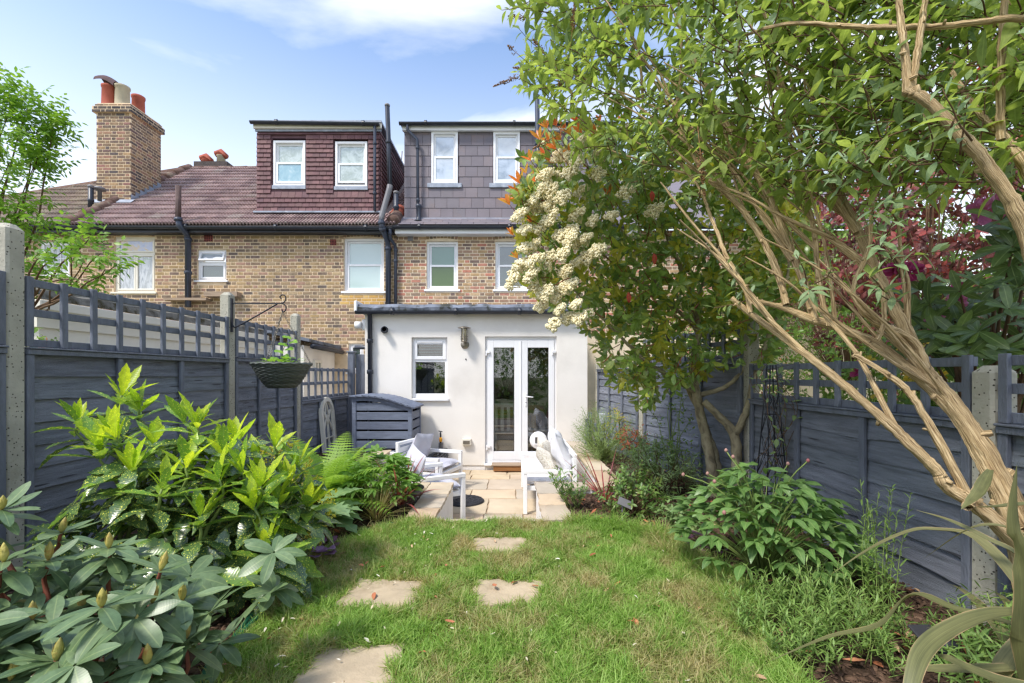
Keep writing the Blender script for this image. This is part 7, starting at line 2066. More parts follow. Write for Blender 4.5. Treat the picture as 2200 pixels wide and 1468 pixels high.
# ---- buddleia: twisted fissured limbs over the right side
bd = thing('buddleia', (2.05, 1.62, 0), 'large buddleia with fissured tan limbs arching over the garden from the right', 'tree')
LIMB = [
 [(2260, 1440, 1.72, .075), (2215, 1230, 1.72, .07), (2185, 1120, 1.74, .062), (2120, 980, 1.8, .045), (2040, 860, 1.88, .038), (1985, 790, 1.95, .034), (1935, 690, 2.0, .031), (1890, 600, 2.08, .028), (1850, 510, 2.15, .025), (1800, 400, 2.25, .02), (1765, 280, 2.35, .016), (1740, 140, 2.5, .012), (1730, -40, 2.6, .008)],
 [(2190, 1130, 1.72, .05), (2130, 1020, 1.78, .034), (2060, 900, 1.86, .032), (1975, 810, 1.95, .03), (1880, 740, 2.05, .028), (1790, 700, 2.12, .026), (1740, 685, 2.16, .024), (1680, 660, 2.22, .018), (1615, 645, 2.28, .010)],
 [(1750, 690, 2.15, .024), (1728, 610, 2.2, .022), (1690, 520, 2.25, .021), (1655, 430, 2.32, .02), (1600, 330, 2.4, .017), (1540, 230, 2.5, .014), (1490, 120, 2.6, .010), (1440, 10, 2.7, .006)],
 [(1690, 655, 2.2, .02), (1672, 590, 2.24, .019), (1630, 500, 2.3, .018), (1575, 430, 2.38, .017), (1520, 380, 2.45, .014), (1470, 300, 2.6, .010), (1420, 200, 2.75, .007), (1370, 120, 2.9, .005)],
 [(2195, 1170, 1.68, .045), (2100, 1090, 1.7, .030), (2035, 1045, 1.72, .027), (2012, 1010, 1.74, .026), (1950, 950, 1.78, .025), (1880, 885, 1.85, .023), (1780, 800, 1.95, .021), (1690, 730, 2.05, .019), (1610, 672, 2.15, .016), (1572, 640, 2.2, .013)],
 [(1612, 672, 2.14, .015), (1600, 620, 2.18, .014), (1560, 550, 2.25, .013), (1545, 510, 2.3, .012), (1525, 460, 2.36, .01), (1500, 400, 2.45, .009), (1440, 330, 2.6, .006)],
 [(2080, 1090, 1.68, .02), (2075, 1060, 1.7, .02), (1990, 900, 1.76, .017), (1940, 830, 1.8, .015), (1850, 770, 1.86, .013), (1835, 765, 1.88, .013)],
 [(1990, 790, 1.93, .02), (1960, 730, 1.95, .018), (1880, 690, 1.98, .016), (1840, 650, 2.0, .012), (1835, 690 - 80, 2.02, .012), (1865, 540, 2.0, .012), (1872, 480, 2.0, .011), (1874, 420, 2.0, .010)],
 [(1885, 730, 1.95, .013), (1900, 690, 1.95, .012), (1895, 620, 1.95, .011), (1880, 600, 1.97, .009)],
 [(2260, 1200, 1.6, .08), (2250, 900, 1.55, .06), (2235, 620, 1.5, .048), (2200, 480, 1.48, .034), (2130, 370, 1.5, .029), (2060, 285, 1.53, .026), (1990, 215, 1.57, .024), (1945, 195, 1.6, .022)],
 [(1950, 200, 1.6, .02), (1945, 120, 1.6, .018), (1935, 40, 1.62, .016), (1925, -80, 1.65, .012)],
 [(1955, 200, 1.6, .018), (1970, 120, 1.6, .017), (1985, 20, 1.6, .014), (2000, -100, 1.6, .01)],
 [(2240, 640, 1.52, .04), (2230, 430, 1.55, .03), (2170, 310, 1.6, .02), (2110, 250, 1.65, .016), (2060, 180, 1.7, .013), (2040, 140, 1.72, .01)],
 [(2150, 300, 1.6, .019), (2150, 180, 1.6, .018), (2155, 60, 1.6, .016), (2165, -80, 1.6, .012)],
 [(2260, 40, 1.5, .014), (2150, 42, 1.55, .013), (2000, 58, 1.62, .012), (1850, 58, 1.7, .011), (1700, 50, 1.8, .009), (1600, 75, 1.9, .006)],
 [(1840, 500, 2.15, .02), (1790, 420, 2.2, .018), (1740, 330, 2.28, .016), (1690, 210, 2.36, .013), (1650, 60, 2.45, .009), (1630, -60, 2.5, .006)],
 [(1700, 560, 2.22, .013), (1640, 470, 2.3, .012), (1560, 350, 2.45, .010), (1440, 250, 2.65, .008), (1340, 200, 2.85, .006), (1230, 160, 3.0, .004)],
 [(1560, 400, 2.4, .010), (1430, 360, 2.6, .008), (1330, 330, 2.75, .006), (1290, 310, 2.85, .004)],
 [(1900, 620, 2.0, .016), (1850, 560, 2.04, .015), (1780, 510, 2.1, .013), (1690, 470, 2.15, .010), (1600, 420, 2.25, .008), (1500, 380, 2.4, .006)],
 [(1780, 700, 2.12, .016), (1760, 610, 2.15, .016), (1750, 500, 2.2, .015), (1730, 420, 2.24, .013), (1700, 300, 2.32, .010), (1670, 160, 2.4, .007)],
]
ends = []
for li, lm in enumerate(LIMB):
    pts = [np.append(A3(P(a, b, d)), r_) for a, b, d, r_ in lm]
    q = smooth_path(pts, 12, .0016)
    rr = [max(.003, p[3]) * (1 + .04 * math.sin(i * .7) + .05 * (random.random() - .5)) for i, p in enumerate(q)]
    big = .64 if li in (9, 10, 11, 12, 13) else .78
    rr = [r_ * big for r_ in rr]
    V_, F_, U_ = limb_mesh(q, rr, 16, .085, li)
    inst('limb', mesh_np('limb', V_, F_, M_BARKB, UV=U_), bd, Matrix.Identity(4))
    m = MB()
    for i in range(4, len(q) - 2, 9):
        if q[i][3] > .009:
            d = unit(vrand()); m.tube([Vector(q[i][:3]), Vector(q[i][:3] + d * (q[i][3] + .012))], [q[i][3] * .55, q[i][3] * .3], 6)
    if m.v: m.build('knots', M_BARKB, bd, kind='stuff')
    ends.append(q)
F = Fol(T_LA); s_ = MB(); sh = MB()
# slender younger stems fanning up from the limbs
for k in range(46):
    q = ends[random.choice([0, 1, 2, 3, 4, 15, 16, 19])]; i0 = random.randint(len(q) // 4, int(len(q) * .8)); p = q[i0][:3]
    if p[2] < .9: continue
    L_ = random.uniform(.5, 1.0); dr = unit(np.array([random.uniform(-.75, .1), random.uniform(-.05, .5), random.uniform(.6, 1.0)]))
    pts = [p, p + dr * L_ * .35 + vrand(.03), p + dr * L_ * .7 + vrand(.05) + np.array([-.03, 0, .03]), p + dr * L_ + vrand(.06) + np.array([-.08, 0, .05])]
    qq = smooth_path(pts, 7, .001); r0 = random.uniform(.006, .0125)
    V_, F_, U_ = limb_mesh(qq, [r0 + (.003 - r0) * t / (len(qq) - 1) for t in range(len(qq))], 9, .07, 50 + k)
    inst('branch', mesh_np('branch', V_, F_, M_BARKB, UV=U_), bd, Matrix.Identity(4))
def twig(p, ax, L, nl, ll, mi, droop=.25, st=True):
    ax = unit(ax); q = p + ax * L + np.array([0, 0, -.04 * random.random()])
    if st: stem(s_, [p, (p + q) / 2 + vrand(.015), q], .0035, .0015, 5, 3, .003)
    side = unit(np.cross(ax, vrand()))
    for k in range(nl):
        f = .12 + .88 * k / max(1, nl - 1); o = p + (q - p) * f
        side = unit(np.cross(ax, side)) if k % 2 == 0 else -side
        d = side * .85 + ax * .6 + np.array([0, 0, -droop * random.uniform(.3, 1.6)])
        F.add(random.randrange(3), o, d, np.array([0, 0, .7]) + ax * .3 + vrand(.35), ll * random.uniform(.6, 1.15) * (1.08 - .35 * f), 1.25, mi if random.random() < .9 else 1 - mi)
def crown_spot(u=None):
    px = random.uniform(1170, 2330); t_ = (px - 1170) / 1160
    top = -170
    bot = np.interp(px, [1170, 1250, 1350, 1500, 1650, 1800, 2000, 2330], [230, 280, 330, 390, 420, 430, 400, 380])
    py = random.uniform(top, bot)
    d = np.interp(px, [1170, 1500, 1800, 2300], [2.95, 2.55, 2.05, 1.7]) + random.uniform(-.25, .75)
    return px, py, d
for i in range(1000):
    px, py, d = crown_spot()
    if px < 1230 and py > 60 and random.random() < .35: continue
    p = A3(P(px, py, d)); ax = np.array([-.55, random.uniform(-.3, .6), .5]) + vrand(.55)
    far_ = d > 2.4
    twig(p, ax, random.uniform(.16, .34), random.randint(7, 11), random.uniform(.1, .14), 0 if random.random() < .86 else 1)
for i in range(230):
    px = random.uniform(1700, 2300); py = random.uniform(-150, 430); d = random.uniform(1.75, 2.9)
    twig(A3(P(px, py, d)), np.array([-.5, random.uniform(-.4, .5), .5]) + vrand(.55), random.uniform(.16, .3), random.randint(8, 11), random.uniform(.09, .12), 0)
# leafy shoots lower down on the limbs, felted
for (px, py, d) in ((1800, 420, 1.85), (1900, 470, 1.75), (1850, 380, 1.7), (1960, 430, 1.75), (1740, 620, 2.0), (1620, 640, 2.2), (1900, 560, 1.8), (1930, 620, 1.75), (1330, 330, 2.6), (1420, 340, 2.5), (1380, 390, 2.55), (1480, 430, 2.4), (1780, 330, 1.9), (1680, 380, 2.1), (1580, 100, 2.0), (1640, 90, 1.9), (1560, 160, 2.1), (2050, 300, 1.5), (2000, 330, 1.55), (1850, 250, 1.8)):
    for k in range(3): twig(A3(P(px, py, d)) + vrand(.05), np.array([-.4, -.2, .6]) + vrand(.7), random.uniform(.1, .22), 8, .09, 1, .4)
F.build(bd, [L_BUD, L_BUDG], 300)
s_.build('twigs', M_STEMB, bd, kind='stuff')
# dried seed heads
for (px, py, d, dx, dz, L) in ((1130, 38, 3.0, -1, .1, .12), (1112, 165, 3.0, -1, -.4, .17), (1140, 150, 3.0, -.8, .1, .12), (1165, 110, 2.95, -.7, .9, .1), (1230, 60, 2.8, .1, 1, .2), (1505, 330, 2.3, .1, -1, .22), (1180, 300, 2.9, -.9, -.5, .12), (1200, 170, 2.9, .2, -1, .08), (1105, 110, 3.05, -.7, .6, .06)):
    p = A3(P(px, py, d)); a = unit(np.array([dx, 0, dz])); m = MB()
    m.tube([p - a * .14, p + a * L], .002, 4)
    for k in range(int(L * 900)):
        f = random.random(); w_ = .018 * (1.15 - f); c = p + a * L * f + vrand(w_); r_ = random.uniform(.003, .0055); m.cur = random.random()
        m.add([c + np.array([r_, 0, 0]), c + np.array([0, r_, 0]), c - np.array([r_, 0, 0]), c - np.array([0, r_, 0]), c + np.array([0, 0, r_]), c - np.array([0, 0, r_])], [(0, 1, 4), (1, 2, 4), (2, 3, 4), (3, 0, 4), (1, 0, 5), (2, 1, 5), (3, 2, 5), (0, 3, 5)])
    m.build('seed_head', M_SEED, bd)

# ---- photinia with cream blossom
pt = thing('photinia_tree', (1.85, 4.2, 0), 'photinia with cream blossom and orange young leaves in front of the houses', 'tree')
TR = [
 [(1537, 1075, 4.2, .062), (1528, 1000, 4.2, .058), (1512, 920, 4.2, .052), (1497, 850, 4.2, .048), (1491, 780, 4.2, .042), (1500, 710, 4.2, .034), (1485, 640, 4.2, .028), (1455, 560, 4.15, .022), (1420, 480, 4.1, .016), (1380, 400, 4.05, .010), (1350, 330, 4.0, .006)],
 [(1497, 845, 4.2, .03), (1450, 815, 4.1, .026), (1400, 785, 4.0, .022), (1350, 740, 3.9, .017), (1290, 680, 3.8, .012), (1230, 620, 3.75, .007)],
 [(1590, 1080, 4.05, .058), (1583, 1000, 4.05, .054), (1578, 935, 4.05, .05), (1545, 895, 4.08, .04), (1512, 862, 4.12, .036)],
 [(1578, 935, 4.05, .04), (1605, 880, 4.0, .034), (1618, 820, 3.98, .03), (1640, 755, 3.95, .026), (1665, 690, 3.9, .02), (1690, 600, 3.9, .014), (1700, 480, 3.9, .008)],
 [(1545, 1080, 4.3, .045), (1540, 990, 4.35, .04), (1522, 930, 4.4, .03), (1500, 880, 4.4, .026), (1470, 820, 4.4, .02), (1440, 740, 4.4, .016), (1400, 650, 4.4, .011), (1340, 560, 4.3, .007)],
 [(1500, 715, 4.2, .024), (1480, 690, 4.2, .022), (1420, 640, 4.1, .018), (1350, 590, 4.0, .013), (1260, 520, 3.8, .009), (1190, 460, 3.7, .005)],
 [(1500, 850, 4.2, .03), (1560, 830, 4.15, .024), (1598, 790, 4.1, .02), (1610, 720, 4.1, .014), (1600, 620, 4.1, .009)],
 [(1430, 640, 4.1, .016), (1380, 560, 4.0, .013), (1320, 470, 3.9, .010), (1270, 380, 3.8, .007), (1240, 300, 3.75, .004)],
 [(1488, 660, 4.2, .02), (1530, 560, 4.2, .016), (1560, 450, 4.2, .012), (1570, 350, 4.2, .008)],
]
for lm in TR:
    q = smooth_path([np.append(A3(P(a, b, d)), r_) for a, b, d, r_ in lm], 7, .005)
    m = MB(); m.tube([Vector(p[:3]) for p in q], [max(.003, p[3]) * .82 * (1 + .05 * math.sin(i * 1.3)) for i, p in enumerate(q)], 10); m.build('trunk' if lm[0][1] > 1000 else 'limb', M_BARKP, pt)
F = Fol(T_OV); s_ = MB()
OUT = [(1120, 340), (1180, 290), (1270, 265), (1420, 260), (1560, 270), (1700, 330), (1760, 450), (1740, 600), (1680, 720), (1640, 790), (1560, 800), (1480, 830), (1410, 880), (1330, 860), (1290, 800), (1262, 730), (1215, 680), (1150, 640), (1105, 590), (1110, 450)]
def inpoly(x, y, poly):
    c = False; j = len(poly) - 1
    for i in range(len(poly)):
        xi, yi = poly[i]; xj, yj = poly[j]
        if (yi > y) != (yj > y) and x < (xj - xi) * (y - yi) / (yj - yi) + xi: c = not c
        j = i
    return c
cnt = 0
while cnt < 1600:
    px, py = random.uniform(1090, 1770), random.uniform(250, 890)
    if not inpoly(px, py, OUT): continue
    edge = np.interp(px, [1100, 1400, 1750], [3.65, 4.1, 4.2])
    d = edge + random.uniform(-.45, .55)
    p = A3(P(px, py, d)); lo = np.interp(py, [250, 880], [.8, -.7])
    ax = unit(np.array([-.5, random.uniform(-.7, .2), lo]) + vrand(.5))
    if px < 1260 and random.random() < .2: cnt += 1; continue
    mi = 0
    left = px < 1280
    rn_ = random.random()
    if left and rn_ < .22: mi = 1
    elif rn_ < .26: mi = 1
    if random.random() < .4: stem(s_, [p - ax * .16 + vrand(.03), p - ax * .05, p], .004, .002, 5, 3, .004)
    whorl(F, [0, 1, 2], p, ax + np.array([0, 0, -.35]), random.randint(5, 8), random.uniform(.6, 1.15), random.uniform(.075, .11), 1.0, .45, mi=mi, lift=-.12)
    cnt += 1
for (px, py, d) in ((1130, 372, 3.4), (1112, 412, 3.35), (1180, 305, 3.6), (1215, 275, 3.7), (1122, 428, 3.5), (1170, 335, 3.55), (1240, 262, 3.7), (1103, 505, 3.5), (1112, 555, 3.5), (1108, 432, 3.55), (1205, 300, 3.6), (1160, 300, 3.4), (1140, 345, 3.35), (1195, 320, 3.35), (1225, 290, 3.4), (1118, 395, 3.3), (1095, 440, 3.3), (1250, 285, 3.45), (1175, 275, 3.4), (1290, 260, 3.8), (1225, 330, 3.55), (1150, 390, 3.5), (1280, 290, 3.7), (1340, 260, 3.9), (1190, 350, 3.5), (1145, 480, 3.5), (1310, 420, 3.6), (1195, 270, 3.7)):
    p = A3(P(px, py, d)); whorl(F, [0, 0, 1], p, unit(np.array([-.5, -.1, .8]) + vrand(.2)), 5, .55, random.uniform(.07, .10), .78, .25, mi=2)
    stem(s_, [p + np.array([.1, .02, -.12]), p + np.array([.04, .0, -.05]), p], .003, .002, 5, 3, .002)
for (px, py) in ((1350, 628), (1405, 545), (1400, 410)):
    F.add(2, A3(P(px, py, 3.6)), [.1, -.2, -1], [0, -1, .2], .085, 1.2, 3)
F.build(pt, [L_PHO, L_PHOY, L_PHOR_, leaf_mat('old_red_leaf', [lin(206, 74, 62), lin(196, 66, 58)], transl=.3)], 300)
s_.build('twigs', M_STEMR, pt, kind='stuff')
OCT = np.array([(1, 0, 0), (0, 1, 0), (-1, 0, 0), (0, -1, 0), (0, 0, 1), (0, 0, -1)], float)
OF = [(0, 1, 4), (1, 2, 4), (2, 3, 4), (3, 0, 4), (1, 0, 5), (2, 1, 5), (3, 2, 5), (0, 3, 5)]
def corymb(p, r_, ax, parent, mat):
    m = MB(); ax = unit(ax); u = unit(np.cross(ax, [.3, .2, .9])); v = np.cross(ax, u)
    sub = []
    for k in range(9):
        a = k * 2.4; q = r_ * .72 * math.sqrt((k + .3) / 9); sub.append(p + u * q * math.cos(a) + v * q * math.sin(a) + ax * (r_ * .5 * (1 - (q / r_) ** 2)))
    for c in sub:
        m.tube([p - ax * r_ * .5, c], .0015, 4, cap=False)
        for k in range(30):
            w_ = unit(np.array([random.gauss(0, 1) for _ in range(3)])); w_ = w_ + ax * .3
            o = c + w_ * r_ * .27 * random.uniform(.7, 1.05); s1 = random.uniform(.007, .0105); m.cur = random.random()
            m.add([o + q * s1 for q in OCT], OF, smooth=True)
    m.build('flower_head', mat, parent)
for (px, py) in ((1205, 340), (1175, 385), (1150, 430), (1120, 470), (1190, 420), (1240, 360), (1160, 500), (1200, 470), (1230, 520), (1135, 540), (1115, 590), (1150, 570), (1185, 560), (1220, 590), (1250, 530), (1265, 560), (1160, 620), (1200, 645), (1230, 615), (1190, 700), (1165, 665), (1228, 690), (1260, 680), (1215, 345), (1260, 310), (1300, 335), (1340, 290), (1245, 660), (1110, 612), (1140, 455), (1275, 480), (1320, 470), (1180, 450), (1210, 550), (1225, 500), (1170, 410), (1245, 470), (1250, 690), (1130, 500), (1350, 420), (1410, 460), (1160, 530), (1215, 430), (1195, 385), (1180, 480), (1205, 510), (1145, 600), (1175, 590), (1215, 625), (1240, 570), (1265, 520), (1125, 575), (1290, 545), (1225, 380), (1160, 450), (1255, 420), (1285, 380), (1180, 635), (1210, 670)):
    d = np.interp(px, [1100, 1350], [3.3, 3.45]) + random.uniform(-.1, .12)
    corymb(A3(P(px + random.uniform(-5, 5), py, d)), random.uniform(.06, .095), np.array([-.5, -.6, .5]) + vrand(.35), pt, M_FLOW)

# ================================================================== BEYOND THE RIGHT FENCE
F = Fol(T_RH); s_ = MB()
pr = thing('rhododendron_bush', (3.0, 2.9, 0), 'dark evergreen rhododendron with pink flowers over the right fence', 'shrub')
def flower(p, r_, parent, mat, n=16):
    G = Fol([leaf_tpl([(0, .12), (.3, .3), (.7, .42), (.92, .3), (1, .12)], 5, .15, .1, 0, .18)])
    for k in range(n):
        u = unit(np.array([random.gauss(0, 1), random.gauss(-.6, .8), random.gauss(.5, .8)]))
        G.add(0, p + u * r_ * .35, u + vrand(.5), vrand(), r_ * .8)
    V, Fc, UV = G.t[0]; M_ = np.array(G.M); W_ = np.einsum('nij,vj->nvi', M_[:, :3, :3], V) + M_[:, None, :3, 3]; a, b = W_.shape[:2]
    me = mesh_np('flower', W_.reshape(-1, 3), (Fc[None] + (np.arange(a) * b)[:, None, None]).reshape(-1, 4), mat, UV=np.tile(UV, (a, 1)), rnd=np.repeat(np.array(G.r), b))
    inst('flower', me, parent, Matrix.Identity(4))
for i in range(190):
    px, py = random.uniform(1930, 2330), random.uniform(440, 790); 
    if px < 2140 and py < 600: continue
    d = random.uniform(2.35, 3.5)
    p = A3(P(px, py, d))
    if p[0] < 2.35: p[0] = 2.35 + random.uniform(0, .5)
    ax = unit(np.array([-.5, -.4, .7]) + vrand(.4)); whorl(F, [0, 1, 2], p, ax, random.randint(5, 8), 1.25, .125, .9, .6, dl=.3)
    if i % 3 == 0: stem(s_, [A3((3.0, 2.9, .2)) + vrand(.15), (A3((3.0, 2.9, .8)) + p) / 2, p], .012, .005, 6, 3, .006)
F.build(pr, [L_PINKR], 300); s_.build('stems', M_STEMB, pr, kind='stuff')
for (px, py, d, r_) in ((2145, 455, 2.7, .11), (2115, 460, 2.75, .09), (2005, 690, 2.9, .06), (2050, 650, 2.9, .06)): 
    p = A3(P(px, py, d)); p[0] = max(p[0], 2.3); flower(p, r_, pr, M_PINK, 26)
for (px, py, d, r_) in ((1925, 590, 2.95, .09), (1955, 585, 2.95, .07), (2055, 615, 2.8, .03), (1845, 795, 3.2, .06), (1925, 725, 3.0, .05)):
    p = A3(P(px, py, d)); p[0] = max(p[0], 2.25); flower(p, r_, pr, M_MAG, 22)
# plum tree
pu = thing('plum_tree', (4.6, 5.2, -.4), 'purple-leaved plum tree beyond the right fence', 'tree')
F = Fol(T_OV); s_ = MB(); tb = A3((4.7, 5.2, -.4))
for i in range(480):
    u = unit(np.array([random.gauss(0, 1) for _ in range(3)])); c = A3((4.65, 5.2, 2.9)) + u * np.array([1.35, 1.0, 1.9]) * random.uniform(.45, 1)
    if i % 15 == 0: stem(s_, [tb, A3((4.68, 5.2, 1.2)) + vrand(.1), (c + A3((4.65, 5.2, 2.0))) / 2 + vrand(.2), c], .04 if i % 60 == 0 else .016, .004, 6, 4, .02)
    whorl(F, [0, 1, 2], c, u + np.array([0, 0, .4]), 10, 1.1, .075, 1.2, .6, lift=.16)
    whorl(F, [0, 1, 2], c + vrand(.1), u + np.array([0, 0, .4]), 8, 1.1, .075, 1.2, .6, lift=.16)
F.build(pu, [L_PURP], 200); s_.build('branches', M_STEMB, pu, kind='stuff')
# yellow rose and green hedging
yr = dotted_shrub('rose_bush', (3.15, 4.0, 1.0), (.45, .5, .55), 'yellow rose bush behind the near right trellis', 'shrub', 170, 8, T_OV, [L_HEDG], .055, 100, M_STEMG, 1.1, twl=.2)
for k in range(12): flower(A3((random.uniform(2.75, 3.4), random.uniform(3.55, 3.9), random.uniform(1.0, 1.5))), .05, yr, M_YROS, 14)
dotted_shrub('neighbour_shrub', (3.0, 6.3, 1.2), (.75, .9, 1.0), 'light green shrub behind the sunlit fence panel', 'shrub', 320, 9, T_OV, [L_HEDG, L_PIER], .07, 60, M_STEMB, 1.1, mi=[0] * 12 + [1], twl=.25)
dotted_shrub('neighbour_shrub', (2.9, 8.0, 1.0), (.8, .6, .9), 'green shrub beside the corner of the white extension', 'shrub', 220, 9, T_OV, [L_HEDG], .07, 40, M_STEMB, 1.1, twl=.25)
dotted_shrub('neighbour_shrub', (4.3, 3.4, .9), (1.0, 1.1, 1.0), 'dense green shrub under the pink rhododendron', 'shrub', 420, 9, T_OV, [L_HEDG], .075, 60, M_STEMB, 1.1, twl=.25)
dotted_shrub('neighbour_hedge', (6.0, 4.6, 1.0), (1.6, 3.4, 1.5), 'tall green hedge at the far side of the neighbouring garden', 'hedge', 900, 10, T_OV, [L_HEDG], .09, 40, M_STEMB, 1.1, twl=.3)
dotted_shrub('neighbour_tree', (6.6, 9.0, 2.9), (1.7, 1.6, 2.1), 'light green tree far behind the photinia', 'tree', 750, 10, T_OV, [L_HEDG], .1, 40, M_STEMB, 1.1, twl=.35)
dotted_shrub('neighbour_tree', (7.5, 6.2, 3.6), (1.8, 1.8, 2.2), 'green tree behind the plum tree at the top right', 'tree', 600, 10, T_OV, [L_HEDG], .1, 40, M_STEMB, 1.1, twl=.35)
# ================================================================== BEYOND THE LEFT FENCE
at = thing('ash_tree', (-6.6, 5.2, -.5), 'light green ash-like tree at the left edge above the fence', 'tree')
F = Fol(T_LA); s_ = MB()
AT = [(10, 190, .2), (25, 225, .28), (-10, 270, .45), (60, 230, .4), (80, 280, .3), (40, 290, .45), (115, 270, .16), (20, 350, .45), (80, 340, .35), (85, 330, .2), (30, 440, .5), (60, 470, .4), (15, 520, .4), (110, 530, .25), (150, 525, .2), (190, 515, .14), (180, 560, .17), (225, 580, .12), (250, 570, .09), (110, 590, .2), (60, 600, .3), (-40, 330, .6), (-60, 450, .6), (40, 700, .3), (70, 660, .25), (-30, 600, .5), (150, 500, .2), (215, 545, .1), (170, 600, .14)]
trunk_top = A3((-6.4, 5.2, 3.2))
for (px, py, r_) in AT:
    low = py > 490 and px > 90
    d = 4.1 if low else 5.0
    c = A3(P(px, py, d))
    if low and c[0] > -3.2: c[0] = -3.2
    root = A3((-6.3, 5.2, 1.2)) if not low else A3((-4.6, 4.35, 1.75))
    stem(s_, [root, (root + c) / 2 + vrand(.15), c], .02 if not low else .012, .004, 6, 4, .012)
    for k in range(int((16 + 60 * r_) * (.34 if low else 1.1))):
        p = c + unit(np.array([random.gauss(0, 1) for _ in range(3)])) * r_ * .95 * random.uniform(.2, 1)
        ax = unit(vrand() + np.array([.4, -.1, .1])); L = random.uniform(.13, .2); side = unit(np.cross(ax, [0, 0, 1.0])); up = np.cross(side, ax)
        for j in range(7):
            f = (j // 2 + 1) / 4 if j < 6 else 1.0; sd = (1 if j % 2 else -1) if j < 6 else 0
            F.add(j % 3, p + ax * L * f, side * sd + ax * .6 + np.array([0, 0, -.25]), up + vrand(.2), random.uniform(.05, .078), 1.7)
m = MB(); m.tube([Vector(p) for p in smooth_path([A3((-6.6, 5.2, -.5)), A3((-6.5, 5.2, .8)), A3((-6.35, 5.2, 2.0)), A3((-6.2, 5.2, 3.4))], 5)], .1, 9); m.build('trunk', M_BARKP, at)
F.build(at, [L_ASH], 200); s_.build('branches', M_STEMB, at, kind='stuff')
dotted_shrub('neighbour_shrub', (-4.6, 4.1, 1.0), (.5, .35, .5), 'dark leafy shrub behind the trellis by the first concrete post', 'shrub', 150, 8, T_OV, [L_HEDG, L_PIER], .06, 40, M_STEMB, 1.1, mi=[0] * 8 + [1], twl=.2)

# the garden's end behind the viewpoint, seen mirrored in the door glass
dotted_shrub('rear_hedge', (-.3, -6.5, .9), (3.4, .8, 1.5), 'green hedge at the end of the garden, mirrored in the french doors', 'hedge', 700, 8, T_OV, [L_HEDG], .11, 0, M_STEMB, 1.3, twl=.3)
# ================================================================== GRASS, MULCH, LITTER
def grass_mat():
    m, nt, out = new_mat('grass_blade')
    rn = rnd_node(nt)
    tc = nt.nodes.new('ShaderNodeTexCoord')
    n1 = noise(nt, tc.outputs['Object'], 2.3, 4, .6)
    n2 = noise(nt, tc.outputs['Object'], 9.0, 3, .6)
    green = ramp(nt, rn, [(0, lin(112, 152, 60)), (.35, lin(138, 176, 78)), (.7, lin(172, 200, 108)), (1, lin(124, 162, 66))])
    dry = ramp(nt, rn, [(0, lin(178, 168, 110)), (.5, lin(202, 188, 142)), (1, lin(156, 156, 96))])
    f = ramp(nt, math_(nt, 'ADD', math_(nt, 'MULTIPLY', n1, .65), math_(nt, 'ADD', math_(nt, 'MULTIPLY', n2, .3), math_(nt, 'MULTIPLY', rn, .16))), [(.525, (0, 0, 0, 1)), (.64, (1, 1, 1, 1))])
    c = mixc(nt, f, green, dry)
    bs = nt.nodes.new('ShaderNodeBsdfPrincipled'); nt.links.new(c, bs.inputs['Base Color']); bs.inputs['Roughness'].default_value = .5; bs.inputs['Specular IOR Level'].default_value = .35
    tr = nt.nodes.new('ShaderNodeBsdfTranslucent'); nt.links.new(mixc(nt, 1.0, c, (1.4, 1.3, .7, 1), 'MULTIPLY'), tr.inputs[0])
    mx = nt.nodes.new('ShaderNodeMixShader'); mx.inputs[0].default_value = .35
    nt.links.new(bs.outputs[0], mx.inputs[1]); nt.links.new(tr.outputs[0], mx.inputs[2]); nt.links.new(mx.outputs[0], out.inputs[0])
    return m
def grass(name, X, Y, Z, Lmin, Lmax, wid, mat, lean=.55, tuft=None):
    n = len(X); g = RNG
    L = g.uniform(Lmin, Lmax, n) * (1 if tuft is None else tuft)
    a = g.uniform(0, 2 * np.pi, n); ln = g.uniform(.1, 1.0, n) * lean * 1.5
    dx, dy = np.cos(a) * ln, np.sin(a) * ln
    b = g.uniform(0, 2 * np.pi, n); sx, sy = np.cos(b) * wid * g.uniform(.6, 1.3, n), np.sin(b) * wid * g.uniform(.6, 1.3, n)
    rows = []
    for t, wv in ((0, 1.0), (.5, .85), (1.0, .12)):
        cx = X + dx * L * t * t; cy = Y + dy * L * t * t; cz = Z + L * (t - .28 * ln * t * t)
        rows += [np.stack([cx - sx * wv, cy - sy * wv, cz], -1), np.stack([cx + sx * wv, cy + sy * wv, cz], -1)]
    V = np.stack(rows, 1).reshape(-1, 3)
    I = np.arange(n)[:, None] * 6
    F = np.concatenate([I + np.array([0, 1, 3, 2]), I + np.array([2, 3, 5, 4])], 0)
    me = mesh_np(name, V, F, mat, rnd=np.repeat(g.random(n), 6))
    return me
def scatter(n, x0, x1, y0, y1): return RNG.uniform(x0, x1, n), RNG.uniform(y0, y1, n)
M_GRASS = grass_mat()
def off_stones(X, Y, pad=-.022):
    k = np.ones(len(X), bool)
    for (x, y, w, d, a, _) in STONES:
        ca, sa = math.cos(R(-a)), math.sin(R(-a)); u = (X - x) * ca - (Y - y) * sa; v = (X - x) * sa + (Y - y) * ca
        wob = .016 * np.sin(u * 60 + v * 47 + x * 9) + .02 * np.sin(u * 19 - v * 23 + x * 5)
        k &= ~((np.abs(u) < w / 2 + pad + wob) & (np.abs(v) < d / 2 + pad + wob))
    return k
X, Y = scatter(230000, -1.35, 1.35, 1.25, 3.52)
k = (X > xl(Y) - .02) & (X < xr(Y) + .02) & off_stones(X, Y) & (Y < 3.50 + .02 * np.sin(X * 30))
dens = .55 + .45 * hnoise(X, Y, 2.2, 3.0) + .35 * hnoise(X, Y, 6.0, 1.0)
k &= RNG.random(len(X)) < np.clip(dens + .35, .35, 1)
X, Y = X[k], Y[k]
tu = np.clip(.8 + .5 * hnoise(X, Y, 3.0, 5.0) + .35 * hnoise(X, Y, 9.0, 2.0), .45, 1.7)
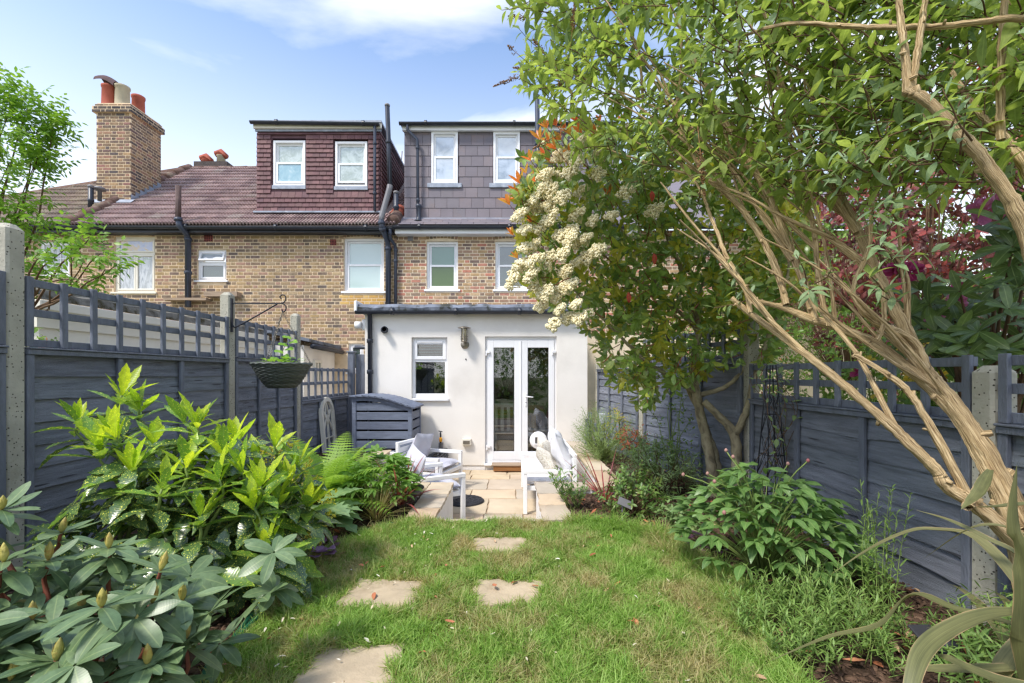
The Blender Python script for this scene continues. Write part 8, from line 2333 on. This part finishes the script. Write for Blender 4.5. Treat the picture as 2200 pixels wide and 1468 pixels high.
tu *= 1 + .5 * np.clip(1 - (Y - xl(Y)) * 0, 0, 0)
edge = (np.abs(X - xr(Y)) < .16) & (Y > 2.2)
tu = np.where(edge, tu * 1.7, tu)
me = grass('grass', X, Y, lawn_z(X, Y) - .004, .032, .085, .0024, M_GRASS, .9, tu)
o = inst('grass', me, None, Matrix.Identity(4)); tag(o, 'patchy green and straw-coloured lawn grass', 'grass', None, 'stuff')
X, Y = scatter(9000, -1.5, 1.45, 1.3, 3.6)
# longer stalks along the lawn rim and step edge
e = ((X > xl(Y) - .05) & (X < xl(Y) + .05)) | ((X < xr(Y) + .06) & (X > xr(Y) - .08)) | ((Y > 3.40) & (Y < 3.47) & (X > -.9) & (X < .5))
X, Y = X[e & off_stones(X, Y)], Y[e & off_stones(X, Y)]
me = grass('rim_grass', X, Y, lawn_z(X, Y) - .01, .05, .12, .0016, M_GRASS, .8)
o = inst('rim_grass', me, None, Matrix.Identity(4)); tag(o, 'longer grass blades along the edge of the lawn', 'grass', None, 'stuff')

# bark mulch on the beds
def chips(n, x0, x1, y0, y1, keep, s0, s1, name, mat, lab):
    X, Y = scatter(n, x0, x1, y0, y1); k = keep(X, Y) & soil_keep(X, Y); X, Y = X[k], Y[k]; n = len(X)
    Z = soil_z(X, Y) + .004
    L = RNG.uniform(s0, s1, n); a = RNG.uniform(0, 6.28, n); t = RNG.normal(0, .35, n); w = L * RNG.uniform(.25, .5, n); h = L * .16
    ux, uy, uz = np.cos(a) * np.cos(t), np.sin(a) * np.cos(t), np.sin(t)
    vx, vy = -np.sin(a), np.cos(a)
    C = np.stack([X, Y, Z], -1); U = np.stack([ux, uy, uz], -1) * (L / 2)[:, None]; Vv = np.stack([vx, vy, np.zeros(n)], -1) * (w / 2)[:, None]
    H = np.stack([np.zeros(n), np.zeros(n), h], -1)
    vs = np.stack([C - U - Vv, C + U - Vv * .5, C + U * .9 + Vv, C - U * .8 + Vv * .8, C - U * .7 - Vv * .6 + H, C + U * .8 - Vv * .4 + H, C + U * .6 + Vv * .6 + H, C - U * .6 + Vv * .5 + H], 1).reshape(-1, 3)
    I = np.arange(n)[:, None] * 8
    F = np.concatenate([I + np.array(q) for q in ([4, 5, 6, 7], [0, 1, 5, 4], [1, 2, 6, 5], [2, 3, 7, 6], [3, 0, 4, 7])], 0)
    me = mesh_np(name, vs, F, mat, rnd=np.repeat(RNG.random(n), 8), smooth=False)
    o = inst(name, me, None, Matrix.Identity(4)); tag(o, lab, 'mulch', None, 'stuff')
notlawn = lambda X, Y: (X < xl(Y) - .01) | (X > xr(Y) + .01) | (Y > 3.5)
chips(26000, .3, 2.12, .8, 6.5, notlawn, .012, .05, 'bark_mulch', M_CHIP, 'dark bark mulch on the right flower bed')
chips(16000, -2.8, -.7, .8, 6.5, notlawn, .010, .04, 'bed_mulch', M_CHIP, 'loose dark mulch on the left flower bed')
# fallen leaves and petals
def litter(n, x0, x1, y0, y1, keep, L0, L1, name, mat, lab, zf, curl=.3):
    X, Y = scatter(n, x0, x1, y0, y1); k = keep(X, Y); X, Y = X[k], Y[k]
    F = Fol([leaf_tpl(OVAL, 4, .5, c, 0, .1) for c in (-.3, .2, .45)])
    for x, y in zip(X, Y):
        a = random.uniform(0, 6.28)
        F.add(random.randrange(3), A3((x, y, float(zf(x, y)) + random.uniform(.012, .03))), [math.cos(a), math.sin(a), random.uniform(-.2, .2)], [random.uniform(-.3, .3), random.uniform(-.3, .3), 1], random.uniform(L0, L1), random.uniform(.7, 1.1))
    o = F.build(None, [mat], 0, rest=name)
    if o: tag(o, lab, 'leaf litter', None, 'stuff')
lawnk = lambda X, Y: (X > xl(Y)) & (X < xr(Y)) & (Y < 3.45)
litter(70, -1.2, 1.2, 1.3, 3.45, lawnk, .025, .06, 'fallen_leaves', M_LITTER, 'brown fallen leaves scattered on the lawn', lambda x, y: .02)
litter(130, -1.2, 1.2, 1.3, 3.45, lawnk, .012, .035, 'fallen_petals', M_PETAL, 'pale fallen petals scattered on the lawn', lambda x, y: .022)
bedk = lambda X, Y: notlawn(X, Y) & soil_keep(X, Y)
litter(420, .3, 2.1, 1.0, 5.5, bedk, .04, .085, 'bed_leaves', M_LITTER, 'reddish fallen leaves on the right flower bed', soil_z)
litter(160, -2.6, -.8, 1.0, 4.5, bedk, .03, .07, 'border_leaves', M_LITTER, 'brown fallen leaves on the left flower bed', soil_z)
